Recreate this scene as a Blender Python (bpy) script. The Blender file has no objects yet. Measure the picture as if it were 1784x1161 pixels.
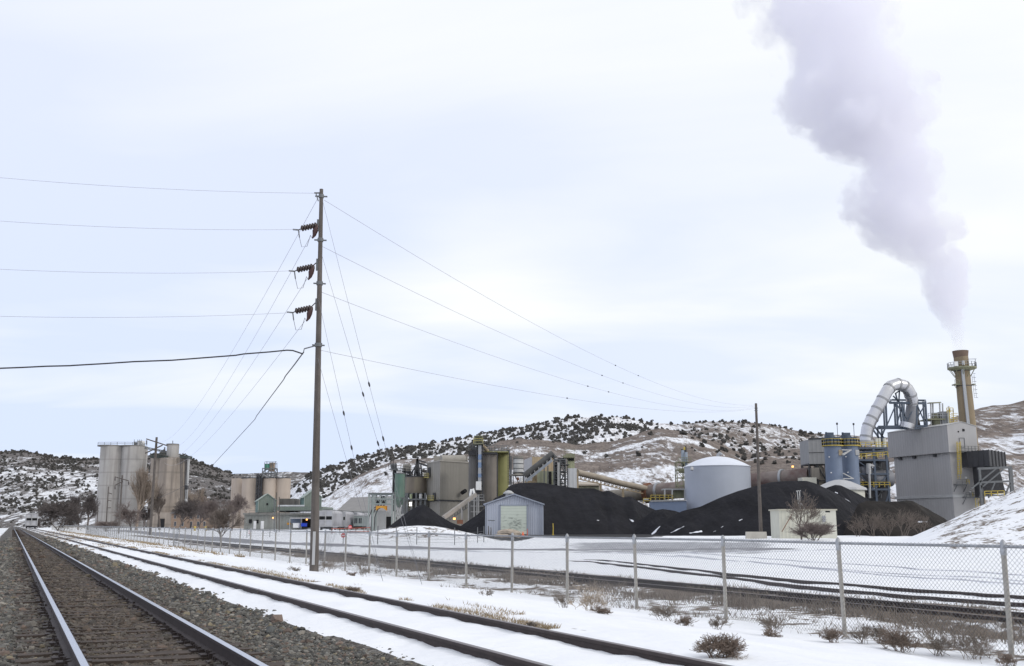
import bpy, math, random
import numpy as np
from mathutils import Vector
R = math.radians
scene = bpy.context.scene
# ---------------------------------------------------------------- camera
F = 1750.0; HZ = 914.0; CX, CY = 892.0, 580.5; EYE = 2.3
TH = math.atan((HZ - CY) / F); CT, ST = math.cos(TH), math.sin(TH)
cd = bpy.data.cameras.new('camera'); cam = bpy.data.objects.new('camera', cd)
scene.collection.objects.link(cam); scene.camera = cam
cam.location = (0, 0, EYE); cam.rotation_euler = (R(90) + TH, 0, 0)
cd.sensor_width = 36; cd.lens = 36 * F / 1784; cd.clip_start = .2; cd.clip_end = 9000
# ---------------------------------------------------------------- sky and sun
SUN_EL, SUN_AZ = R(32), R(115)      # azimuth clockwise from +Y
world = bpy.data.worlds.new('World'); scene.world = world; world.use_nodes = True
def build_sky():
    nt = world.node_tree; nt.nodes.clear(); N = nt.nodes.new; L = nt.links.new
    out = N('ShaderNodeOutputWorld'); bg = N('ShaderNodeBackground')
    sky = N('ShaderNodeTexSky'); sky.sky_type = 'NISHITA'; sky.sun_disc = False
    sky.sun_elevation = SUN_EL; sky.sun_rotation = SUN_AZ
    tc = N('ShaderNodeTexCoord'); sep = N('ShaderNodeSeparateXYZ'); L(tc.outputs['Generated'], sep.inputs[0])
    def mth(op, a, b=None, c=None, cl=False):
        n = N('ShaderNodeMath'); n.operation = op; n.use_clamp = cl
        for i, v in enumerate((a, b, c)):
            if v is None: continue
            if isinstance(v, (int, float)): n.inputs[i].default_value = v
            else: L(v, n.inputs[i])
        return n.outputs[0]
    def mixc(f, a, b):
        n = N('ShaderNodeMix'); n.data_type = 'RGBA'
        for i, v in ((0, f), (6, a), (7, b)):
            if isinstance(v, (int, float)): n.inputs[i].default_value = v
            elif isinstance(v, tuple): n.inputs[i].default_value = (*v, 1)
            else: L(v, n.inputs[i])
        return n.outputs[2]
    # clouds lie on a level sheet overhead: project the direction on it
    zz = mth('ADD', mth('MAXIMUM', sep.outputs[2], 0.0), .13)
    cx = mth('DIVIDE', sep.outputs[0], zz); cy = mth('DIVIDE', sep.outputs[1], zz)
    comb = N('ShaderNodeCombineXYZ'); L(cx, comb.inputs[0]); L(cy, comb.inputs[1])
    def noise(sx, sy, sc, det, rough, off=0, dist=0):
        mp = N('ShaderNodeMapping'); mp.inputs['Scale'].default_value = (sx, sy, 1); mp.inputs['Location'].default_value = (off, off * .7, off)
        L(comb.outputs[0], mp.inputs[0]); n = N('ShaderNodeTexNoise'); n.inputs['Scale'].default_value = sc
        n.inputs['Detail'].default_value = det; n.inputs['Roughness'].default_value = rough; n.inputs['Distortion'].default_value = dist
        L(mp.outputs[0], n.inputs[0]); return n.outputs[0]
    n1 = noise(.55, 1.0, 1.3, 5, .5, 3.1, .4); n2 = noise(1, 1.2, .42, 3, .5, 7.7, .3)
    nn = mth('ADD', mth('MULTIPLY', n1, .55), mth('MULTIPLY', n2, .75))
    f = mth('MULTIPLY', mth('SUBTRACT', nn, .53), 4.6, cl=True)            # 0 = bluish gap, 1 = white cloud
    # the cloud sheet is thinner in a low band and whiter towards the sun (right)
    el = sep.outputs[2]
    band = mth('MULTIPLY', mth('MULTIPLY_ADD', mth('ABSOLUTE', mth('SUBTRACT', el, .085)), -14.0, 1.0, cl=True), .8)
    f2 = mth('SUBTRACT', f, band, cl=True)
    right = mth('MULTIPLY_ADD', sep.outputs[0], .75, .12)
    f3 = mth('ADD', f2, right, cl=True)
    blue = mixc(mth('MULTIPLY', el, 2.2, cl=True), (.68, .785, 1.0), (.78, .835, 1.0))
    cloud = mixc(f3, blue, (.965, .985, 1.0))
    sk = N('ShaderNodeVectorMath'); sk.operation = 'SCALE'; sk.inputs[3].default_value = .10; L(sky.outputs[0], sk.inputs[0])
    col = mixc(.97, sk.outputs[0], cloud)
    L(col, bg.inputs[0]); bg.inputs[1].default_value = 1.0; L(bg.outputs[0], out.inputs[0])
build_sky()
sl = bpy.data.lights.new('sun', 'SUN'); sl.energy = .9; sl.angle = R(14); sl.color = (1, .965, .92)
so = bpy.data.objects.new('sun', sl); scene.collection.objects.link(so)
sdir = Vector((math.sin(SUN_AZ) * math.cos(SUN_EL), math.cos(SUN_AZ) * math.cos(SUN_EL), math.sin(SUN_EL)))
so.rotation_euler = sdir.to_track_quat('Z', 'Y').to_euler(); so.location = (60, -60, 80)
vs = scene.view_settings; vs.view_transform = 'Standard'; vs.look = 'None'; vs.gamma = 1; vs.exposure = 0.08; vs.use_curve_mapping = False
scene.cycles.use_denoising = True; scene.cycles.volume_bounces = 6; scene.cycles.max_bounces = 12
scene.cycles.transparent_max_bounces = 12; scene.cycles.volume_step_rate = 1.5
# ---------------------------------------------------------------- places
def W(px, py, Y):
    u = (px - CX) / F; v = (CY - py) / F; k = Y / (CT - v * ST)
    return Vector((u * k, Y, EYE + (ST + v * CT) * k))
def MPP(Y): return Y * CT / F
AZ = math.atan2((CX - 21) / F, CT + (HZ - CY) / F * ST)
TX, TY = -math.sin(AZ), math.cos(AZ); NX, NY = math.cos(AZ), math.sin(AZ)
def SD(s, d): return s * TX + d * NX, s * TY + d * NY
def sd_of(x, y): return x * TX + y * TY, x * NX + y * NY
_rs = np.random.RandomState(5); _tab = _rs.rand(256, 256)
def vn(x, y, seed=0):
    x = np.asarray(x, float) + seed * 17.31; y = np.asarray(y, float) + seed * 9.77
    xi = np.floor(x).astype(int); yi = np.floor(y).astype(int); fx = x - xi; fy = y - yi
    fx = fx * fx * (3 - 2 * fx); fy = fy * fy * (3 - 2 * fy); g = lambda a, b: _tab[a & 255, b & 255]
    return (g(xi, yi) * (1 - fx) + g(xi + 1, yi) * fx) * (1 - fy) + (g(xi, yi + 1) * (1 - fx) + g(xi + 1, yi + 1) * fx) * fy
def fbm(x, y, o=4, seed=0, g=.5):
    t = 0; a = 1; n = 0
    for i in range(o): t = t + a * (vn(x * 2 ** i, y * 2 ** i, seed + i) - .5); n += a; a *= g
    return t / n * 2
def sst(a, b, x): t = np.clip((x - a) / (b - a), 0, 1); return t * t * (3 - 2 * t)
PD = [-400, -30, -8, -2.2, -1.35, -.2, 3.5, 3.82, 4.4, 4.54, 5.35, 6.16, 6.42, 7.2, 9, 12, 14, 16, 19.3, 20.0, 22.7, 23.7, 500]
PZ = [0, .1, .12, .14, .22, .78, .79, .82, .905, .905, .925, .905, .955, .965, .74, .36, .13, .05, .03, .10, .10, .03, .0]
MB1 = W(725, 915, 138)       # low snow mound
def h(x, y):
    x = np.asarray(x, float); y = np.asarray(y, float)
    s, d = sd_of(x, y)
    z = np.interp(d, PD, PZ)
    snowy = sst(6.0, 8.5, d)
    z = z + snowy * (.10 * fbm(x * .35, y * .35, 3, 2) + .03 * fbm(x * 1.7, y * 1.7, 3, 4))
    z = z + .045 * sst(3.9, 4.2, d) * sst(6.45, 6.1, d) * fbm(x * 2.6, y * 1.6, 4, 8)
    z = z + .45 * sst(112, 165, y) * sst(10, 40, d)
    r = np.sqrt(((x - MB1.x) / 13.5) ** 2 + ((y - 138) / 14) ** 2)
    z = z + 1.9 * (1 - sst(0, 1.0, r)) * (1 + .12 * fbm(x * .3, y * .3, 3, 6))
    # snow bank on the right
    c = x - .374 * y
    bank = np.clip(c, 0, 40) * .42 * (1 - sst(22, 60, c) * .3)
    z = z + bank * sst(66, 104, y) * (1 - sst(118, 150, y)) * (1 + .10 * fbm(x * .22, y * .22, 4, 3)) + .12 * sst(.3, 2, bank) * sst(66, 90, y) * fbm(x * .9, y * .7, 3, 13)
    return z
def gp(px, py):                       # the ground point seen at a pixel
    z = 0.2
    for _ in range(14):
        u = (px - CX) / F; v = (CY - py) / F; k = (z - EYE) / (ST + v * CT); x, y = u * k, (CT - v * ST) * k
        z = z * .4 + .6 * float(h(x, y))
    return Vector((x, y, z))
def hz(x, y): return float(h(x, y))
# ---------------------------------------------------------------- materials
_m = {}
class NB:
    def __init__(s, m):
        s.nt = m.node_tree; s.nt.nodes.clear(); s.N = s.nt.nodes.new; s.L = s.nt.links.new
        s.out = s.N('ShaderNodeOutputMaterial'); s.b = s.N('ShaderNodeBsdfPrincipled'); s.L(s.b.outputs[0], s.out.inputs[0])
        s.tc = s.N('ShaderNodeTexCoord')
    def set(s, inp, v):
        if isinstance(v, (int, float)): inp.default_value = v
        elif isinstance(v, tuple): inp.default_value = (*v, 1) if len(inp.default_value) == 4 and len(v) == 3 else v
        else: s.L(v, inp)
    def math(s, op, a, b=0, c=None, cl=False):
        n = s.N('ShaderNodeMath'); n.operation = op; n.use_clamp = cl; s.set(n.inputs[0], a); s.set(n.inputs[1], b)
        if c is not None: s.set(n.inputs[2], c)
        return n.outputs[0]
    def noise(s, sc=1., det=4, rough=.55, scale=(1, 1, 1), dist=0, color=False, loc=(0, 0, 0)):
        mp = s.N('ShaderNodeMapping'); mp.inputs['Scale'].default_value = scale; mp.inputs['Location'].default_value = loc; s.L(s.tc.outputs['Object'], mp.inputs[0])
        n = s.N('ShaderNodeTexNoise'); n.inputs['Scale'].default_value = sc; n.inputs['Detail'].default_value = det
        n.inputs['Roughness'].default_value = rough; n.inputs['Distortion'].default_value = dist
        s.L(mp.outputs[0], n.inputs[0]); return n.outputs[1 if color else 0]
    def ramp(s, v, lo, hi, a=0., b=1.):
        n = s.N('ShaderNodeMapRange'); s.set(n.inputs[0], v); n.inputs[1].default_value = lo; n.inputs[2].default_value = hi
        n.inputs[3].default_value = a; n.inputs[4].default_value = b; return n.outputs[0]
    def mix(s, f, a, b, mode='MIX'):
        n = s.N('ShaderNodeMix'); n.data_type = 'RGBA'; n.blend_type = mode; s.set(n.inputs[0], f); s.set(n.inputs[6], a); s.set(n.inputs[7], b); return n.outputs[2]
    def attr(s, name, col=False):
        n = s.N('ShaderNodeAttribute'); n.attribute_name = name; return n.outputs['Color' if col else 'Fac']
    def bump(s, v, strength, dist):
        n = s.N('ShaderNodeBump'); n.inputs['Strength'].default_value = strength; n.inputs['Distance'].default_value = dist; s.L(v, n.inputs['Height'])
        s.L(n.outputs[0], s.b.inputs['Normal'])
def mat(name, col, rough=.8, metal=0., var=.2, vs=.6, streak=0., scol=(.05, .045, .04), ss=.6, corr=0., corrd=.03, band=0., rust=0., rcol=(.16, .07, .035), rs=.5, bump=0., emit=0.):
    if name in _m: return _m[name]
    m = bpy.data.materials.new(name); m.use_nodes = True; n = NB(m)
    v = n.ramp(n.noise(vs, 5, .6), .25, .75, 1 - var, 1 + var)
    vm = n.N('ShaderNodeVectorMath'); vm.operation = 'SCALE'; vm.inputs[0].default_value = col; n.L(v, vm.inputs[3]); c = vm.outputs[0]
    if rust: c = n.mix(n.math('MULTIPLY', n.ramp(n.noise(rs, 6, .65, loc=(3, 1, 7)), .62 - .3 * rust, .72 - .2 * rust), .85), c, rcol)
    if streak:
        sv = n.ramp(n.noise(ss, 5, .6, (1, 1, .06), loc=(1, 5, 2)), .45, .75); c = n.mix(n.math('MULTIPLY', sv, streak), c, scol)
    hgt = None
    if corr or band:
        sep = n.N('ShaderNodeSeparateXYZ'); n.L(n.tc.outputs['Object'], sep.inputs[0])
    if corr:
        t = n.math('SINE', n.math('MULTIPLY', n.math('ADD', sep.outputs[0], n.math('MULTIPLY', sep.outputs[1], .8)), 6.2832 / corr))
        c = n.mix(n.ramp(t, .5, .95, 0, .2), c, tuple(x * .5 for x in col)); hgt = t
    if band:
        t = n.math('SINE', n.math('MULTIPLY', sep.outputs[2], 6.2832 / band)); c = n.mix(n.ramp(t, .9, 1, 0, .4), c, tuple(x * .5 for x in col))
    n.set(n.b.inputs['Base Color'], c); n.b.inputs['Roughness'].default_value = rough; n.b.inputs['Metallic'].default_value = metal
    if hgt is not None: n.bump(hgt, .6, corrd)
    elif bump: n.bump(n.noise(vs * 4, 5, .6), .7, bump)
    if emit: n.b.inputs['Emission Color'].default_value = (*col, 1); n.b.inputs['Emission Strength'].default_value = emit
    _m[name] = m; return m
def M_ground():
    m = bpy.data.materials.new('snowy ground'); m.use_nodes = True; n = NB(m)
    bare = n.attr('bare'); bal = n.attr('ballast'); coal = n.attr('coal'); slush = n.attr('slush')
    nz = n.math('ADD', n.math('MULTIPLY', n.noise(.42, 6, .62, (1, 1, 1), .6), .6), n.math('MULTIPLY', n.noise(2.6, 4, .6), .4))
    # patches show where noise falls under the bareness
    pm = n.ramp(n.math('SUBTRACT', n.math('ADD', nz, bare), 1.0), -.02, .035)
    pm = n.math('MULTIPLY', pm, n.ramp(bare, .02, .1), cl=True)
    snow = n.mix(n.ramp(n.noise(.5, 3), .3, .7), (.79, .805, .85), (.86, .87, .90))
    soil = n.mix(n.ramp(n.noise(5, 6, .7), .3, .7), (.085, .066, .052), (.235, .185, .145))
    soil = n.mix(n.ramp(n.noise(26, 3, .7), .45, .7, 0, .55), soil, (.07, .06, .05))
    col = n.mix(pm, snow, soil)
    sl = n.ramp(n.math('SUBTRACT', n.math('ADD', n.noise(.8, 6, .65, (.4, 1, 1), 1.0), slush), 1.0), -.06, .07)
    slc = n.mix(n.ramp(n.noise(1.6, 5, .6), .3, .7), (.19, .19, .21), (.50, .51, .55)); col = n.mix(sl, col, slc)
    vo = n.N('ShaderNodeTexVoronoi'); vo.inputs['Scale'].default_value = 14; n.L(n.tc.outputs['Object'], vo.inputs[0])
    bc = n.mix(n.ramp(vo.outputs['Color'], .1, .9), (.04, .036, .032), (.21, .195, .18))
    bc = n.mix(n.ramp(n.noise(.9, 4), .4, .65, 0, .6), bc, (.06, .045, .036))
    bm = n.math('MULTIPLY', n.ramp(n.math('ADD', bal, n.math('MULTIPLY', n.noise(3.5, 5, .65), .5)), .72, .76), 1, cl=True); col = n.mix(bm, col, bc)
    cm = n.ramp(n.math('SUBTRACT', n.math('ADD', n.noise(.35, 6, .65), coal), 1.0), -.04, .06); col = n.mix(cm, col, (.018, .018, .021))
    n.set(n.b.inputs['Base Color'], col); n.b.inputs['Roughness'].default_value = .85; n.b.inputs['Specular IOR Level'].default_value = .25
    hg = n.math('ADD', n.math('ADD', n.math('MULTIPLY', n.noise(5, 6, .6), .4), n.math('MULTIPLY', n.noise(1.6, 4, .55, (1, 1.8, 1)), 1.6)), n.math('MULTIPLY', pm, -.7))
    hg = n.math('ADD', hg, n.math('MULTIPLY', n.math('MULTIPLY', vo.outputs['Distance'], bm), -1.2)); n.bump(hg, .6, .07)
    return m
def M_hill(name, kind):
    m = bpy.data.materials.new(name); m.use_nodes = True; n = NB(m)
    sn = n.attr('snow'); tan = n.attr('tan')
    if kind == 0:   # scrub on snow, drifts running down to the left
        nz = n.math('ADD', n.math('MULTIPLY', n.noise(.035, 7, .62, (1, .45, 2.0), .9), .34), n.math('MULTIPLY', n.noise(.2, 7, .78, (1, .16, 1.0), .5), .66)); w = .03
    else:
        nz = n.math('ADD', n.math('MULTIPLY', n.noise(.03, 7, .6, (1, .5, 2.2), 1.0), .34), n.math('MULTIPLY', n.noise(.26, 8, .8, (1, .14, 1.0), .4), .66)); w = .03
    f = n.ramp(n.math('SUBTRACT', n.math('ADD', nz, sn), 1.0), -w, w)
    dark = n.mix(n.ramp(n.noise(.3, 5, .7), .35, .65), (.07, .066, .068), (.21, .195, .19))
    brown = n.mix(n.ramp(n.noise(.09, 6, .65, (1, 1, 3)), .3, .7), (.15, .122, .108), (.31, .26, .228))
    brown = n.mix(n.ramp(n.noise(.6, 6, .8, (1, .15, 1)), .45, .62, 0, .75), brown, (.085, .072, .066))
    base = n.mix(tan, dark, brown)
    snow = n.mix(n.ramp(n.noise(.5, 5, .75, (1, .15, 1)), .47, .60, 0, .72), (.84, .86, .91), (.34, .30, .28))
    n.set(n.b.inputs['Base Color'], n.mix(f, base, snow)); n.b.inputs['Roughness'].default_value = .95; n.b.inputs['Specular IOR Level'].default_value = .1
    n.bump(n.noise(.25, 6, .7), .9, 1.2); return m
def M_vcol(name, rough=.9, att='col'):
    m = bpy.data.materials.new(name); m.use_nodes = True; n = NB(m)
    c = n.mix(n.ramp(n.noise(30, 3), .3, .7, 0, .35), n.attr(att, True), (.05, .045, .04)); n.set(n.b.inputs['Base Color'], c)
    n.b.inputs['Roughness'].default_value = rough; n.b.inputs['Specular IOR Level'].default_value = .3; return m
def M_coal(name, a, b):
    m = bpy.data.materials.new(name); m.use_nodes = True; n = NB(m)
    c = n.mix(n.ramp(n.noise(.25, 6, .65), .3, .7), a, b); c = n.mix(n.ramp(n.noise(5, 4, .7), .6, .8, 0, .4), c, (.07, .068, .075))
    f = n.ramp(n.math('SUBTRACT', n.math('ADD', n.noise(.9, 5, .65), n.attr('snow')), 1.0), -.05, .05)
    n.set(n.b.inputs['Base Color'], n.mix(f, c, (.8, .82, .88))); n.b.inputs['Roughness'].default_value = .92; n.b.inputs['Specular IOR Level'].default_value = .2
    n.bump(n.math('ADD', n.noise(.6, 6, .6), n.math('MULTIPLY', n.noise(4, 3, .6), .3)), .6, .35); return m
CONC = mat('weathered concrete', (.37, .352, .335), var=.16, vs=.12, streak=.75, scol=(.15, .135, .125), ss=.38, band=7.)
CONCB = mat('brown stained concrete', (.30, .255, .215), var=.2, vs=.15, streak=.75, scol=(.10, .085, .075), ss=.42, band=9.)
CONCT = mat('tan painted concrete', (.43, .36, .30), var=.08, vs=.15, streak=.35, scol=(.2, .15, .12), ss=.3)
CONCD = mat('sooty concrete', (.15, .14, .13), var=.25, vs=.3, streak=.6, ss=.8)
CONCM = mat('streaked concrete', (.225, .20, .175), var=.2, vs=.2, streak=.75, scol=(.07, .06, .055), ss=1.0)
YGRN = mat('yellow green painted steel', (.27, .26, .11), var=.18, vs=.3, streak=.5, scol=(.13, .15, .05), ss=1.2)
GREY = mat('grey metal cladding', (.385, .375, .375), rough=.6, var=.05, vs=.2, corr=.41, streak=.15, scol=(.14, .13, .125))
GREYB = mat('warm grey dusty cladding', (.25, .235, .21), rough=.7, var=.12, vs=.15, corr=.7, streak=.35, scol=(.12, .11, .1))
TANC = mat('tan dusty cladding', (.38, .30, .2), rough=.8, var=.2, vs=.3, corr=1.0, streak=.4, scol=(.22, .2, .17))
TRIM = mat('pale grey trim', (.42, .42, .42), rough=.6, var=.1)
BLUE = mat('blue painted steel', (.155, .195, .275), rough=.5, var=.1, vs=.5, streak=.15)
BLUES = mat('dark blue structural steel', (.065, .085, .12), rough=.55, var=.15)
STEEL = mat('grey structural steel', (.13, .135, .14), rough=.6, var=.25, vs=1.5)
DARK = mat('dark steel', (.04, .04, .045), rough=.65, var=.3, vs=1)
BLACKC = mat('black cladding', (.045, .045, .05), rough=.6, var=.15, corr=1.6)
YEL = mat('yellow safety paint', (.52, .39, .07), rough=.6, var=.2, vs=1)
ORNG = mat('orange hoist paint', (.60, .28, .03), rough=.6, var=.15)
SILV = mat('silver insulated duct cladding', (.56, .56, .585), rough=.33, metal=.85, var=.12, vs=.4)
GALV = mat('galvanised steel', (.36, .37, .39), rough=.5, metal=.5, var=.25, vs=9)
GALVB = mat('galvanised wire', (.20, .205, .215), rough=.55, metal=.35, var=.1, vs=4)
TANK = mat('pale blue tank paint', (.44, .47, .54), rough=.5, var=.05, vs=.25, streak=.1, scol=(.3,.33,.4))
TANKR = mat('white frosted tank roof', (.68, .71, .78), rough=.6, var=.06, vs=.3)
KILN = mat('dusty rusted kiln shell', (.20, .165, .15), rough=.75, var=.3, vs=.25, rust=.5, rcol=(.10, .05, .045), rs=.12)
KILNG = mat('dusty grey kiln shell', (.25, .225, .195), rough=.8, var=.2, vs=.3, streak=.3)
RUST = mat('rusty steel', (.19, .085, .05), rough=.85, var=.35, vs=1)
BRICKC = mat('brown concrete chimney', (.25, .195, .125), rough=.85, var=.14, vs=.3, streak=.45, scol=(.14, .11, .08), ss=.6)
OLIVE = mat('dusty olive steel', (.24, .24, .16), rough=.8, var=.3, vs=.8)
SHED = mat('blue grey corrugated siding', (.40, .43, .51), rough=.5, var=.05, corr=.42, corrd=.05, streak=.12)
SHEDT = mat('blue grey trim', (.30, .33, .40), rough=.5, var=.06)
DOORG = mat('scuffed pale green roller door', (.56, .61, .54), rough=.6, var=.06, band=.55)
CREAM = mat('cream corrugated siding', (.60, .59, .50), rough=.65, var=.08, corr=.55, streak=.3, scol=(.35, .33, .28))
CREAMF = mat('cream panel', (.62, .61, .53), rough=.65, var=.06, streak=.2, scol=(.4, .38, .33))
WHITE = mat('white paint', (.74, .74, .74), rough=.6, var=.1, streak=.2, scol=(.4, .38, .36))
BLUEP = mat('bright blue panel', (.17, .24, .38), rough=.5, var=.1)
GRNW = mat('faded green siding', (.20, .24, .21), rough=.8, var=.15, vs=.4, streak=.4, scol=(.30, .30, .26), corr=.8)
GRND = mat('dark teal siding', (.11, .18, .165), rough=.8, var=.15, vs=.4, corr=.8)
GRNS = mat('green silo paint', (.085, .15, .12), rough=.6, var=.2, vs=.4, streak=.55, scol=(.28, .29, .24), ss=1)
ROOFG = mat('grey roofing', (.27, .26, .255), rough=.85, var=.08)
ROOFP = mat('pale green roofing', (.33, .38, .34), rough=.7, var=.15, vs=.5)
BRICK = mat('tan brick', (.27, .195, .145), rough=.9, var=.15, vs=1, band=.9)
GLASS = mat('dark window glass', (.045, .05, .06), rough=.2, var=.2)
HOLE = mat('dark opening', (.012, .012, .014), rough=.9, var=.2)
CARM = mat('pale grey rail car paint', (.47, .47, .50), rough=.65, var=.1, vs=.4, streak=.55, scol=(.2, .17, .15), ss=1.1)
WOOD = mat('weathered pole wood', (.115, .10, .09), rough=.9, var=.3, vs=2, streak=.65, scol=(.045, .036, .032), ss=7)
TIE = mat('old tie wood', (.058, .043, .035), rough=.92, var=.5, vs=3, bump=.02)
RAILS = mat('rusty dark rail steel', (.045, .032, .030), rough=.7, metal=.2, var=.3, vs=6)
RAILT = mat('polished rail head', (.50, .50, .53), rough=.22, metal=1.0, var=.06, vs=3)
RAILD = mat('dull rail head', (.16, .135, .135), rough=.42, metal=.7, var=.15, vs=3)
PORC = mat('dark insulator glaze', (.035, .022, .02), rough=.25, var=.2)
REDP = mat('dark red arrester', (.045, .016, .015), rough=.4, var=.2)
WIRE = mat('conductor wire', (.42, .42, .47), rough=.5, metal=.4, var=.1)
CABLE = mat('black cable sheath', (.03, .03, .034), rough=.6, var=.1)
GUYW = mat('guy strand', (.2, .2, .22), rough=.5, metal=.4, var=.1)
BARK = mat('grey bark', (.15, .125, .11), rough=.95, var=.3, vs=2)
TWD = mat('dark twigs', (.105, .088, .083), rough=.95, var=.2)
TWG = mat('grey brown twigs', (.17, .14, .12), rough=.95, var=.2)
TWP = mat('pale straw twigs', (.29, .235, .19), rough=.95, var=.2)
TWR = mat('reddish twigs', (.185, .15, .138), rough=.95, var=.2)
WEED = mat('dry weed stems', (.20, .168, .14), rough=.95, var=.3, vs=4)
STRAW = mat('dry straw grass', (.31, .24, .155), rough=.95, var=.3, vs=3)
JUNI = mat('juniper foliage', (.066, .062, .057), rough=.95, var=.3, vs=.5)
ROCK = mat('tan rock', (.40, .34, .28), rough=.95, var=.25, vs=2, bump=.1)
REDS = mat('red sign paint', (.55, .03, .03), rough=.5, var=.05)
LAMPW = mat('lit white lamp', (1., .95, .85), emit=4.0)
LAMPO = mat('lit sodium lamp', (1., .42, .12), emit=3.0)
ORAN = mat('safety orange plastic', (.75, .13, .04), rough=.6, var=.05)
DUCTG = mat('grey round duct steel', (.22, .22, .235), rough=.5, metal=.3, var=.15)
# ---------------------------------------------------------------- mesh building
COL = scene.collection
ORG = {}
class MB:
    def __init__(s): s.v = []; s.f = []; s.mi = []; s.sm = []
    def add(s, vs, fs, m=0, smooth=False):
        b = len(s.v); s.v += [tuple(v) for v in vs]; s.f += [tuple(b + i for i in f) for f in fs]; s.mi += [m] * len(fs); s.sm += [smooth] * len(fs); return s
    def box(s, c, sz, rz=0., m=0):
        x, y, z = (a / 2 for a in sz); ca, sa = math.cos(rz), math.sin(rz); vs = []
        for k in (-z, z):
            for i, j in ((-x, -y), (x, -y), (x, y), (-x, y)): vs.append((c[0] + i * ca - j * sa, c[1] + i * sa + j * ca, c[2] + k))
        return s.add(vs, [(3, 2, 1, 0), (4, 5, 6, 7), (0, 1, 5, 4), (1, 2, 6, 5), (2, 3, 7, 6), (3, 0, 4, 7)], m)
    def pbox(s, x0, x1, y0, y1, Y, dep, m=0, z0=None, rz=0.):
        a = W((x0 + x1) / 2, (y0 + y1) / 2, Y); w = (x1 - x0) * MPP(Y); zt = W((x0 + x1) / 2, y0, Y).z; zb = W((x0 + x1) / 2, y1, Y).z if z0 is None else z0
        return s.box((a.x, Y + dep / 2, (zt + zb) / 2), (w, dep, zt - zb), rz, m)
    def bar(s, a, b, w=.15, m=0, w2=None):
        a = Vector(a); b = Vector(b); d = b - a
        if d.length < 1e-6: return s
        d.normalize(); up = Vector((0, 0, 1)) if abs(d.z) < .9 else Vector((0, 1, 0)); x = d.cross(up).normalized() * w / 2; y = d.cross(x).normalized() * (w2 or w) / 2
        vs = [p + i * x + j * y for p in (a, b) for i, j in ((-1, -1), (1, -1), (1, 1), (-1, 1))]
        return s.add(vs, [(3, 2, 1, 0), (4, 5, 6, 7), (0, 1, 5, 4), (1, 2, 6, 5), (2, 3, 7, 6), (3, 0, 4, 7)], m)
    def tube(s, pts, r, n=10, m=0, caps=True):
        pts = [Vector(p) for p in pts]; rr = r if isinstance(r, (list, tuple)) else [r] * len(pts); vs = []; fs = []; px = None
        for i, p in enumerate(pts):
            d = (pts[min(i + 1, len(pts) - 1)] - pts[max(i - 1, 0)]).normalized()
            if px is None: up = Vector((0, 0, 1)) if abs(d.z) < .95 else Vector((0, 1, 0)); x = d.cross(up).normalized()
            else: x = (px - d * px.dot(d)).normalized()
            px = x; y = d.cross(x)
            for k in range(n): a = 2 * math.pi * k / n; vs.append(p + (x * math.cos(a) + y * math.sin(a)) * rr[i])
        for i in range(len(pts) - 1):
            for k in range(n): fs.append((i * n + k, i * n + (k + 1) % n, (i + 1) * n + (k + 1) % n, (i + 1) * n + k))
        s.add(vs, fs, m, n > 5)
        if caps and n > 2: s.add(vs[:n], [tuple(range(n))[::-1]], m); s.add(vs[-n:], [tuple(range(n))], m)
        return s
    def cyl(s, c, r, z0, z1, n=28, m=0, r2=None):
        return s.tube([(c[0], c[1], z0), (c[0], c[1], z1)], [r, r if r2 is None else r2], n, m)
    def pcyl(s, pxc, rpx, pt, pb, Y, m=0, n=28, z0=None, r2=None):
        a = W(pxc, (pt + pb) / 2, Y); zt = W(pxc, pt, Y).z; zb = W(pxc, pb, Y).z if z0 is None else z0
        return s.cyl((a.x, Y), rpx * MPP(Y), zb, zt, n, m, None if r2 is None else r2 * MPP(Y))
    def lathe(s, c, prof, n=32, m=0):
        vs = []; fs = []
        for r, z in prof:
            for k in range(n): a = 2 * math.pi * k / n; vs.append((c[0] + r * math.cos(a), c[1] + r * math.sin(a), z))
        for i in range(len(prof) - 1):
            for k in range(n): fs.append((i * n + k, i * n + (k + 1) % n, (i + 1) * n + (k + 1) % n, (i + 1) * n + k))
        return s.add(vs, fs, m, True)
    def gable(s, c, w, d, z0, ze, zr, rz=0., m=0, mr=None, axis='y', over=.15):
        # walls with a gabled top (ridge along local y when axis=='y'), roof sheets proud of them
        ca, sa = math.cos(rz), math.sin(rz)
        def T(x, y, z):
            if axis == 'x': x, y = y, x
            return (c[0] + x * ca - y * sa, c[1] + x * sa + y * ca, z)
        if axis == 'x': w, d = d, w
        a, b = w / 2, d / 2
        vs = [T(-a, -b, z0), T(a, -b, z0), T(a, -b, ze), T(0, -b, zr), T(-a, -b, ze), T(-a, b, z0), T(a, b, z0), T(a, b, ze), T(0, b, zr), T(-a, b, ze)]
        s.add(vs, [(0, 1, 2, 3, 4), (9, 8, 7, 6, 5), (1, 6, 7, 2), (5, 0, 4, 9), (4, 3, 8, 9), (3, 2, 7, 8)], m)
        if mr is not None:
            k = (zr - ze) / a; e = over; t = .12
            for sg in (-1, 1):
                q = [T(0, -b - e, zr + t), T(sg * (a + e), -b - e, ze - e * k + t), T(sg * (a + e), b + e, ze - e * k + t), T(0, b + e, zr + t)]
                q2 = [(p[0], p[1], p[2] - t + .02) for p in q]
                s.add(q + q2, [(0, 1, 2, 3), (7, 6, 5, 4), (0, 4, 5, 1), (1, 5, 6, 2), (2, 6, 7, 3), (3, 7, 4, 0)], mr)
        return s
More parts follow.
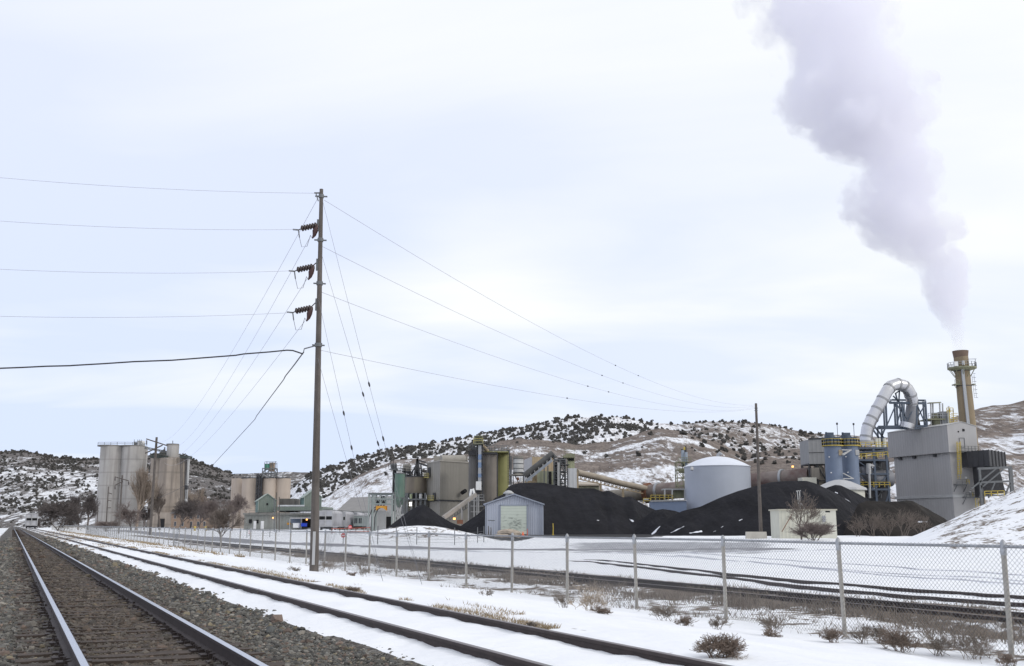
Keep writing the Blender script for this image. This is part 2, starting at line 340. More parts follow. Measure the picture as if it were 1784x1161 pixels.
    def rail(s, pts, hh=1.1, w=.07, m=0, step=1.6, close=False):
        pts = [Vector(p) for p in pts]
        if close: pts.append(pts[0])
        for a, b in zip(pts, pts[1:]):
            for k in (hh, hh * .5): s.bar(a + Vector((0, 0, k)), b + Vector((0, 0, k)), w, m)
            n = max(1, int((b - a).length / step))
            for i in range(n + 1): p = a.lerp(b, i / n); s.bar(p, p + Vector((0, 0, hh)), w, m)
        return s
    def ring_rail(s, c, r, z, n=16, hh=1.1, w=.07, m=0, a0=0, a1=360):
        return s.rail([(c[0] + r * math.cos(R(a0 + (a1 - a0) * i / n)), c[1] + r * math.sin(R(a0 + (a1 - a0) * i / n)), z) for i in range(n + 1)], hh, w, m)
    def ladder(s, a, b, w=.5, m=0, t=.06):
        a = Vector(a); b = Vector(b); x = Vector((w / 2, 0, 0)); s.bar(a - x, b - x, t, m); s.bar(a + x, b + x, t, m)
        n = int((b - a).length / .6)
        for i in range(1, n): p = a.lerp(b, i / n); s.bar(p - x, p + x, t * .8, m)
        return s
    def frame(s, x0, x1, y0, y1, z0, z1, nz=2, nx=1, w=.25, m=0, diag=True):
        xs = [x0 + (x1 - x0) * i / nx for i in range(nx + 1)]; zs = [z0 + (z1 - z0) * i / nz for i in range(nz + 1)]
        for y in (y0, y1):
            for x in xs: s.bar((x, y, z0), (x, y, z1), w, m)
            for z in zs[1:]: s.bar((x0, y, z), (x1, y, z), w * .9, m)
            if diag:
                for i in range(nz):
                    for j in range(nx):
                        a, b = (xs[j], xs[j + 1]) if (i + j) % 2 else (xs[j + 1], xs[j]); s.bar((a, y, zs[i]), (b, y, zs[i + 1]), w * .6, m)
        for x in (x0, x1):
            for i, z in enumerate(zs[1:]):
                s.bar((x, y0, z), (x, y1, z), w * .9, m)
                if diag: s.bar((x, y0 if i % 2 else y1, zs[i]), (x, y1 if i % 2 else y0, z), w * .6, m)
        return s
    def build(s, name, mats, parent=None, label=None):
        me = bpy.data.meshes.new(name); o0 = ORG.get(parent.name, (0, 0, 0)) if parent else (0, 0, 0)
        v = np.array(s.v, float) - np.array(o0); me.from_pydata(v.tolist(), [], s.f)
        for mt in (mats if isinstance(mats, (list, tuple)) else [mats]): me.materials.append(mt)
        me.polygons.foreach_set('material_index', s.mi); me.polygons.foreach_set('use_smooth', s.sm); me.update()
        o = bpy.data.objects.new(name, me); COL.objects.link(o)
        if parent: o.parent = parent; ORG[o.name] = o0
        if label: o['label'] = label
        return o
def npmesh(name, v, f, mats, parent=None, smooth=False, attrs=None, colattr=None):
    me = bpy.data.meshes.new(name); v = np.asarray(v, np.float32); f = np.asarray(f, np.int32); k = f.shape[1]
    if parent: v = v - np.array(ORG.get(parent.name, (0, 0, 0)), np.float32)
    me.vertices.add(len(v)); me.vertices.foreach_set('co', v.ravel()); me.loops.add(f.size); me.loops.foreach_set('vertex_index', f.ravel())
    me.polygons.add(len(f)); me.polygons.foreach_set('loop_start', np.arange(0, f.size, k, dtype=np.int32)); me.polygons.foreach_set('loop_total', np.full(len(f), k, np.int32))
    me.polygons.foreach_set('use_smooth', np.full(len(f), smooth, bool)); me.update(calc_edges=True); me.validate()
    for mt in (mats if isinstance(mats, (list, tuple)) else [mats]): me.materials.append(mt)
    for nme, a in (attrs or {}).items(): at = me.attributes.new(nme, 'FLOAT', 'POINT'); at.data.foreach_set('value', np.asarray(a, np.float32).ravel())
    if colattr is not None:
        at = me.attributes.new('col', 'FLOAT_COLOR', 'POINT'); c = np.ones((len(v), 4), np.float32); c[:, :3] = colattr; at.data.foreach_set('color', c.ravel())
    o = bpy.data.objects.new(name, me); COL.objects.link(o)
    if parent: o.parent = parent; ORG[o.name] = ORG.get(parent.name, (0, 0, 0))
    return o
def tag(o, label=None, cat=None, group=None, kind=None):
    if label: o['label'] = label
    if cat: o['category'] = cat
    if group: o['group'] = group
    if kind: o['kind'] = kind
    return o
def thing(name, label, cat, loc, group=None):
    o = bpy.data.objects.new(name, None); COL.objects.link(o); o.location = loc; o.empty_display_size = .5
    ORG[o.name] = tuple(loc); return tag(o, label, cat, group)
def grid(nx, ny):
    i = np.arange(nx * ny).reshape(ny, nx); return np.stack([i[:-1, :-1], i[:-1, 1:], i[1:, 1:], i[1:, :-1]], -1).reshape(-1, 4)
def seg_mesh(segs, n=3):
    S = np.array(segs, float); a = S[:, :3]; b = S[:, 3:6]; d = b - a; d /= np.linalg.norm(d, axis=1, keepdims=True) + 1e-9
    up = np.where(np.abs(d[:, 2:3]) < .9, [[0, 0, 1.]], [[0, 1., 0]]); x = np.cross(d, up); x /= np.linalg.norm(x, axis=1, keepdims=True); y = np.cross(d, x)
    vs = []
    for p, r in ((a, S[:, 6:7]), (b, S[:, 7:8])):
        for k in range(n): an = 2 * math.pi * k / n; vs.append(p + (x * math.cos(an) + y * math.sin(an)) * r)
    V = np.stack(vs, 1).reshape(-1, 3); base = np.arange(len(S))[:, None] * 2 * n
    F_ = np.concatenate([base + np.array([[k, (k + 1) % n, n + (k + 1) % n, n + k]]) for k in range(n)], 0); return V, F_
exec_parts = []
# ================================================================ SETTING
def build_ground():
    s = [2.0]
    while s[-1] < 3200: s.append(s[-1] + max(.12, s[-1] * .0115))
    s = np.array([-40, -10, -3] + s)
    d = list(-np.geomspace(2.4, 1500, 60)[::-1]) + list(np.arange(-2.3, 15.6, .12)) + list(np.arange(15.7, 30, .3))
    q = 30.0
    while q < 4200: d.append(q); q *= 1.018
    d = np.array(d); S, D = np.meshgrid(s, d, indexing='ij'); X, Y = SD(S, D); Z = h(X, Y)
    wob = .35 * fbm(X * .5, Y * .5, 4, 11)
    ball = np.where((D < 3.88 + wob * .55 + .04 * np.minimum(S * .03, 4)) & (D > -1.75 + wob), .72, 0.)
    ball = np.where((D < 3.88 + wob * .55) & (D > -1.4), 1., ball)
    bare = np.zeros_like(Z)
    def blob(lo, hi, e, v, s0=-1e3, s1=1e4): return v * sst(lo - e, lo, D) * sst(hi + e, hi, D) * sst(s0 - 8, s0, S) * sst(s1 + 30, s1, S)
    far = sst(45, 110, S)
    bare = np.maximum(bare, blob(6.35, 6.75, .15, .40) + blob(6.35, 7.4, .5, .22) * far)
    bare = np.maximum(bare, blob(3.9, 5.9, .2, .50) * far); bare = np.maximum(bare, blob(5.9, 12, .6, .42) * far)
    bare = np.maximum(bare, blob(18.3, 20.0, .9, .54, -50, 130)); bare = np.maximum(bare, blob(19.9, 21.9, .3, .60, -50, 200))
    bare = np.maximum(bare, blob(21.8, 23.0, .4, .47, -50, 90)); bare = np.maximum(bare, blob(15, 18, 1, .48, -50, 45)); bare = np.maximum(bare, blob(15, 60, 1, .25))
    bare = np.maximum(bare, blob(-300, -1.5, .3, .45))
    r = np.sqrt(((X - MB1.x) / 14) ** 2 + ((Y - 138) / 15) ** 2); bare = np.maximum(bare, .46 * (1 - sst(.6, 1, r)))
    c = X - .374 * Y; bare = np.maximum(bare, .478 * sst(-2, 5, c) * sst(60, 80, Y) * sst(170, 150, Y))
    bare = np.maximum(bare, .40 * sst(170, 230, Y)); bare = np.where(D < 4.0, np.where(D < -1.5, bare, 0), bare)
    PX = CX + X / np.maximum(Y, 1) * F / CT
    coal = np.where((Y > 120) & (Y < 330), .80 * sst(146, 156, Y + 5 * fbm(X * .07, Y * .02, 3, 4) + 20 * sst(940, 900, PX) + 14 * -sst(1120, 1180, PX)) * sst(800, 860, PX) * sst(1700, 1600, PX), 0)
    bare = np.maximum(bare, blob(21.4, 24.5, .5, .53, -50, 45)); sl = .66 * sst(72, 88, Y) * sst(140, 122, Y) * sst(880, 1060, PX) * sst(1420, 1300, PX)
    o = npmesh('ground', np.stack([X, Y, Z], -1).reshape(-1, 3), grid(len(d), len(s)), M_ground(), None, True,
               {'bare': bare, 'ballast': ball, 'coal': coal, 'slush': sl}); tag(o, kind='structure')
build_ground()
def build_road(name, pts, wid, mt, wfac=1.):
    P = [gp(*p) for p in pts]; out = []
    for a, b in zip(P, P[1:]):
        n = max(2, int((b - a).length / 1.5))
        for i in range(n): out.append(a.lerp(b, i / n))
    out.append(P[-1]); A = np.array([tuple(p) for p in out])
    for _ in range(12): A[1:-1] = (A[:-2] + A[1:-1] * 2 + A[2:]) / 4
    t = np.gradient(A[:, :2], axis=0); t /= np.linalg.norm(t, axis=1, keepdims=True); nn = np.stack([-t[:, 1], t[:, 0]], -1)
    u = np.linspace(-1, 1, 13); i = np.arange(len(A)); V = []
    for uu in u:
        w = wid * (1 + .25 * fbm(i * .11, i * 0 + np.sign(uu) * 3, 4, 7)); p = A[:, :2] + nn * (uu * w)[:, None]; V.append(np.stack([p[:, 0], p[:, 1], h(p[:, 0], p[:, 1]) + .035 - .06 * abs(uu) ** 4], -1))
    V = np.stack(V, 1); e = np.repeat((1 - np.abs(u))[None], len(A), 0)
    o = npmesh(name, V.reshape(-1, 3), grid(13, len(A)), mt, None, True, {'edge': e}); tag(o, kind='structure'); return o
def M_road(name, a, b):
    m = bpy.data.materials.new(name); m.use_nodes = True; n = NB(m)
    c = n.mix(n.ramp(n.noise(.6, 6, .65, (1, 1, 1)), .35, .65), a, b)
    f = n.ramp(n.math('ADD', n.math('MULTIPLY', n.attr('edge'), .8), n.math('MULTIPLY', n.noise(.9, 6, .7), .7)), .48, .56)
    n.set(n.b.inputs['Base Color'], n.mix(f, (.84, .86, .9), c)); n.b.inputs['Roughness'].default_value = .7; n.bump(n.noise(6, 5), .4, .03); return m
ROADM = M_road('slushy asphalt', (.13, .13, .145), (.27, .27, .30))
build_road('road', [(205, 924.5), (262, 929), (330, 936.5), (400, 942), (470, 946), (560, 949.5), (660, 952.5), (760, 955), (880, 957.5), (1000, 958.5), (1120, 958.5), (1250, 957), (1360, 955.5)], 4.0, ROADM)
RUTM = M_road('wheel ruts in snow', (.30, .31, .37), (.58, .59, .66))
build_road('wheel_rut', [(1190, 962), (1350, 975), (1500, 985), (1640, 995), (1784, 1002), (1900, 1008)], .35, RUTM)
build_road('wheel_rut', [(1180, 968), (1340, 984), (1500, 996), (1640, 1005), (1784, 1014), (1900, 1020)], .35, RUTM)
build_road('wheel_rut', [(1080, 963), (1230, 974), (1400, 987), (1560, 1006), (1784, 1022), (1900, 1030)], .3, RUTM)
build_road('wheel_rut', [(700, 958), (860, 962), (1020, 964), (1160, 966), (1300, 962), (1450, 958)], .5, RUTM)

def build_hill(name, sil, Yf, Yr, mt, sn, tn, seed, p=1.0, amp=.05, x0=-260, x1=2060, nx=420, ny=90, back=1.5, ridge_noise=1.5):
    px = np.linspace(x0, x1, nx); py = np.interp(px, [a for a, b in sil], [b for a, b in sil])
    Yr_ = Yr(px) if callable(Yr) else np.full(nx, float(Yr)); Yf_ = Yf(px) if callable(Yf) else np.full(nx, float(Yf))
    u = (px - CX) / F; v = (CY - py) / F; k = Yr_ / (CT - v * ST); zr = EYE + (ST + v * CT) * k
    t = np.concatenate([np.linspace(0, 1, ny), 1 + (back - 1) * np.linspace(0, 1, 14)[1:]])
    T_, PXg = np.meshgrid(t, px, indexing='ij'); Yg = Yf_ + (Yr_ - Yf_) * T_; Xg = PXg * 0 + u / CT * Yg; Tc = np.clip(T_, 0, 1)
    zb = -1.0; prof = Tc ** p; fall = 1 - .8 * sst(1, back, T_)
    Z = zb + (zr - zb) * prof * fall
    nz = fbm(Xg * .012, Yg * .008, 5, seed, .55); Z = Z + (zr - zb) * nz * amp * 4 * Tc * (1 - Tc) ** .6 + ridge_noise * fbm(Xg * .06, Yg * .05, 4, seed + 3) * sst(0, .2, T_)
    snow = sn(PXg, Tc, Z, Xg, Yg); tan = tn(PXg, Tc, Z, Xg, Yg)
    o = npmesh(name, np.stack([Xg, Yg, Z], -1).reshape(-1, 3), grid(nx, len(t)), mt, None, True, {'snow': snow * np.ones_like(Z), 'tan': tan * np.ones_like(Z)}); tag(o, kind='structure')
    return dict(X=Xg, Y=Yg, Z=Z, px=px, t=t)
HM0 = M_hill('scrubby snowy hillside', 0); HM1 = M_hill('quarried hillside', 1)
hillL = build_hill('hill', [(-300, 800), (-100, 796), (0, 791), (30, 787), (60, 785), (85, 789), (110, 797), (165, 799), (220, 800), (280, 792), (320, 790), (350, 800), (380, 812), (420, 827), (460, 838), (560, 860), (700, 900)],
    620, 1150, HM0, lambda P, T, Z, X, Y: .485 - .05 * sst(.62, .95, T) - .04 * sst(200, 330, P) + .06 * fbm(X * .01, Y * .01, 3, 9), lambda P, T, Z, X, Y: .05 + .12 * sst(.5, 1, T), 1, x0=-300, x1=760, nx=260)
build_hill('hill', [(330, 850), (400, 828), (440, 826), (470, 824), (500, 822), (540, 823), (580, 826), (640, 835), (700, 850)],
    900, 1400, HM0, lambda P, T, Z, X, Y: .46 + 0 * T, lambda P, T, Z, X, Y: .05 + 0 * T, 5, x0=330, x1=700, nx=140, ny=60)
hillM = build_hill('hill', [(430, 905), (480, 880), (520, 850), (555, 824), (590, 812), (620, 800), (680, 782), (740, 775), (800, 765), (860, 753), (900, 746), (960, 735), (1000, 729), (1040, 725), (1090, 729), (1130, 735), (1160, 739), (1200, 737), (1250, 734), (1300, 735), (1350, 744), (1400, 755), (1450, 757), (1550, 762), (1700, 775), (1900, 790)],
    440, 1000, HM1, lambda P, T, Z, X, Y: .56 - .10 * sst(1080, 1250, P) + .05 * fbm(X * .01, Y * .01, 3, 2), lambda P, T, Z, X, Y: .35 + .45 * sst(1080, 1250, P), 3, x0=430, x1=1900, nx=420, ridge_noise=2.2)
def bench_t(P, T, Z, X, Y): return np.clip(.85 + .15 * fbm(X * .02, Z * .1, 3, 3), 0, 1)
def bench_s(P, T, Z, X, Y):
    s = .455 + .10 * fbm(X * .008, Z * .16, 4, 12, .6)
    s = s - .13 * sst(.80, 1.0, T) - .10 * sst(1180, 1330, P) + .07 * sst(880, 700, P)
    s = s + .12 * sst(.66, .70, T) * sst(.76, .72, T) * sst(1000, 1100, P) + .08 * sst(.5, .3, T)
    return s
hillQ = build_hill('hill', [(440, 925), (500, 908), (560, 873), (600, 850), (650, 819), (690, 802), (740, 800), (780, 797), (820, 790), (870, 771), (905, 765), (950, 768), (1000, 776), (1050, 772), (1100, 757), (1145, 747), (1190, 754), (1240, 770), (1290, 792), (1330, 784), (1400, 780), (1500, 782), (1620, 790), (1750, 800), (1900, 800)],
    330, 690, HM1, bench_s, bench_t, 8, p=.8, x0=440, x1=1900, nx=420, ny=120, ridge_noise=1.6)
build_hill('hill', [(1440, 812), (1500, 790), (1560, 760), (1620, 734), (1680, 716), (1720, 708), (1750, 703), (1784, 694), (1840, 684), (1950, 672), (2100, 668)],
    300, 520, HM1, lambda P, T, Z, X, Y: .43 + .10 * fbm(X * .02, Z * .12, 4, 22, .6) + .06 * sst(.75, .5, T), lambda P, T, Z, X, Y: 1.0 + 0 * T, 14, p=.75, amp=.09, x0=1440, x1=2100, nx=260, ny=110, ridge_noise=1.4)
# ================================================================ RAILWAY
def rail_mesh(path, hgt=.17, head=.037, zoff=0.):
    prof = [(-.07, 0), (-.07, .015), (-.012, .03), (-.012, hgt - .045), (-head, hgt - .038), (-head, hgt - .004), (-head + .006, hgt), (head - .006, hgt), (head, hgt - .004), (head, hgt - .038), (.012, hgt - .045), (.012, .03), (.07, .015), (.07, 0)]
    P = np.array(path, float); t = np.gradient(P[:, :2], axis=0); t /= np.linalg.norm(t, axis=1, keepdims=True); nn = np.stack([t[:, 1], -t[:, 0]], -1)
    V = np.stack([np.concatenate([P[:, :2] + nn * a, (P[:, 2] + b + zoff)[:, None]], 1) for a, b in prof], 1); n = len(prof)
    f = grid(n, len(P)); return V.reshape(-1, 3), f, n
def add_rail(parent, path, top, hgt=.17, head=.037, label=None):
    V, f, n = rail_mesh(path, hgt, head); o = npmesh('rail', V, f[:, ::-1], [RAILS, top], parent)
    mi = np.zeros(len(f), np.int32); j = np.arange(len(f)) % (n - 1); mi[(j >= 5) & (j <= 7)] = 1; o.data.polygons.foreach_set('material_index', mi)
    if label: o['label'] = label
    return o
def line_path(d, z, s0, s1, wob=0): 
    ss = np.concatenate([np.arange(s0, min(s1, 80), 2.0), np.arange(min(s1, 80), s1 + .1, 10)]); x, y = SD(ss, d); return np.stack([x, y, z + wob * np.sin(ss * .4)], -1)
def tie_mb(rng, L=2.6, plates=True):
    m = MB(); w = .225
    n = 9; vs = []
    for i in range(n):
        q = -L / 2 + L * i / (n - 1)
        for a, b in ((-w / 2, -.16), (w / 2, -.16), (w / 2, 0), (-w / 2, 0)): vs.append((q, a + rng.uniform(-.012, .012), b + rng.uniform(-.012, .008)))
    fs = [(3, 2, 1, 0), tuple((n - 1) * 4 + k for k in range(4))]
    for i in range(n - 1):
        for k in range(4): fs.append((i * 4 + k, i * 4 + (k + 1) % 4, (i + 1) * 4 + (k + 1) % 4, (i + 1) * 4 + k))
    m.add(vs, fs); return m
D0, D1 = .725, 2.235
def build_main_track():
    x, y = SD(12, (D0 + D1) / 2); T = thing('railway_track', 'main railway track with polished rail tops on dark sleepers and grey ballast', 'railway track', (x, y, .8))
    for dd in (D0, D1): add_rail(T, line_path(dd, .83, 3, 900), RAILT)
    rng = random.Random(3); protos = []
    pl = MB()
    pl.box((0, 0, .004), (.36, .19, .022))
    for a in (-.11, .11):
        for b in (-.055, .055): pl.box((a * .85, b, .028), (.03, .03, .05))
    for b in (-.12, .12): pl.box((0, b, .0), (.2, .055, .06))
    ang = math.atan2(NY, NX); base = None; cnt = 0; vv = []; ff = []
    for k in range(4): protos.append(tie_mb(rng))
    meshes = []; plm = None
    s = 5.6; dc = (D0 + D1) / 2
    while s < 330:
        a = ang + rng.uniform(-.022, .022); x, y = SD(s, dc + rng.uniform(-.04, .04))
        if cnt < 100:
            if cnt < 4:
                o = protos[cnt].build('sleeper', TIE); meshes.append(o)
            else:
                o = meshes[cnt % 4].copy(); COL.objects.link(o)
            o.parent = T; o.location = (x - T.location[0], y - T.location[1], .821 - .8 + rng.uniform(-.022, .008)); o.rotation_euler = (0, 0, a)
            for q0 in ((-.7525, .7525) if cnt < 45 else ()):
                if plm is None: plm = pl.build('tie_plate', RAILS); q = plm
                else: q = plm.copy(); COL.objects.link(q)
                q.parent = o; q.location = (q0, 0, 0)
            cnt += 1
        else:
            v = np.array(protos[rng.randrange(4)].v); b = len(vv) and sum(len(i) for i in vv); c_, s_ = math.cos(a), math.sin(a)
            vv.append(np.stack([x + v[:, 0] * c_ - v[:, 1] * s_, y + v[:, 0] * s_ + v[:, 1] * c_, v[:, 2] + .822], -1))
            ff.append(np.array([f for f in protos[0].f if len(f) == 4]) + (b or 0))
        s += .53 + rng.uniform(-.06, .06)
    o = npmesh('sleepers', np.concatenate(vv), np.concatenate(ff), TIE, T); tag(o, kind='stuff')
build_main_track()
def build_second_track():
    x, y = SD(14, 5.35); T = thing('railway_track', 'second railway track with dark rusty rails lying in snow beside the gravel', 'railway track', (x, y, .83))
    for dd in (4.60, 6.11): add_rail(T, line_path(dd, .835, 3, 900), RAILD, .172)
    x, y = SD(60, 21); T = thing('railway_track', 'rusty siding track among brown weeds just beyond the chain link fence', 'railway track', (x, y, .1))
    for dd in (20.15, 21.65): add_rail(T, line_path(dd, .085, -30, 150), RAILD)
    rng = random.Random(8); s = -25; ang = math.atan2(NY, NX); cnt = 0; P = tie_mb(rng, 2.5).build('sleeper', TIE); P.parent = T; first = True
    while cnt < 100:
        if first: o = P; first = False
        else: o = P.copy(); COL.objects.link(o)
        a, b = SD(s, 20.9); o.parent = T; o.location = (a - x, b - y, .13 - .1 - .06 + rng.uniform(-.03, 0)); o.rotation_euler = (0, 0, ang + rng.uniform(-.03, .03)); s += .85; cnt += 1
    # siding that emerges from the snow
    A = [(962, 973.5), (1108, 989), (1250, 1006), (1350, 1019), (1527, 1038), (1650, 1047), (1784, 1056), (1950, 1067)]
    B = [(1003, 972), (1108, 985), (1250, 998.5), (1347, 1011), (1527, 1026), (1650, 1034.5), (1784, 1043.5), (1950, 1054)]
    c = gp(1400, 1015); T = thing('railway_track', 'curved siding track whose rails emerge from deep snow near the plant road', 'railway track', tuple(c))
    for L_ in (A, B):
        pp = []
        for (p, q), (p2, q2) in zip(L_, L_[1:]):
            for i in range(8):
                f = i / 8; a_, b_ = p + (p2 - p) * f, q + (q2 - q) * f; pp.append(tuple(W(a_, b_, 1.) * 0 + Vector((0, 0, EYE)) + (W(a_, b_, 1.) - Vector((0, 0, EYE))) * ((.06 - EYE) / (W(a_, b_, 1.).z - EYE))))
        pp = np.array(pp)
        for _ in range(60): pp[1:-1] = (pp[:-2] + 2 * pp[1:-1] + pp[2:]) / 4
        pp[:, 2] = h(pp[:, 0], pp[:, 1]) * .3 + .03 - .085 + .02 * np.minimum(1, np.arange(len(pp)) / 8) ; pp[:5, 2] -= np.linspace(.16, 0, 5)
        add_rail(T, pp, RAILD, .17)
build_second_track()
def build_gravel():
    rng = np.random.RandomState(2); t = (1 + 5 ** .5) / 2
    ico = np.array([(-1, t, 0), (1, t, 0), (-1, -t, 0), (1, -t, 0), (0, -1, t), (0, 1, t), (0, -1, -t), (0, 1, -t), (t, 0, -1), (t, 0, 1), (-t, 0, -1), (-t, 0, 1)]) / math.hypot(1, t)
    fc = np.array([(0, 11, 5), (0, 5, 1), (0, 1, 7), (0, 7, 10), (0, 10, 11), (1, 5, 9), (5, 11, 4), (11, 10, 2), (10, 7, 6), (7, 1, 8), (3, 9, 4), (3, 4, 2), (3, 2, 6), (3, 6, 8), (3, 8, 9), (4, 9, 5), (2, 4, 11), (6, 2, 10), (8, 6, 7), (9, 8, 1)])
    S = []; D = []; Z = []
    for s0, s1, n, sz in ((6.5, 16, 46000, .0185), (16, 32, 38000, .024), (32, 62, 22000, .034), (62, 130, 10000, .055)):
        s = rng.uniform(s0, s1, n); d = rng.uniform(-1.6, 4.3, n); k = (d < 3.91 + .2 * fbm(s * .8, s * 0, 3, 3) + .07 * rng.randn(n))
        k &= (np.abs(d - D0) > .075) & (np.abs(d - D1) > .075)
        ph = ((s - 5.6) / .53) % 1; on = (np.abs(d - 1.48) < 1.3) & (ph > .25) & (ph < .75); k &= ~(on & (rng.rand(n) < .48)) 
        S.append(s[k]); D.append(d[k]); Z.append(np.full(k.sum(), sz))
    s = np.concatenate(S); d = np.concatenate(D); sz = np.concatenate(Z) * rng.lognormal(-.05, .42, len(s)); n = len(s)
    x, y = SD(s, d); z = h(x, y) + sz * .15; z = np.where((d > 3.86), z - .01, z)
    V = ico[None] * (1 + rng.uniform(-.28, .28, (n, 12, 1))); V = V * (sz[:, None, None] * rng.uniform(.65, 1.25, (n, 1, 3))) * np.array([1, 1, .8])
    a = rng.uniform(0, 6.28, n); b = rng.uniform(-.6, .6, n); ca, sa = np.cos(a)[:, None], np.sin(a)[:, None]; cb, sb = np.cos(b)[:, None], np.sin(b)[:, None]
    X = V[..., 0] * ca - V[..., 1] * sa; Y = V[..., 0] * sa + V[..., 1] * ca; Zz = V[..., 2]; Y, Zz = Y * cb - Zz * sb, Y * sb + Zz * cb
    V = np.stack([X + x[:, None], Y + y[:, None], Zz + z[:, None]], -1)
    pal = np.array([(.15, .15, .145), (.22, .22, .21), (.30, .295, .28), (.10, .10, .10), (.24, .185, .16), (.31, .24, .21), (.33, .29, .21), (.40, .38, .35), (.17, .165, .15), (.13, .14, .145)])
    c = pal[rng.choice(len(pal), n, p=[.2, .2, .12, .12, .07, .05, .04, .03, .1, .07])] * rng.uniform(.42, .98, (n, 1)) * np.array([1.03, 1., .96])
    inn = np.exp(-((d - 1.48) / 1.15) ** 4)[:, None]; br = np.array([.085, .062, .046]); c = c * (1 - .62 * inn) + br * .62 * inn * rng.uniform(.6, 1.6, (n, 1))
    C = np.repeat(c[:, None], 12, 1).reshape(-1, 3); FF = (fc[None] + (np.arange(n) * 12)[:, None, None]).reshape(-1, 3)
    o = npmesh('gravel', V.reshape(-1, 3), FF, M_vcol('ballast stone'), None, False, None, C); tag(o, 'crushed grey and pinkish stone ballast around the main track', 'gravel', kind='stuff')
build_gravel()
# ================================================================ FENCE
def build_fence():
    p0 = gp(1763, 1147); s0, d0 = sd_of(p0.x, p0.y); FD = d0
    def fz(s): x, y = SD(s, FD); return hz(x, y)
    x, y = SD(s0, FD); T = thing('chain_link_fence', 'long chain link fence with round posts running beside the tracks', 'fence', (x, y, fz(s0)))
    # post positions measured along the track direction
    def s_of(px, py): p = gp(px, py); return sd_of(p.x, p.y)[0]
    SP = 3.77; rng = random.Random(1); zr = lambda s: fz(s) * .35 + .09 + 1.80
    proto = MB(); proto.cyl((0, 0), .044, -.2, 1.80, 10, 0); proto.cyl((0, 0), .053, 1.66, 1.83, 10, 1); proto.lathe((0, 0), [(.053, 1.83), (.045, 1.87), (.02, 1.91), (.001, 1.92)], 10, 1)
    PO = proto.build('post', [mat('concrete grey fence post', (.36, .34, .31), rough=.75, var=.25, vs=7), GALV]); s = s0 - SP * 3; k = 0; far = []
    while s < 470:
        px_, py_ = SD(s, FD); zb = zr(s) - 1.80
        if k < 100:
            o = PO if k == 0 else PO.copy()
            if k: COL.objects.link(o)
            o.parent = T; o.location = (px_ - T.location[0], py_ - T.location[1], zb - T.location[2]); o.rotation_euler = (rng.uniform(-.012, .012), rng.uniform(-.015, .015), 0)
        else: far.append((px_, py_, zb, px_, py_, zb + 1.8, .045, .045))
        s += SP; k += 1
    V, f = seg_mesh(far, 5); tag(npmesh('posts', V, f, PO.data.materials[0], T), kind='stuff')
    R1 = MB(); ss = np.arange(s0 - SP * 3, 470, SP); pts = [(*SD(q, FD), zr(q)) for q in ss]; R1.tube(pts, .029, 6); R1.build('top_rail', GALV, T)
    segs = []
    def wires(a, b, pitch, r):
        q = a - 2
        while q < b:
            for sg in (1, -1):
                e = q + sg * 1.85
                ap = (*SD(q, FD + sg * .006 - .03), zr(q) - 1.80); bp = (*SD(e, FD + sg * .006 - .03), zr(e) + .045); segs.append((*ap, *bp, r, r))
            q += pitch
    wires(s0 - SP * 3, 55, .088, .0030); wires(55, 110, .15, .0036); wires(110, 250, .3, .005)
    V, f = seg_mesh(segs, 3); npmesh('wire_mesh', V, f, GALVB, T)
    return FD, s0, SP
FD, FS0, FSP = build_fence()
def build_wire_fence():
    c = gp(726, 941); T = thing('wire_fence', 'thin wire fence with metal stakes crossing the snow mound', 'fence', tuple(c)); m = []
    pts = [(430, 937), (470, 936), (507, 934), (548, 933), (600, 934), (658, 944), (690, 946), (726, 949), (792, 950), (832, 946), (843, 942)]
    P = [gp(*p) for p in pts]
    for p in P: MB().tube([p, p + Vector((0, 0, 1.9 if p.y < 150 else 1.5))], .05, 5).build('stake', STEEL, T)
    segs = []
    for a, b in zip(P, P[1:]):
        for z in (.25, .6, .95, 1.3): segs.append((a.x, a.y, a.z + z, b.x, b.y, b.z + z, .012, .012))
    V, f = seg_mesh(segs); npmesh('strand', V, f, STEEL, T)
build_wire_fence()
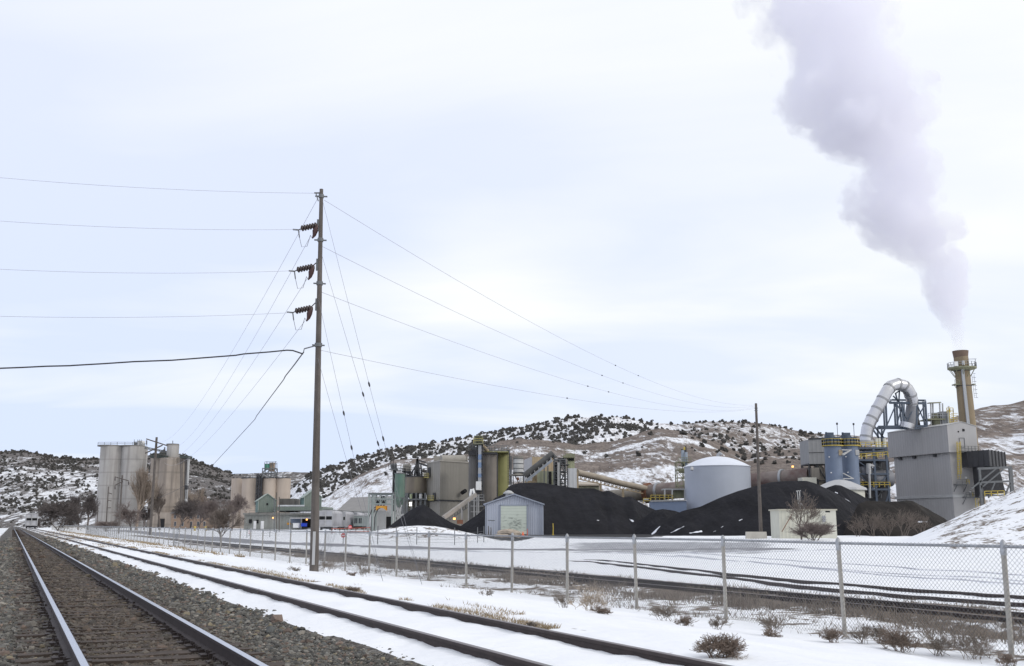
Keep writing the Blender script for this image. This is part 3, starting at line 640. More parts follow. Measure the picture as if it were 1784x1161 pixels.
# ================================================================ POLES AND WIRES
def build_pole1():
    Y = gp(547, 998).y; b = W(547, 998, Y); t = W(560, 330, Y); Z0 = hz(b.x, Y) - .3
    T = thing('utility_pole', 'tall weathered wooden utility pole with three stacked insulator strings beside the fence', 'utility pole', (b.x, Y, hz(b.x, Y)))
    n = 26; pts = [b.lerp(t, i / n) for i in range(n + 1)]; pts[0].z = Z0; r0, r1 = 8.1 * MPP(Y), 3.4 * MPP(Y)
    MB().tube(pts, [r0 + (r1 - r0) * (i / n) ** .85 for i in range(n + 1)], 18).build('pole_shaft', WOOD, T)
    at = lambda py: b.lerp(t, (998 - py) / 668.)
    def wp(px, py, Yo=0): return W(px, py, Y + Yo)
    k = MPP(Y)
    for (py, x0, lbl) in ((400, 519, 0), (472, 512, 0), (544, 509, 0)):
        root = at(py - 8); e = wp(x0 + 1, py + 1); a = at(py + 3)
        M = MB()                                  # string of bell discs
        st = wp(x0 + 8, py - 2); en = wp(x0 + 31, py - 7 if py < 500 else py - 7)
        dv = (en - st); 
        M.tube([e, st, en, root + Vector((-.1, 0, 0))], .022, 6)
        for i in range(6):
            c = st.lerp(en, i / 5); dn = dv.normalized(); M.tube([c - dn * .07, c - dn * .02, c + dn * .03, c + dn * .06], [.04, .125, .115, .04], 14)
        M.build('insulator_string', PORC, T)
        M = MB(); M.bar(root + Vector((-.1, 0, .12)), root + Vector((-.1, 0, -.35)), .09); M.bar(e, e + Vector((-.22, 0, .02)), .05); M.bar(e, e + Vector((.05, 0, -.3)), .04); M.build('bracket', STEEL, T)
        q = wp(x0 + 30, py + 3); M = MB(); M.tube([q + Vector((.1, 0, .28)), q + Vector((.06, 0, .2)), q, q + Vector((-.03, 0, -.17)), q + Vector((-.1, 0, -.3))], [.03, .085, .11, .07, .02], 12); M.build('surge_arrester', REDP, T)
        f = wp(x0 + 22, py + 10); s1 = e + Vector((.05, 0, -.3))
        M = MB(); M.tube([s1, s1.lerp(f, .35) + Vector((-.05, 0, -.42)), s1.lerp(f, .6) + Vector((.05, 0, -.42)), f, q + Vector((-.1, 0, -.3))], .011, 5); M.build('jumper_wire', GUYW, T)
    for py in (343, 424, 503, 613):
        M = MB(); c = at(py); M.tube([c - Vector((0, 0, .07)), c + Vector((0, 0, .07))], r1 + (r0 - r1) * (py - 330) / 668 + .03, 16); M.bar(c + Vector((-.24, 0, .0)), c + Vector((.24, 0, -.02)), .05); M.build('pole_band', STEEL, T)
    M = MB(); c = at(337); M.bar(c, c + Vector((-.28, 0, 0)), .05); M.bar(c + Vector((-.22, 0, 0)), c + Vector((-.1, -.05, -.35)), .04); M.build('bracket', STEEL, T)
    c = at(613); M = MB(); e2 = wp(529, 613); M.bar(c, wp(530, 608), .04); M.bar(wp(530, 608), e2, .03); M.build('cable_bracket', STEEL, T)
    M = MB(); g = at(985); M.box((g.x, g.y - r0 * 1.0, g.z + .6), (.1, .03, 1.2)); M.build('ground_wire_cover', TRIM, T)
    return Y, at, wp
PY, pat, pwp = build_pole1()
def wire(name, a, b, sag, r, mt, label, cat, group=None, markers=(), mr=.05, pts=None, n=28):
    a = Vector(a); b = Vector(b); P = []
    for i in range(n + 1):
        f = i / n; p = a.lerp(b, f); p.z -= sag * 4 * f * (1 - f); P.append(p)
    if pts: P = [Vector(p) for p in pts]
    m = MB(); m.tube(P, r, 5)
    T = None
    if markers:
        T = thing(name, label, cat, tuple(P[-1]), group); m.build('strand', mt, T)
        for f in markers:
            i = f * (len(P) - 1); j = int(i); p = P[j].lerp(P[min(j + 1, len(P) - 1)], i - j); dn = (P[min(j + 1, len(P) - 1)] - P[j]).normalized() * mr * 3.2
            k = MB(); k.tube([p - dn, p - dn * .4, p + dn * .4, p + dn], [mr * .3, mr, mr, mr * .3], 8); k.build('strain_insulator', DARK, T)
        return T
    o = m.build(name, mt); return tag(o, label, cat, group)
# spans towards the left, out of the frame
for (a, l, sag, lb) in (((553, 337), (-420, 262), .35, 'topmost thin wire leaving the tall pole towards the left edge'),
                    ((518, 400), (-420, 345), .35, 'wire from the upper insulator string to the left edge'),
                    ((511, 472), (-420, 438), .35, 'wire from the middle insulator string to the left edge'),
                    ((508, 545), (-420, 531), .30, 'wire from the lowest insulator string to the left edge')):
    wire('power_line', pwp(*a), W(l[0], l[1], PY * .86), sag, .007, WIRE, lb, 'power line', 'wires running left from the tall pole')
def tele():
    P = []
    for q, Yf in (((-260, 655), .88), ((0, 642), .93), ((40, 640.5), .94), ((80, 638.5), .945), ((122, 637.5), .95), ((128, 637), .95), ((180, 634), .96), ((225, 631), .965), ((232, 630.5), .965), ((300, 628), .97), ((345, 624.5), .98), ((410, 619.5), .99), ((425, 617), .99), ((470, 613.5), 1.), ((500, 610.5), 1.), ((510, 611), 1.), ((528, 617), 1.)): P.append(W(*q, PY * Yf))
    wire('telephone_cable', P[0], P[-1], 0, .028, CABLE, 'thick black sagging cable from the left edge to the tall pole', 'cable', None, pts=P)
tele()
POLE3Y = 200.
# spans receding to the distant pole on the left
ends = [(272, 768), (291, 778), (286, 797), (286, 806)]
for (a, e, sag, lb) in (((554, 345), ends[0], 3.2, 'longest faint wire dropping from the tall pole top to the far silos'), ((541, 412), ends[1], 3.0, 'second faint wire dropping from the tall pole towards the far silos'),
                        ((535, 486), ends[2], 2.6, 'third faint wire dropping from the tall pole towards the far silos'), ((531, 560), ends[3], 2.4, 'fourth and lowest faint wire dropping from the tall pole towards the far silos')):
    wire('power_line', pwp(*a), W(e[0], e[1], POLE3Y), sag, .0095, WIRE, lb, 'power line', 'wires receding from the tall pole to the silos')
def tele2():
    P = []
    for i, q in enumerate(((529, 614), (512, 637), (497, 656), (494, 662), (470, 694), (447, 725), (444, 731), (420, 757), (400, 779), (375, 806), (350, 828), (325, 845), (300, 858), (275, 868))): 
        f = i / 13.; P.append(W(*q, PY + (150 - 0) * f ** 1.6))
    wire('telephone_cable', P[0], P[-1], 0, .026, CABLE, 'thick black cable dropping from the tall pole towards the brown silos', 'cable', None, pts=[P[0]] + P[1:])
tele2()
P2Y = 146.0
for (a, e, sag, mk, lb) in (((565, 349), (1315, 706), 2.3, (.36, .42), 'uppermost wire from the tall pole to the slender right pole'), ((558, 428), (1315, 708), 2.2, (.33, .38), 'second wire from the top between the tall pole and the slender pole'),
                            ((554, 507), (1315, 710), 2.0, (.30, .345), 'third wire from the top between the tall pole and the slender pole'), ((551, 609), (1315, 712), 1.3, (.26,), 'lowest wire between the tall pole and the slender pole')):
    wire('power_line', pwp(*a), W(e[0], e[1], P2Y), sag, .0095, WIRE, lb, 'power line', 'wires between the tall pole and the slender pole', mk, .045)
g1 = gp(735, 1019); g2 = gp(667, 1013)
for (a, g, mk, lb) in (((562, 350), g1, (.50, .64), 'guy strand from the pole top to the right ground anchor'), ((556.5, 430), g1, (.455, .60), 'guy strand from below the upper insulator to the right ground anchor'),
                       ((553, 512), g2, (.45, .57), 'guy strand from below the middle insulator to the left ground anchor'), ((551.5, 616), g2, (), 'shortest guy strand from the pole to the left ground anchor')):
    wire('guy_wire', pwp(*a), g, .12, .006, GUYW, lb, 'guy wire', 'guy wires bracing the tall pole', mk, .035)
def simple_pole(pxb, pyb, pxt, pyt, Y, rb, rt, label, arms=(), extra=None, mt=WOOD, ins=()):
    b = W(pxb, pyb, Y); z0 = hz(b.x, Y) - .3; t = W(pxt, pyt, Y); b.z = z0; T = thing('utility_pole', label, 'utility pole', (b.x, Y, z0 + .3))
    n = 8; MB().tube([b.lerp(t, i / n) for i in range(n + 1)], [rb + (rt - rb) * i / n for i in range(n + 1)], 10).build('pole_shaft', mt, T)
    for (x0, y0, x1, y1) in arms: MB().bar(W(x0, y0, Y - rb - .05), W(x1, y1, Y - rb - .05), .22).build('cross_arm', mt, T)
    for (x, y0, y1) in ins:
        m = MB(); a = W(x, y0, Y - .3); c = W(x, y1, Y - .3); m.tube([a, c], .05, 6)
        for i in range(4): q = a.lerp(c, (i + .6) / 4.6); m.tube([q, q + Vector((0, 0, -.12))], [.16, .14], 8)
        m.build('insulator', PORC, T)
    return T
T = simple_pole(1326, 940, 1317, 703, P2Y, 3.4 * MPP(P2Y), 2.1 * MPP(P2Y), 'slender wooden pole rising from a concrete block before the coal')
m = MB()
for py in (712, 716): c = W(1317.3, py, P2Y); m.tube([c, c + Vector((0, 0, .1))], .24, 10)
m.build('pole_band', STEEL, T)
simple_pole(262, 924, 273, 762, POLE3Y, 2.6 * MPP(200), 2.0 * MPP(200), 'tall dark pole with a broad tilted cross arm between the two silo blocks', ((255, 765, 292, 777), (253, 790, 283, 776)), ins=((255.5, 767, 775), (287, 779, 786)))
simple_pole(207, 925, 213, 828, 235, 1.6 * MPP(235), 1.3 * MPP(235), 'dark pole with two small cross arms before the pale silos', ((200, 831, 224, 838), (200, 846, 214, 839)), ins=((200.5, 832, 838), (200.5, 847, 853), (224, 839, 845)))
simple_pole(185, 915, 189, 848, 300, 1.2 * MPP(300), .9 * MPP(300), 'thin pole with three short side brackets at the pale silo base', ((189, 859, 195, 861), (188, 872, 194, 873), (187, 885, 193, 885)))
simple_pole(169, 915, 171, 879, 420, .8 * MPP(420), .6 * MPP(420), 'smallest bare pole at the left edge of the pale silos')
simple_pole(478, 922, 478, 868, 260, .9 * MPP(260), .8 * MPP(260), 'thin steel pole left of the paired masts by the green building', mt=STEEL)
simple_pole(482, 925, 482, 858, 262, .9 * MPP(262), .7 * MPP(262), 'middle one of three masts by the green gabled building')
simple_pole(486.5, 925, 486.5, 866, 258, .9 * MPP(258), .8 * MPP(258), 'right one of three masts by the green gabled building')
def block():
    c = gp(1321, 948); Y = P2Y - 1.4; m = MB(); w = 36 * MPP(Y); a = W(1318, 943, Y); z = hz(a.x, Y)
    m.add([(a.x - w / 2, Y - .3, z - .1), (a.x + w / 2, Y - .3, z - .1), (a.x + w / 2 - .05, Y - .2, z + .95), (a.x - w / 2 + .05, Y - .2, z + .95), (a.x - w / 2, Y + .5, z - .1), (a.x + w / 2, Y + .5, z - .1), (a.x + w / 2 - .05, Y + .4, z + .95), (a.x - w / 2 + .05, Y + .4, z + .95)], [(0, 1, 2, 3), (5, 4, 7, 6), (3, 2, 6, 7), (1, 5, 6, 2), (4, 0, 3, 7)])
    tag(m.build('concrete_block', mat('pale concrete', (.46, .43, .38), var=.12, vs=1.5)), 'long pale concrete block at the foot of the slender pole', 'concrete block')
block()
# ================================================================ COAL PILES
COALA = M_coal('black coal', (.010, .010, .0125), (.021, .021, .026)); COALB = M_coal('brownish coal dust', (.014, .013, .0125), (.036, .031, .028))
def pile(label, prof, Yr, mt, seed, snows=(), front=1.55, lump=.05):
    px = np.linspace(prof[0][0], prof[-1][0], 240); py = np.interp(px, [a for a, b in prof], [b for a, b in prof])
    for _ in range(4): py[1:-1] = (py[:-2] + 2 * py[1:-1] + py[2:]) / 4
    u = (px - CX) / F; v = (CY - py) / F; k = Yr / (CT - v * ST); X = u * k; zr = EYE + (ST + v * CT) * k
    base = h(X, X * 0 + Yr) - .1; H = np.maximum(zr - base, .05); t = np.linspace(-1, 1, 121); U, Tt = np.meshgrid(np.arange(240), t); Hh = H[U]
    half = np.maximum(Hh, .6 * H.max() * 0 + .05) * front + 1.0; Yg = Yr + Tt * half; Xg = X[U] + Tt * half * u[U] * (Tt < 0) * 0
    nf = fbm(Xg * .18 + Tt * .8, Tt * .7, 4, seed); Zs = (1 - np.abs(Tt) ** 1.06); Z = base[U] + Hh * Zs + lump * Hh * nf * (1 - Tt ** 2) * np.abs(Tt) ** .5 * 3 + .22 * fbm(Xg * 1.1 + Tt * 2, Yg * .12, 4, seed + 5) * np.minimum(Hh / 3, 1.5) * (1 - Tt ** 2) * np.abs(Tt) ** .5 + .25 * fbm(Xg * .5, Yg * .5, 4, seed + 2) * (1 - Tt ** 4) * np.abs(Tt) ** .4
    Z = np.where(np.abs(Tt) == 1, h(Xg, Yg) - .3, Z)
    # snow lying in hollows at given picture places of the front slope
    qv = np.stack([Xg, Yg, Z - EYE], -1); dep = qv[..., 1] * CT + qv[..., 2] * ST; sx = CX + F * qv[..., 0] / dep; sy = CY - F * (qv[..., 2] * CT - qv[..., 1] * ST) / dep
    sn = np.zeros_like(Z)
    for (ax, ay, bx, by, w) in snows:
        L2 = (bx - ax) ** 2 + (by - ay) ** 2; f = np.clip(((sx - ax) * (bx - ax) + (sy - ay) * (by - ay)) / max(L2, 1e-6), 0, 1); dd = np.hypot(sx - ax - f * (bx - ax), sy - ay - f * (by - ay)) + 1.6 * fbm(Xg * .9, Yg * .9, 3, 40); w = w * .62; sn = np.maximum(sn, np.where(Tt < 0, .64 * (1 - sst(w * .5, w * 2.0, dd)), 0))
    o = npmesh('coal_pile', np.stack([Xg, Yg, Z], -1).reshape(-1, 3), grid(240, 121), mt, None, True, {'snow': sn}); tag(o, label, 'coal pile', 'coal piles in the plant yard')
pile('small pointed black coal cone behind the snow mound', [(672, 922), (690, 908), (712, 891), (728, 882), (737, 878.5), (746, 883), (765, 898), (785, 910), (800, 916), (835, 926)], 200, COALA, 1)
pile('low black coal heap rising to the left wall of the shed', [(790, 925), (808, 913), (830, 898), (845, 886), (862, 868), (885, 858), (905, 880), (925, 925)], 212, COALA, 2)
pile('broadest black coal heap right behind the blue grey shed', [(850, 925), (866, 880), (878, 858), (888, 846), (905, 841.5), (945, 841), (965, 845), (990, 849), (1010, 851), (1035, 851), (1050, 857), (1060, 854.5), (1075, 862), (1085, 867), (1100, 865), (1115, 876), (1135, 886), (1150, 892), (1175, 905), (1200, 925)], 205, COALA, 3, ((1097, 905, 1103, 908, 2.5), (1040, 906, 1043, 907, 1)))
pile('middle black coal heap in front of the blue wall', [(1085, 935), (1105, 915), (1120, 903), (1138, 890), (1155, 887), (1175, 890), (1190, 895), (1210, 905), (1240, 925)], 196, COALA, 4)
pile('huge black coal heap before the domed tank and dark pole', [(1130, 935), (1150, 915), (1175, 897), (1190, 890), (1220, 883), (1255, 867), (1285, 856), (1320, 846), (1345, 840), (1375, 838), (1405, 838), (1420, 842), (1436, 850), (1460, 862), (1490, 880), (1510, 900), (1530, 930)], 188, COALA, 5, ((1136, 931, 1150, 917, 1.8), (1168, 929, 1192, 917, 1.2), (1202, 929, 1222, 926, 2), (1242, 928, 1260, 917, 1.2), (1288, 907, 1293, 905, 1.6), (1154, 929, 1155, 927, 1.5)))
pile('smooth rounded coal heap below the twin blue silos', [(1405, 925), (1425, 865), (1440, 850), (1455, 845), (1465, 846), (1480, 853), (1500, 863), (1515, 872), (1535, 892), (1560, 925)], 199, COALA, 6, ((1473, 871, 1498, 891, 3.6), (1455, 858, 1460, 860, .9)))
pile('brownish coal heap with dry scrub before the large grey building', [(1470, 930), (1495, 878), (1510, 873), (1540, 874), (1568, 874), (1580, 872), (1590, 873), (1605, 881), (1625, 892), (1645, 903), (1670, 925)], 172, COALB, 7, ((1600, 910, 1615, 909, 1.5),), lump=.09)
# ================================================================ FAR LEFT: SILOS
def twin_silo_pale():
    Y = 550.; z0 = 0; T = thing('twin_silo', 'pale grey twin concrete silo with railings and small penthouse on its flat top', 'silo', (W(212, 917, Y).x, Y, z0))
    MB().pcyl(193.5, 22, 778, 917, Y, z0=z0).build('silo_barrel', CONC, T); MB().pcyl(231, 21.5, 778.5, 917, Y - 1, z0=z0).build('silo_barrel', CONC, T)
    m = MB(); m.pcyl(193.5, 22.6, 776.6, 778.4, Y); m.pcyl(231, 22.2, 777, 778.9, Y - 1); m.build('roof_slab', CONCD, T)
    m = MB(); zt = W(212, 777, Y).z
    m.rail([(W(177, 777, Y).x, Y - 5, zt), (W(212, 777, Y).x, Y - 6.5, zt), (W(250, 777, Y).x, Y - 5, zt), (W(250, 777, Y).x, Y + 5, zt)], 1.5, .16, step=3); m.build('railing', STEEL, T)
    m = MB(); m.pbox(239, 248, 768, 777, Y, 4); m.build('penthouse', WHITE, T)
    m = MB(); m.pbox(233, 237, 771, 777, Y, 1.5)
    for x in (234, 240, 243, 246): m.bar(W(x, 777, Y), W(x, 766, Y), .2)
    m.bar(W(233, 770, Y), W(247, 769, Y), .15); m.build('roof_equipment', STEEL, T)
    m = MB(); m.ladder(W(213, 905, Y - 12), W(213, 779, Y - 12), .8, t=.12); m.build('ladder', STEEL, T)
twin_silo_pale()
def silo_brown():
    Y = 540.; T = thing('concrete_silo', 'brown stained concrete silo block with a round headhouse and dark doorway', 'silo', (W(293, 917, Y).x, Y, 0))
    MB().pcyl(278, 17.8, 798, 917, Y, z0=0).build('silo_barrel', CONCB, T); MB().pcyl(308, 18.2, 798, 917, Y, z0=0).build('silo_barrel', CONCB, T); MB().pcyl(292, 17, 798.5, 917, Y - 4, z0=0).build('silo_barrel', CONCB, T)
    m = MB(); m.pcyl(301, 10.4, 775, 800, Y - 2); m.build('headhouse', CONC, T); m = MB(); m.pcyl(301, 11, 773.8, 775.2, Y - 2, 0); m.bar(W(301, 774, Y), W(301, 768, Y), .3); m.build('headhouse_roof', CONCD, T)
    m = MB()
    for x0, x1, y0, y1 in ((262, 290, 794, 798), (313, 327, 794, 798.5)): m.pbox(x0, x1, y0, y1, Y - 8, 8)
    for i in range(10): x = 262 + i * 2.9; m.bar(W(x, 798, Y - 9), W(x, 789 + (i % 3), Y - 9), .25)
    m.bar(W(262, 791, Y - 9), W(290, 790, Y - 9), .25); m.build('roof_equipment', mat('dark green steel', (.05, .06, .055), var=.3), T)
    m = MB(); m.pbox(275, 286, 904, 919, Y - 20, 14, m=0); m.build('doorway', HOLE, T)
    m = MB(); m.pbox(262, 300, 893, 919, Y - 19.5, 14); m.build('base_annex', CONCB, T)
    m = MB(); m.ladder(W(316, 895, Y - 11), W(316, 800, Y - 11), .9, t=.2); m.ladder(W(324, 870, Y - 9), W(324, 800, Y - 9), 1., t=.25); m.pbox(321.5, 326, 846, 853, Y - 9, 2); m.build('ladder', DARK, T)
    m = MB(); m.pcyl(325, 2.6, 796, 917, Y - 3, z0=0); m.build('downpipe', TRIM, T)
    m = MB(); m.bar(W(252, 779, Y), W(292, 787, Y), .5); m.bar(W(252, 781.5, Y), W(292, 789, Y), .5)
    for i in range(7): m.bar(W(252 + i * 6, 779 + i * 1.2, Y), W(255 + i * 6, 782 + i * 1.2, Y), .3)
    m.build('connecting_bridge', STEEL, T)
silo_brown()
def silos_tan():
    Y = 450.; T = thing('silo_cluster', 'cluster of tan silos with a small round bin tower on top behind the green gables', 'silo', (W(456, 900, Y).x, Y, 0))
    for x, r, dy in ((418, 12, 8), (436, 15, 0), (468, 12.5, 0), (492, 13.3, 2), (408, 6, 12)): MB().pcyl(x, r, 834, 905, Y + dy, z0=0).build('silo_barrel', CONCT, T)
    m = MB()
    for x, r, dy in ((436, 15.5, 0), (468, 13, 0), (492, 13.8, 2)): m.pcyl(x, r, 832.4, 834.3, Y + dy)
    m.build('roof_slab', DARK, T)
    m = MB(); zt = W(450, 833, Y).z; m.rail([(W(412, 833, Y).x, Y - 3, zt), (W(505, 833, Y).x, Y - 3, zt)], 1.7, .12, step=2.5); m.build('railing', STEEL, T)
    m = MB(); a = W(450, 880, Y); b = W(457, 828, Y); m.frame(a.x, b.x, Y - 5, Y - 2, a.z, b.z, 7, 1, .35); m.pbox(452, 456, 830, 885, Y - 3.5, 1); m.build('elevator_tower', DARK, T)
    m = MB(); m.pcyl(465.5, 4.2, 809, 819, Y - 2); m.build('green_bin', mat('teal bin paint', (.07, .27, .19), var=.1), T)
    m = MB(); m.pcyl(474, 5, 806.5, 817, Y - 1); m.pcyl(474, 5, 817, 822, Y - 1, r2=None); m.build('tan_bin', mat('rust streaked tan bin', (.36, .27, .2), var=.2, streak=.5), T)
    m = MB(); a = W(460.5, 834, Y); b = W(483, 803, Y); m.frame(a.x, b.x, Y - 4, Y + 1, a.z, W(470, 817, Y).z, 2, 2, .35)
    for x in (461, 465, 470, 475, 480, 482.5): m.bar(W(x, 818, Y - 3), W(x, 804 + (x % 3), Y - 3), .2)
    for y in (805, 808.5, 818): m.bar(W(461, y, Y - 3), W(482.5, y, Y - 3), .2)
    m.build('bin_frame', STEEL, T)
silos_tan()
def green_gable(x0, xc, x1, ye, yr, yb, Y, label, vent):
    # dark side wall x0..xc, gabled front xc..x1
    a = W(xc, yb, Y); b = W(x1, yb, Y); w = b.x - a.x; z0 = a.z; ze = W(xc, ye, Y).z; zr = W((xc + x1) / 2, yr, Y).z
    d = 14.; T = thing('gabled_building', label, 'building', ((a.x + b.x) / 2, Y, z0)); rz = R(18)
    c = ((a.x + b.x) / 2 - math.sin(rz) * d / 2, Y + math.cos(rz) * d / 2); w *= 1.0
    m = MB(); m.gable(c, w, d, z0, ze, zr, rz, 0, None); o = m.build('wall', GRNW, T)
    m = MB(); ca, sa = math.cos(rz), math.sin(rz); e = w / 2 + .03
    q = lambda x, y, z: (c[0] + x * ca - y * sa, c[1] + x * sa + y * ca, z)
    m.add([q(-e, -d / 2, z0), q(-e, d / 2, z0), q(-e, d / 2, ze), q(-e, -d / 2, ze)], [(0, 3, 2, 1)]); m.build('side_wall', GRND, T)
    m = MB(); m.gable(c, w, d, ze - .01, ze, zr + .12, rz, 0, 0, over=.4)
    m = MB(); k = (zr - ze) / (w / 2); o_ = .5
    for sg in (-1, 1): m.add([q(0, -d / 2 - .4, zr + .25), q(sg * (w / 2 + o_), -d / 2 - .4, ze - o_ * k + .25), q(sg * (w / 2 + o_), d / 2 + .4, ze - o_ * k + .25), q(0, d / 2 + .4, zr + .25), q(0, -d / 2 - .4, zr + .03), q(sg * (w / 2 + o_), -d / 2 - .4, ze - o_ * k + .03), q(sg * (w / 2 + o_), d / 2 + .4, ze - o_ * k + .03), q(0, d / 2 + .4, zr + .03)], [(0, 1, 2, 3), (7, 6, 5, 4), (0, 4, 5, 1), (1, 5, 6, 2), (2, 6, 7, 3)])
    m.build('roof', ROOFP, T)
    m = MB(); m.bar(q(-w / 2, -d / 2 - .05, z0), q(-w / 2, -d / 2 - .05, ze), .3); m.bar(q(w / 2, -d / 2 - .05, z0), q(w / 2, -d / 2 - .05, ze), .25); m.build('corner_trim', ROOFP, T)
    if vent: m = MB(); p = q(0, -d / 2 - .1, (z0 + ze) / 2 + .8); m.box(p, (.6, .15, .7), rz); m.build('vent', HOLE, T)
green_gable(437, 450, 480, 872, 861, 893, 370, 'left green gabled building below the tan silos', True)
green_gable(514, 530, 559, 866, 854, 891, 372, 'right green gabled building half hidden by the tall pole', False)
def low_factory():
    Y = 360.; T = thing('factory_building', 'long low grey green factory building under the two gables', 'building', (W(495, 920, Y).x, Y, .4))
    m = MB(); m.pbox(425, 562, 897, 926, Y, 30, z0=.3); m.build('wall', mat('pale grey green siding', (.30, .31, .29), var=.15, vs=.4, streak=.5, corr=1.2, scol=(.16, .15, .13)), T)
    m = MB(); m.pbox(423, 566, 894, 897.2, Y - 1, 32); m.build('roof_edge', mat('grey fascia', (.22, .215, .2), var=.2), T)
    m = MB(); m.pbox(486, 514, 869, 893, Y + 22, 10); m.build('rear_block', CONCD, T)
    m = MB(); m.pbox(480, 562, 883, 890, Y + 6, 22); m.build('green_upper_wall', GRNW, T)
    m = MB(); m.pbox(484, 530, 880, 882.6, Y + 10, 14); m.build('snowy_roof', mat('roof snow', (.7, .7, .73), var=.2, vs=.3), T)
    m = MB(); m.pbox(505, 560, 902, 904, Y - 9, 9); m.build('canopy', TRIM, T)
    m = MB(); m.pbox(507, 524, 904, 912, Y - 4, 3); m.build('blue_wall', mat('slate blue siding', (.16, .19, .25), var=.1), T)
    m = MB(); m.pbox(526, 541, 905, 921, Y - .6, 1); m.build('open_bay', HOLE, T)
    m = MB()
    for x in (505, 525, 544): m.bar(W(x, 904, Y - 8.5), Vector((W(x, 904, Y - 8.5).x, Y - 8.5, .4)), .25)
    m.build('canopy_post', TRIM, T)
    m = MB(); m.rail([W(434, 896, Y - 1.2), W(560, 896, Y - 1.2)], 1.2, .1, step=3); m.build('roof_railing', STEEL, T)
    for x, y0, y1, w in ((436, 905, 912, 5), (448, 906, 912, 4)): m = MB(); m.pbox(x - w / 2, x + w / 2, y0, y1, Y - .4, .6); m.build('window', HOLE, T)
    for x, w in ((444, 5), (457, 6)): m = MB(); m.pcyl(x, w / 2, 908, 922, Y - 4, n=14); m.build('pale_tank', WHITE, T)
    m = MB(); m.pbox(500, 506, 911, 914.5, Y - .3, .4); m.build('orange_panel', ORNG, T)
    m = MB(); c = W(534.5, 905.5, Y - 1); m.box(c, (.5, .3, .5)); m.build('lamp', LAMPO, T)
    m = MB(); c = W(475.5, 902.5, Y - 1.0); m.box(c, (.4, .3, .4)); m.build('lamp', LAMPO, T)
low_factory()
def bins():
    Y = 348.
    m = MB(); m.pbox(510.5, 520, 912.5, 920, Y, 2.5); m.pbox(510, 520.5, 911.6, 912.4, Y - .1, 2.7); tag(m.build('storage_bin', WHITE), 'white storage bin under the factory canopy', 'bin')
    m = MB(); m.pbox(524.5, 533, 912.5, 917.5, Y, 2); m.pbox(524.2, 533.3, 911.6, 912.4, Y - .1, 2.2); m.pbox(527, 530.5, 913.5, 915.5, Y - .08, .1); tag(m.build('storage_bin', mat('vivid blue bin', (.02, .06, .5), var=.05)), 'bright blue bin beside the dark open bay', 'bin')
bins()
def brick_office():
    Y = 420.; T = thing('brick_office', 'two storey tan brick office with a dark roof behind bare trees', 'building', (W(333, 919, Y).x, Y, .3))
    m = MB(); m.pbox(298, 366, 895, 921, Y, 14, z0=.2); m.build('wall', BRICK, T)
    a = W(296, 895, Y); b = W(368, 895, Y); zr = W(330, 882, Y + 7).z; m = MB(); x0, x1 = a.x, b.x; z = a.z
    m.add([(x0, Y - .8, z), (x1, Y - .8, z), (x1 - 3, Y + 7, zr), (x0 + 3, Y + 7, zr), (x0, Y + 15, z), (x1, Y + 15, z)], [(0, 1, 2, 3), (5, 4, 3, 2), (4, 0, 3), (1, 5, 2), (0, 4, 5, 1)]); m.build('roof', mat('dark shingle roof', (.10, .095, .095), var=.2), T)
    for x in (305, 318, 333, 345, 356):
        for y0, y1 in ((897, 904), (909, 917)):
            m = MB(); m.pbox(x - 1.9, x + 1.9, y0, y1, Y - .08, .1); w = m.build('window', TRIM, T); m = MB(); m.pbox(x - 1.5, x + 1.5, y0 + .4, y1 - .4, Y - .12, .05); o = m.build('pane', GLASS, T); o.parent = w
    m = MB(); m.pbox(331, 333.5, 910, 920, Y - .3, .1); m.build('door', DARK, T)
brick_office()
for x, lb in ((339.5, 'left yellow bollard before the brick office'), (358.5, 'right yellow bollard before the brick office')):
    m = MB(); Y = 300; c = W(x, 922, Y); z = hz(c.x, Y); m.cyl((c.x, Y), .33, z - .1, z + 1.15, 12); m.lathe((c.x, Y), [(.33, z + 1.15), (.2, z + 1.28), (.01, z + 1.33)], 12); tag(m.build('bollard', YEL), lb, 'bollard', 'yellow bollards by the office')
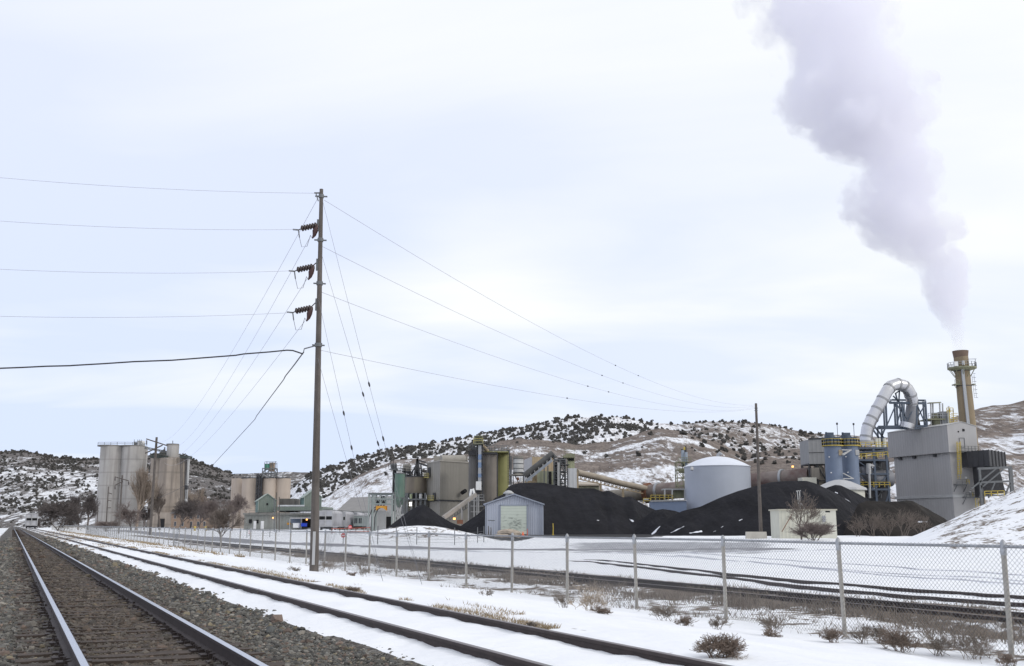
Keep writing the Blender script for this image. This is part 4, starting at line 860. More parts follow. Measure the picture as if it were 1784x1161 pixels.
def hopper_car(px0, px1, yt, yb, Y, yaw, L=17., label='', name='hopper_car', group=None):
    a = W((px0 + px1) / 2, yb, Y); w = (px1 - px0) * MPP(Y); H = 4.6 * w / 3.2; x0, y0 = a.x, Y; ux, uy = math.sin(yaw), math.cos(yaw); vx, vy = math.cos(yaw), -math.sin(yaw); zb = a.z
    T = thing(name, label, 'rail car', (x0, y0, zb), group); q = lambda s, l, z: (x0 + ux * s + vx * l, y0 + uy * s + vy * l, zb + z)
    hw = w / 2; m = MB()
    prof = [(-hw * .86, 1.0), (-hw * .96, 1.5), (-hw, 2.6), (-hw * .97, 3.7), (-hw * .8, 4.3), (-hw * .4, 4.5), (hw * .4, 4.5), (hw * .8, 4.3), (hw * .97, 3.7), (hw, 2.6), (hw * .96, 1.5), (hw * .86, 1.0)]
    vs = [q(s, l, z * H / 4.6) for s in (1.2, L - 1.2) for l, z in prof]; n = len(prof); fs = [(i, (i + 1) % n, n + (i + 1) % n, n + i) for i in range(n)]; m.add(vs, fs, 0, True); m.add(vs[:n], [tuple(range(n))[::-1]]); m.add(vs[n:], [tuple(range(n))]); m.build('body', CARM, T)
    m = MB()                                                    # end frame with posts and platform
    for s in (.15, L - .15):
        m = MB()
        for l in (-hw * .95, 0, hw * .95): m.bar(q(s, l, 1.0), q(s, l, 4.35 * H / 4.6), .14)
        for z in (1.05, 2.4, 3.3, 4.3 * H / 4.6): m.bar(q(s, -hw * .95, z), q(s, hw * .95, z), .12)
        m.build('end_frame', TRIM, T)
    m = MB()
    for s0, s1 in ((.25, .4),): 
        for l0, l1 in ((-hw * .9, -.12), (.12, hw * .9)): m.add([q(.6, l0, 2.4), q(.6, l1, 2.4), q(.6, l1, 3.25), q(.6, (l0 + l1) / 2, 3.3), q(.6, l0, 3.25)], [(0, 1, 2, 3, 4)])
    m.build('end_opening', HOLE, T)
    m = MB(); [m.add([q(.45, l0, z0), q(.45, l1, z0), q(.45, l1, z1), q(.45, l0, z1)], [(0, 1, 2, 3)]) for l0, l1, z0, z1 in ((-hw * .95, hw * .95, 1.0, 2.4), (-hw * .95, hw * .95, 3.3, 4.3 * H / 4.6))]; m.build('end_panel', CARM, T)
    m = MB(); m.add([q(.2, -hw, .85), q(L - .2, -hw, .85), q(L - .2, hw, .85), q(.2, hw, .85), q(.2, -hw, 1.08), q(L - .2, -hw, 1.08), q(L - .2, hw, 1.08), q(.2, hw, 1.08)], [(3, 2, 1, 0), (4, 5, 6, 7), (0, 1, 5, 4), (1, 2, 6, 5), (2, 3, 7, 6), (3, 0, 4, 7)])
    for s in np.linspace(2, L - 2, 9): m.bar(q(s, hw * 1.01, 1.1), q(s, hw * 1.01, 3.8 * H / 4.6), .09)
    m.build('underframe', CARM, T)
    m = MB(); [m.bar(q(1, l, 4.62 * H / 4.6), q(L - 1, l, 4.62 * H / 4.6), .1) for l in (-.6, .6)]; [m.bar(q(s, -.6, 4.62 * H / 4.6), q(s, .6, 4.62 * H / 4.6), .08) for s in np.linspace(1, L - 1, 14)]; m.build('roof_walkway', STEEL, T)
    for s in (2.2, L - 2.2):
        m = MB(); m.box((*q(s, 0, 0)[:2], zb + .55), (hw * 1.5, 2.4, .35), -yaw)
        for ds in (-.85, .85):
            for l in (-hw * .72, hw * .72): a = Vector(q(s + ds, l - .07, .46)); b = Vector(q(s + ds, l + .07, .46)); m.tube([a, b], .45, 14)
        m.build('wheel_truck', DARK, T)
    for s in (4.5, 8.5, 12.5):
        m = MB(); m.add([q(s - 1.7, -hw * .8, 1.05), q(s + 1.7, -hw * .8, 1.05), q(s + 1.7, hw * .8, 1.05), q(s - 1.7, hw * .8, 1.05), q(s - .4, -.4, .3), q(s + .4, -.4, .3), q(s + .4, .4, .3), q(s - .4, .4, .3)], [(0, 1, 5, 4), (1, 2, 6, 5), (2, 3, 7, 6), (3, 0, 4, 7), (7, 6, 5, 4)]); m.build('hopper_chute', CARM, T)
    return q(L + .9, 0, 0)
Yc = 236.; lab = ['nearest hopper car of the parked string beside the tall pole', 'second hopper car of the parked string beside the tall pole', 'third hopper car of the parked string behind the pole', 'last hopper car of the parked string behind the pole']
for i in range(4):
    pw = 25.0 * 236 / Yc; ctr = CX + (566 - CX) * 236. / Yc * 1.0 + i * .6; zline = 924 + (914 - 924) * (1 - 236. / Yc)
    hopper_car(ctr - pw / 2, ctr + pw / 2, 0, zline + .6, Yc, R(-1.), 17, lab[i], group='hopper cars parked beside the plant'); Yc += 18
hopper_car(44.5, 63.5, 0, 921.3, 318, -AZ, 17, 'lone white hopper car standing far down the second track')
def green_car():
    Y = 262.; T = thing('service_car', 'pale green windowed rail vehicle at the end of the hopper string', 'rail car', (W(624, 920, Y).x, Y, W(624, 921, Y).z))
    MB().pbox(616, 632, 899, 917, Y, 9).build('body', mat('pale green grey paint', (.33, .37, .36), var=.1, streak=.3), T); MB().pbox(615.4, 632.6, 898, 899.2, Y - .2, 9.4).build('roof', TRIM, T)
    for x in (618.5, 621.5, 626, 629): MB().pbox(x - 1, x + 1, 903, 912, Y - .06, .1).build('window', GLASS, T)
    m = MB(); m.pbox(617, 631, 917, 921, Y + .5, 8); m.build('underframe', DARK, T)
green_car()
def cable_barrier():
    Y = 205.; T = thing('safety_barrier', 'orange netting strung low before the hopper cars', 'barrier', (W(620, 925, Y).x, Y, hz(W(620, 925, Y).x, Y))); m = MB()
    for y in (921.5, 928): m.bar(W(578, y, Y), W(645, y - 2, Y), .1)
    m.build('strap', mat('orange red strap', (.45, .10, .06)), T); m = MB()
    for x in (578, 592, 606, 620, 634, 645): m.bar(W(x, 919, Y), W(x, 931, Y), .1)
    m.build('stake', RUST, T)
cable_barrier()
def dirt_bank():
    m = MB(); Y = 214.; m.add([W(575, 931, Y), W(650, 931, Y), W(650, 920, Y + 14), W(575, 922, Y + 14)], [(0, 1, 2, 3)])
def sign(px, py, Y, r, label, face, pole_b):
    c = W(px, py, Y); z = hz(c.x, Y); T = thing('road_sign', label, 'sign', (c.x, Y, z)); m = MB(); m.bar((c.x, Y + .06, z - .1), (c.x, Y + .06, c.z + r * .8), .08); m.build('sign_post', STEEL, T)
    m = MB(); n = 8 if face == 'stop' else 20; a0 = math.pi / 8 if face == 'stop' else 0; vs = [(c.x + r * math.cos(a0 + 2 * math.pi * k / n), Y + dy, c.z + r * math.sin(a0 + 2 * math.pi * k / n)) for dy in (-.03, .0) for k in range(n)]
    m.add(vs, [tuple(range(n)), tuple(range(n, 2 * n))[::-1]] + [(k, n + k, n + (k + 1) % n, (k + 1) % n) for k in range(n)]); m.build('sign_plate', REDS, T)
    m = MB(); m.box((c.x, Y - .05, c.z - (0 if face == 'stop' else 0)), (r * 1.35, .02, r * .34)); m.build('white_bar', WHITE, T)
sign(598, 933, 118, .30 * 118 / 118 * .85, 'lower red round sign with white bar beside the road', 'round', 941)
sign(610, 918.5, 196, .38, 'small red sign standing before the hopper cars', 'stop', 925)
def notice():
    Y = 165.; c = W(435.5, 927.5, Y); z = hz(c.x, Y); T = thing('notice_board', 'small white notice with red border on thin legs', 'sign', (c.x, Y, z)); m = MB(); m.pbox(433.5, 437.8, 924.8, 930.3, Y, .06); m.build('board', REDS, T); m = MB(); m.pbox(434.0, 437.3, 925.3, 929.7, Y - .05, .04); m.build('face', WHITE, T); m = MB(); [m.bar((W(x, 930, Y).x, Y + .1, z), (W(x, 930, Y).x, Y + .1, c.z), .07) for x in (434.2, 437.2)]; m.build('leg', STEEL, T)
notice()
# ================================================================ PLANT, CENTRE
def warehouse():
    Y = 330.; T = thing('warehouse', 'plain grey warehouse with a long sloped grey roof behind the rail cars', 'building', (W(625, 918, Y).x, Y, .4))
    m = MB(); m.pbox(588, 690, 890, 920, Y, 26, z0=.3); m.build('wall', mat('pale wall', (.34, .35, .33), var=.1, corr=1.2), T)
    a = W(586, 891, Y - .3); b = W(692, 891, Y - .3); c = W(612, 867, Y + 14); d = W(692, 864, Y + 14); e = (a.x, Y + 27, a.z); f = (b.x, Y + 27, a.z)
    m = MB(); m.add([a, b, d, c, e, f], [(0, 1, 2, 3), (5, 4, 3, 2), (4, 0, 3), (1, 5, 2), (0, 4, 5, 1)]); m.build('roof', ROOFG, T)
warehouse()
def loading_frame():
    Y = 215.; x0 = W(642, 900, Y).x; x1 = W(683, 900, Y).x; z0 = hz(x0, Y); zt = W(660, 861, Y).z; zm = W(660, 878, Y).z
    T = thing('loading_gantry', 'steel rail loading gantry with an orange hoist hood', 'gantry', ((x0 + x1) / 2, Y, z0))
    m = MB(); 
    for x in (x0, x0 + .9, x1): 
        for y in (Y, Y + 5): m.bar((x, y, z0), (x, y, zt), .32)
    for x in (x0, x1): m.bar((x, Y, zt), (x, Y + 5, zt), .2)
    for z in (zt, (zt + zm) / 2, zm):
        for y in (Y, Y + 5): m.bar((x0, y, z), (x1, y, z), .22)
    xs = np.linspace(x0, x1, 5)
    for a, b in zip(xs, xs[1:]): m.bar((a, Y, zm), (b, Y, zt), .12); m.bar((b, Y, zm), (a, Y, zt), .12); m.bar((a, Y, zm), (a, Y, zt), .18)
    m.build('frame', mat('pale grey structural steel', (.26, .29, .28), var=.2), T)
    m = MB(); m.add([(x0 - .4, Y - .4, zt + .1), (x1 + .4, Y - .4, zt + .1), (x1 + .4, Y + 5.4, zt + .3), (x0 - .4, Y + 5.4, zt + .3), (x0 - .4, Y - .4, zt + .25), (x1 + .4, Y - .4, zt + .25), (x1 + .4, Y + 5.4, zt + .45), (x0 - .4, Y + 5.4, zt + .45)], [(3, 2, 1, 0), (4, 5, 6, 7), (0, 1, 5, 4), (1, 2, 6, 5), (2, 3, 7, 6), (3, 0, 4, 7)]); m.build('roof', STEEL, T)
    m = MB(); n = 8; a = W(654.5, 889.5, Y); b = W(672, 889.5, Y)
    for i in range(n):
        f0, f1 = i / n, (i + 1) / n; z = lambda f: a.z + (.55 * (1 - (2 * f - 1) ** 2)); xx = lambda f: a.x + (b.x - a.x) * f
        m.add([(xx(f0), Y + .2, z(f0)), (xx(f1), Y + .2, z(f1)), (xx(f1), Y + .2, a.z + .95), (xx(f0), Y + .2, a.z + .95), (xx(f0), Y + 2.5, z(f0)), (xx(f1), Y + 2.5, z(f1)), (xx(f1), Y + 2.5, a.z + .95), (xx(f0), Y + 2.5, a.z + .95)], [(0, 1, 2, 3), (5, 4, 7, 6), (3, 2, 6, 7), (1, 0, 4, 5)])
    m.build('hoist_hood', ORNG, T)
    m = MB()
    for dx in (0, .6, 1.2): p = W(659, 880, Y); m.tube([p + Vector((dx, 1, 0)), p + Vector((dx - 1.4, 1, -.9)), p + Vector((dx - 2., 1, -2.5)), Vector((p.x + dx - 2.1, Y + 1, z0))], .1, 6)
    for p in ((657, 875), (662, 875), (668, 875)): c = W(*p, Y); m.box((c.x, Y + 1, c.z), (.8, .8, .8))
    m.build('hoses', DARK, T)
    m = MB(); c = W(665, 866, Y); m.box((c.x, Y + 2, c.z), (1.0, .8, .5)); m.build('winch', DARK, T)
    B = thing('pump_house', 'small pale block house with a dark doorway under the loading gantry', 'building', (x0 + 3, Y + 4, z0)); m = MB(); m.pbox(657, 672, 890, 921, Y + 6, 5, z0=z0); m.pbox(668, 684, 891, 921, Y + 7, 6, z0=z0); m.build('wall', TRIM, B); MB().pbox(670, 682, 900.5, 921, Y + 6.9, .3, z0=z0).build('doorway', HOLE, B)
loading_frame()
def green_silo():
    Y = 232.; c = W(696.5, 850, Y); z0 = hz(c.x, Y); T = thing('green_silo', 'faded dark green steel silo with a cone bottom on braced legs', 'silo', (c.x, Y, z0)); r = 9.2 * MPP(Y)
    zt = W(696, 826, Y).z; zb = W(696, 872, Y).z; zc = W(696, 884, Y).z; m = MB(); m.cyl((c.x, Y), r, zb, zt, 28); m.cyl((c.x, Y), .5, zc, zb, 20, 0, r); m.build('shell', GRNS, T)
    m = MB(); m.cyl((c.x, Y), r + .1, zt, zt + .2, 28); m.ring_rail((c.x, Y), r, zt + .2, 12, 1.1, .08); m.build('roof', STEEL, T)
    m = MB(); k = r * .9
    m.frame(c.x - k, c.x + k, Y - k, Y + k, z0, zb + .5, 2, 1, .22); m.build('support_frame', STEEL, T)
    m = MB(); m.ladder((c.x + r + .1, Y - .4, z0 + 3), (c.x + r + .1, Y - .4, zt), .4); m.build('ladder', STEEL, T)
    m = MB(); a = W(687, 905, Y - 3); m.bar(a, W(703, 896, Y - 3), .3); m.bar(W(690, 915, Y - 3), W(700, 880, Y - 3), .25); m.bar(W(688, 912, Y - 3), W(694, 885, Y - 3), .3); m.build('brace', TRIM, T)
    T = thing('bucket_elevator', 'tall narrow dark bucket elevator left of the green silo', 'elevator', (W(686, 900, Y - 2).x, Y, z0))
    m = MB(); a = W(682.5, 880, Y - 1); b = W(688, 820, Y - 1); m.frame(a.x, b.x, Y, Y + 1.5, z0, b.z, 12, 1, .16); m.pbox(683.5, 687.5, 818, 915, Y + .5, .8); m.build('leg_casing', DARK, T)
    m = MB(); m.pbox(677.5, 692, 817, 818.5, Y - 1, 3); m.pbox(680.5, 690, 809, 817, Y, 2); m.build('head', STEEL, T); m = MB(); z = W(680, 817, Y).z; m.rail([(W(678, 817, Y).x, Y - 1, z), (W(691.5, 817, Y).x, Y - 1, z)], 1.1, .09, step=1); [m.bar(W(x, 817, Y), W(x, y, Y), .12) for x, y in ((681, 804), (684, 807), (689, 806), (686, 802))]; m.build('railing', DARK, T)
green_silo()
def wide_bin():
    Y = 262.; c = W(724, 850, Y); z0 = .4; T = thing('storage_bin_tower', 'wide squat brown stained bin raised over concrete legs', 'silo', (c.x, Y, z0)); r = 20.5 * MPP(Y)
    m = MB(); m.cyl((c.x, Y), r, W(724, 860, Y).z, W(724, 832, Y).z, 36); m.build('bin_shell', mat('brown streaked bin', (.17, .145, .12), var=.2, vs=.2, streak=.7, scol=(.30, .26, .18), ss=.5), T)
    m = MB(); zt = W(724, 832, Y).z; m.cyl((c.x, Y), r + .15, zt, zt + .25, 36); m.ring_rail((c.x, Y), r, zt + .2, 18, 1.1, .09); m.build('roof', DARK, T)
    m = MB(); zb = W(724, 860, Y).z; zm = W(724, 873, Y).z
    for x in np.linspace(-r * .95, r * .95, 6): m.bar((c.x + x, Y - 4, z0), (c.x + x, Y - 4, zb), .5); m.bar((c.x + x, Y + 4, z0), (c.x + x, Y + 4, zb), .5)
    m.pbox(706, 744, 869, 871.5, Y - 5, 9); m.cyl((c.x, Y), .6, zm, zb, 16, 0, 3.4); m.build('support_frame', STEEL, T)
    m = MB(); m.pbox(702, 746, 873, 925, Y - 3, 8, z0=z0); m.build('base_building', mat('grey stained base wall', (.19, .18, .165), var=.25, vs=.4, streak=.6), T)
    m = MB(); m.pcyl(716, 2.2, 861, 869, Y - 5, n=12); m.build('pale_green_vessel', mat('pale green vessel', (.33, .37, .22)), T); m = MB(); m.pcyl(733, 3, 861, 869, Y - 5, n=12); m.build('grey_vessel', TRIM, T)
    m = MB(); m.pbox(713, 717, 875.4, 877.8, Y - 5, .3); m.pbox(713, 717, 879.4, 881.6, Y - 5, .3); m.build('floodlight', LAMPW, T)
    m = MB(); m.pbox(702, 714, 809, 821, Y + 3, 4); m.build('filter_box', GREYB, T)
    m = MB(); m.pbox(700, 716, 821, 822.5, Y + 2, 6); zz = W(700, 822, Y).z; m.rail([W(698, 822, Y + 2), W(744, 826, Y + 2)], 1.4, .12, step=2); m.frame(W(703, 830, Y).x, W(714, 830, Y).x, Y + 2, Y + 6, zt, zz, 2, 2, .2)
    for p, q, w in (((722, 831), (727, 800), .5), ((731, 831), (727, 800), .5), ((727, 806), (744, 812), .45), ((727, 802), (742, 806), .35), ((720, 818), (735, 817), .3), ((735, 831), (733, 808), .35), ((716, 826), (727, 808), .35), ((728, 800), (728, 797), .3)): m.bar(W(*p, Y - 1), W(*q, Y - 1), w)
    m.pbox(725, 730, 801, 830, Y, 1.2); m.build('conveyor_head', DARK, T)
wide_bin()
mat('faded yellow paint', (.42, .36, .12), var=.2)
def clad_building():
    Y = 250.; rz = 0; T = thing('process_building', 'tall warm grey corner building with a raised roof monitor and yellow landings', 'building', (W(768, 910, Y).x, Y, .4))
    c = W(767, 800, Y); p = [W(767, 804, Y), W(818, 803, Y + 8), W(744, 808.5, Y + 11)]
    z0 = .3; zt = W(767, 804, Y).z; A = (c.x, Y); B = (p[1].x, Y + 8); C = (p[2].x, Y + 11); D = (B[0] + C[0] - A[0], B[1] + C[1] - A[1])
    m = MB(); vs = [(*q, z) for z in (z0, zt) for q in (A, B, D, C)]; m.add(vs, [(0, 1, 5, 4), (1, 2, 6, 5), (2, 3, 7, 6), (3, 0, 4, 7), (4, 5, 6, 7)]); m.build('wall', GREYB, T)
    e = .25; vs = []; m = MB(); cx = (A[0] + D[0]) / 2; cy = (A[1] + D[1]) / 2
    for z in (zt + .02, zt + .35):
        for q in (A, B, D, C): vs.append((cx + (q[0] - cx) * 1.03, cy + (q[1] - cy) * 1.03, z))
    m.add(vs, [(3, 2, 1, 0), (4, 5, 6, 7), (0, 1, 5, 4), (1, 2, 6, 5), (2, 3, 7, 6), (3, 0, 4, 7)]); m.build('roof', mat('dusty pale roof', (.32, .30, .27), var=.15), T)
    m = MB(); m.pbox(756, 814, 795, 802.5, Y + 12, 6); m.tube([W(768, 800.5, Y + 9), W(809, 800.5, Y + 12)], 1.1, 14); m.build('roof_monitor', mat('dusty pale roof', ()), T)
    zz = W(767, 872, Y).z
    m = MB(); m.bar((A[0] - .1, A[1] - .1, zz), (B[0], B[1] - .15, zz), .35); m.bar((A[0] - .12, A[1] - .1, zz), (C[0] - .1, C[1] - .1, zz), .35); m.build('band', DARK, T)
    def onleft(f, py): q = (A[0] + (C[0] - A[0]) * f - .15, A[1] + (C[1] - A[1]) * f - .1); return Vector((q[0], q[1], W(767, py, Y + 11 * f).z))
    for f, y0, y1, yl in ((.78, 815, 831, 832), (.38, 859, 870, 871)):
        m = MB(); a = onleft(f + .1, y0); b = onleft(f - .1, y1); m.add([(a.x, a.y, b.z), (b.x, b.y, b.z), (b.x, b.y, a.z), (a.x, a.y, a.z)], [(0, 1, 2, 3)]); m.build('door', DARK, T)
        m = MB(); a = onleft(f + .22, yl); b = onleft(f - .22, yl); o = Vector((-.7, -1.1, 0)); m.add([a, b, b + o, a + o, a - Vector((0, 0, .15)), b - Vector((0, 0, .15)), b + o - Vector((0, 0, .15)), a + o - Vector((0, 0, .15))], [(3, 2, 1, 0), (4, 5, 6, 7), (2, 3, 7, 6)]); m.rail([a + o, b + o], 1., .07, step=1.1); m.build('landing', mat('faded yellow paint', (.42, .36, .12), var=.2), T)
    m = MB(); q = W(805, 859, Y + 6 - 1.); m.tube([q, q + Vector((.9, -1.2, .5))], .5, 12); m.build('vent_hood', HOLE, T)
mat('dusty pale roof', (.32, .30, .27), var=.15)
clad_building()
def silo_group():
    Y = 238.; z0 = .4; T = thing('silo_group', 'tall grouped silos, sooty grey and yellow green, with an elevator shaft and headhouse', 'silo', (W(850, 910, Y).x, Y, z0))
    MB().pcyl(828, 12, 793, 905, Y + 4, z0=z0).build('sooty_silo', mat('dark streaked silo', (.13, .125, .12), var=.2, vs=.2, streak=.6, ss=.8), T)
    MB().pcyl(853.5, 14, 791, 905, Y, z0=z0).build('streaked_silo', CONCM, T); MB().pcyl(872, 14.2, 788.5, 905, Y + 5, z0=z0).build('yellow_green_silo', YGRN, T)
    m = MB(); m.pbox(816, 841, 785.5, 793, Y + 1, 9); m.pbox(841, 866, 788, 791.5, Y - 2.5, 7); m.build('roof_deck', DARK, T)
    m = MB(); m.pbox(841, 886, 786.5, 788.4, Y - 1.5, 9); m.build('yellow_roof_edge', YGRN, T)
    m = MB()
    for p, q in (((816, 785.5), (840, 785.5)), ((842, 786.5), (887, 786.5)), ((822, 782), (840, 782))): m = MB(); m.rail([W(*p, Y - 3), W(*q, Y - 3)], 1.3, .1, step=1.3); m.build('railing', STEEL, T)
    m = MB(); m.pbox(822, 834, 779, 786, Y + 1, 3); m.build('roof_box', DARK, T); m = MB(); m.bar(W(843, 785, Y), W(885, 785, Y), .2)
    for x in (845, 852, 856, 862, 868, 874, 878, 883): m.bar(W(x, 787, Y), W(x, 780 - (x % 4), Y), .18)
    m.build('roof_pipes', STEEL, T)
    m = MB(); a = W(832, 905, Y - 3); b = W(840, 772, Y - 3); zt = W(836, 772, Y).z; m.frame(W(831, 850, Y).x, W(841.5, 850, Y).x, Y - 3.8, Y - 1.5, W(836, 905, Y).z, zt, 14, 1, .2); m.build('elevator_frame', DARK, T)
    m = MB(); m.pbox(833, 838.5, 776, 850, Y - 4.1, 1.5); m.build('elevator_casing', GALV, T)
    for y0, y1 in ((792, 801), (806, 815), (825.5, 832)): MB().pbox(832.9, 838.6, y0, y1, Y - 4.16, 1.6).build('blue_panel', BLUEP, T)
    m = MB(); m.pbox(829, 838.5, 839, 854, Y - 4.6, 2); m.build('white_enclosure', WHITE, T)
    m = MB(); m.pbox(824.5, 842, 772.4, 774, Y - 5, 5); m.pbox(827, 839, 761, 772.4, Y - 3.5, 3); m.pbox(826, 841, 759.2, 760.5, Y - 4.5, 5); 
    for x in (826.5, 840.5): m.bar(W(x, 773, Y - 4.5), W(x, 760, Y - 4.5), .2)
    m.build('headhouse', mat('olive dusty headhouse', (.20, .20, .14), var=.3), T)
    m = MB(); m.rail([W(825, 772.4, Y - 5), W(841.5, 772.4, Y - 5)], 1.1, .1, step=1.2); m.build('yellow_railing', mat('faded yellow paint', ()), T)
    m = MB(); m.tube([W(840, 776, Y - 3), W(849, 786, Y - 1)], .45, 10); m.build('spout', TANC, T)
    m = MB(); m.bar(W(866.3, 900, Y - 2.6), W(866.3, 790, Y - 2.6), .25); m.build('downpipe', DARK, T)
    m = MB(); m.pbox(884.5, 888, 784, 845, Y + 6, 1.2); m.ladder(W(886.5, 845, Y - 1), W(886.5, 783, Y - 1), .6); m.build('ladder', DARK, T)
    m = MB(); c0 = W(822, 862, Y - 6); m.tube([W(820, 872, Y - 6), W(819.5, 862, Y - 6), W(821, 853, Y - 6), W(824, 852, Y - 6), W(826, 860, Y - 6), W(827, 866, Y - 6)], .28, 10); m.build('white_pipe', WHITE, T)
silo_group()
def lower_conveyor():
    Y = 226.; T = thing('conveyor', 'inclined grey conveyor rising from the coal to the silo group', 'conveyor', (W(775, 903, Y).x, Y, hz(W(775, 903, Y).x, Y))); a = W(773, 902, Y); b = W(829, 862, Y + 4)
    m = MB(); m.bar(a, b, 1.1, 0, .8); m.build('gallery', mat('dusty conveyor cover', (.34, .31, .28), var=.2), T)
    m = MB(); d = (b - a); lo = Vector((0, 0, -1.5)); m.bar(a + lo, b + lo, .16)
    for i in range(13): p = a.lerp(b, i / 12); q = a.lerp(b, min(1, (i + 1) / 12)); m.bar(p, p + lo, .12); m.bar(p + lo, q, .1)
    m.build('truss', STEEL, T)
    m = MB()
    for x, yt in ((804, 884), (816, 874), (826, 866), (834, 862), (831, 866)): m.bar(W(x, yt, Y + 1), Vector((W(x, yt, Y).x, Y + 1, .3)), .25)
    for y in (872, 882, 892): m.bar(W(820, y, Y + 2), W(842, y, Y + 2), .2)
    m.rail([W(830, 871, Y + 1), W(843, 871, Y + 1)], 1.1, .1); m.pbox(829, 844, 871, 872.5, Y + 1, 2); m.pbox(803, 806.5, 889, 908, Y + 2, 1); m.build('support_legs', mat('pale support steel', (.30, .30, .30), var=.2), T)
    m = MB(); m.pbox(796, 806, 906, 913, Y - 1, 2); m.build('orange_drive', RUST, T)
    m = MB(); c = W(791.5, 904, Y - 1.2); m.box(c, (.5, .3, .4)); m.build('lamp', LAMPO, T)
lower_conveyor()
# ================================================================ PLANT, CENTRE RIGHT
def shed():
    Y = 183.; a = W(845.5, 931, Y); b = W(945.5, 931, Y); z0 = hz(a.x, Y) - .15; zb = W(845, 931, Y).z; w = b.x - a.x; ze = W(845, 879, Y).z; zr = W(893, 862, Y).z; d = 14.
    T = thing('storage_shed', 'blue grey corrugated shed with a pale green roller door before the coal', 'shed', ((a.x + b.x) / 2, Y, zb)); c = ((a.x + b.x) / 2, Y + d / 2); rz = R(1.5)
    MB().gable(c, w, d, min(z0, zb) - .1, ze, zr, rz).build('wall', SHED, T)
    m = MB(); k = (zr - ze) / (w / 2)
    for sg in (-1, 1):
        q = [(c[0], Y - .5, zr + .2), (c[0] + sg * (w / 2 + .35), Y - .5, ze - .35 * k + .2), (c[0] + sg * (w / 2 + .35), Y + d + .5, ze - .35 * k + .2), (c[0], Y + d + .5, zr + .2)]; q2 = [(x, y, z - .22) for x, y, z in q]; m.add(q + q2, [(0, 1, 2, 3), (7, 6, 5, 4), (0, 4, 5, 1), (1, 5, 6, 2), (2, 6, 7, 3)])
    m.build('roof', SHEDT, T)
    x0, x1 = W(872.5, 905, Y).x, W(917.5, 905, Y).x; zd = W(893, 881.5, Y).z; m = MB(); m.box(((x0 + x1) / 2, Y - .1, (zd + zb) / 2), (x1 - x0, .12, zd - zb)); D = m.build('roller_door', DOORG, T)
    rng = random.Random(4); m = MB()
    for i in range(70):
        x = rng.gauss(.5, .2); z = abs(rng.gauss(.28, .16)); 
        if not (.06 < x < .94 and z < .62): continue
        L = rng.uniform(.1, .5); p = Vector((x0 + (x1 - x0) * x, Y - .175, zb + .4 + (zd - zb) * z)); m.bar(p, p + Vector((L, 0, rng.uniform(-.06, .06))), .05, 0, .02)
    o = m.build('scuff_marks', mat('black rubber scuffs', (.10, .11, .10)), T); o.parent = D
    m = MB(); m.bar((x0 - .12, Y - .12, zb), (x0 - .12, Y - .12, zd + .12), .22); m.bar((x1 + .12, Y - .12, zb), (x1 + .12, Y - .12, zd + .12), .22); m.bar((x0 - .2, Y - .12, zd + .12), (x1 + .2, Y - .12, zd + .12), .22); m.build('door_frame', SHEDT, T)
    m = MB(); m.box(((x0 + x1) / 2, Y - .12, zb + .28), (x1 - x0 - .05, .2, .56)); m.build('door_bottom', CREAMF, T)
    m = MB(); q = W(886, 862, Y + 4); m.cyl((q.x, q.y), .55, zr - .3, zr + .25, 16); m.lathe((q.x, q.y), [(.95, zr + .25), (1.0, zr + .4), (.5, zr + .8), (.05, zr + .9)], 18); m.build('roof_ventilator', TRIM, T)
    m = MB(); q = W(848, 910, Y); m.bar((W(848, 907, Y).x, Y - .06, W(848, 907, Y).z), (W(862, 907, Y).x, Y - .1, W(862, 907, Y).z), .12); m.build('hose_bib', STEEL, T)
    m = MB(); [m.bar((W(x, 930, Y).x, Y - .15, ze - .0), (W(x, 930, Y).x, Y - .15, zb), .16) for x in (846, 945)]; m.build('corner_trim', SHEDT, T)
shed()
for px, h_, mt, lb, rr in ((963.5, 2.0, YEL, 'yellow marker post right of the blue grey shed', .09), (918.5, 1.1, ORAN, 'thin orange marker stake at the right edge of the roller door', .05), (851, 1.5, WOOD, 'left wooden stake before the shed wall', .08), (855, 1.3, WOOD, 'right wooden stake before the shed wall', .08)):
    c = W(px, 932, 176); z = hz(c.x, 176); m = MB(); m.tube([(c.x, 176, z - .1), (c.x + .04, 176, z + h_ * .6), (c.x, 176, z + h_)], [rr * 1.1, rr, rr * .8], 8); m.cyl((c.x, 176), rr * 2, z - .05, z + .12, 8); tag(m.build('marker_post', mt), lb, 'post')
def cone_():
    c = W(911, 934, 172); z = hz(c.x, 172); m = MB(); m.lathe((c.x, 172), [(.34, z), (.34, z + .05), (.2, z + .06), (.05, z + .6), (.001, z + .62)], 14); m.v = [(x, y, zz) for x, y, zz in m.v]; tag(m.build('traffic_cone', ORAN), 'small orange cone on the ground before the roller door', 'traffic cone')
cone_()
def rock_mesh(c, r, seed, sq=(1, 1, .7)):
    rng = random.Random(seed); m = MB(); n = 12; ps = []
    vs = []; k = 7
    for j in range(k + 1):
        th = math.pi * j / k
        for i in range(n):
            ph = 2 * math.pi * i / n; rr = r * (1 + .35 * (float(vn(math.cos(ph) * 1.3 + 5 + seed, math.sin(ph) * 1.3 + th * 1.5, seed)) - .5) * 2); vs.append((c[0] + rr * math.sin(th) * math.cos(ph) * sq[0], c[1] + rr * math.sin(th) * math.sin(ph) * sq[1], c[2] + rr * math.cos(th) * sq[2]))
    m.add(vs, [(j * n + i, (j + 1) * n + i, (j + 1) * n + (i + 1) % n, j * n + (i + 1) % n) for j in range(k) for i in range(n)]); return m
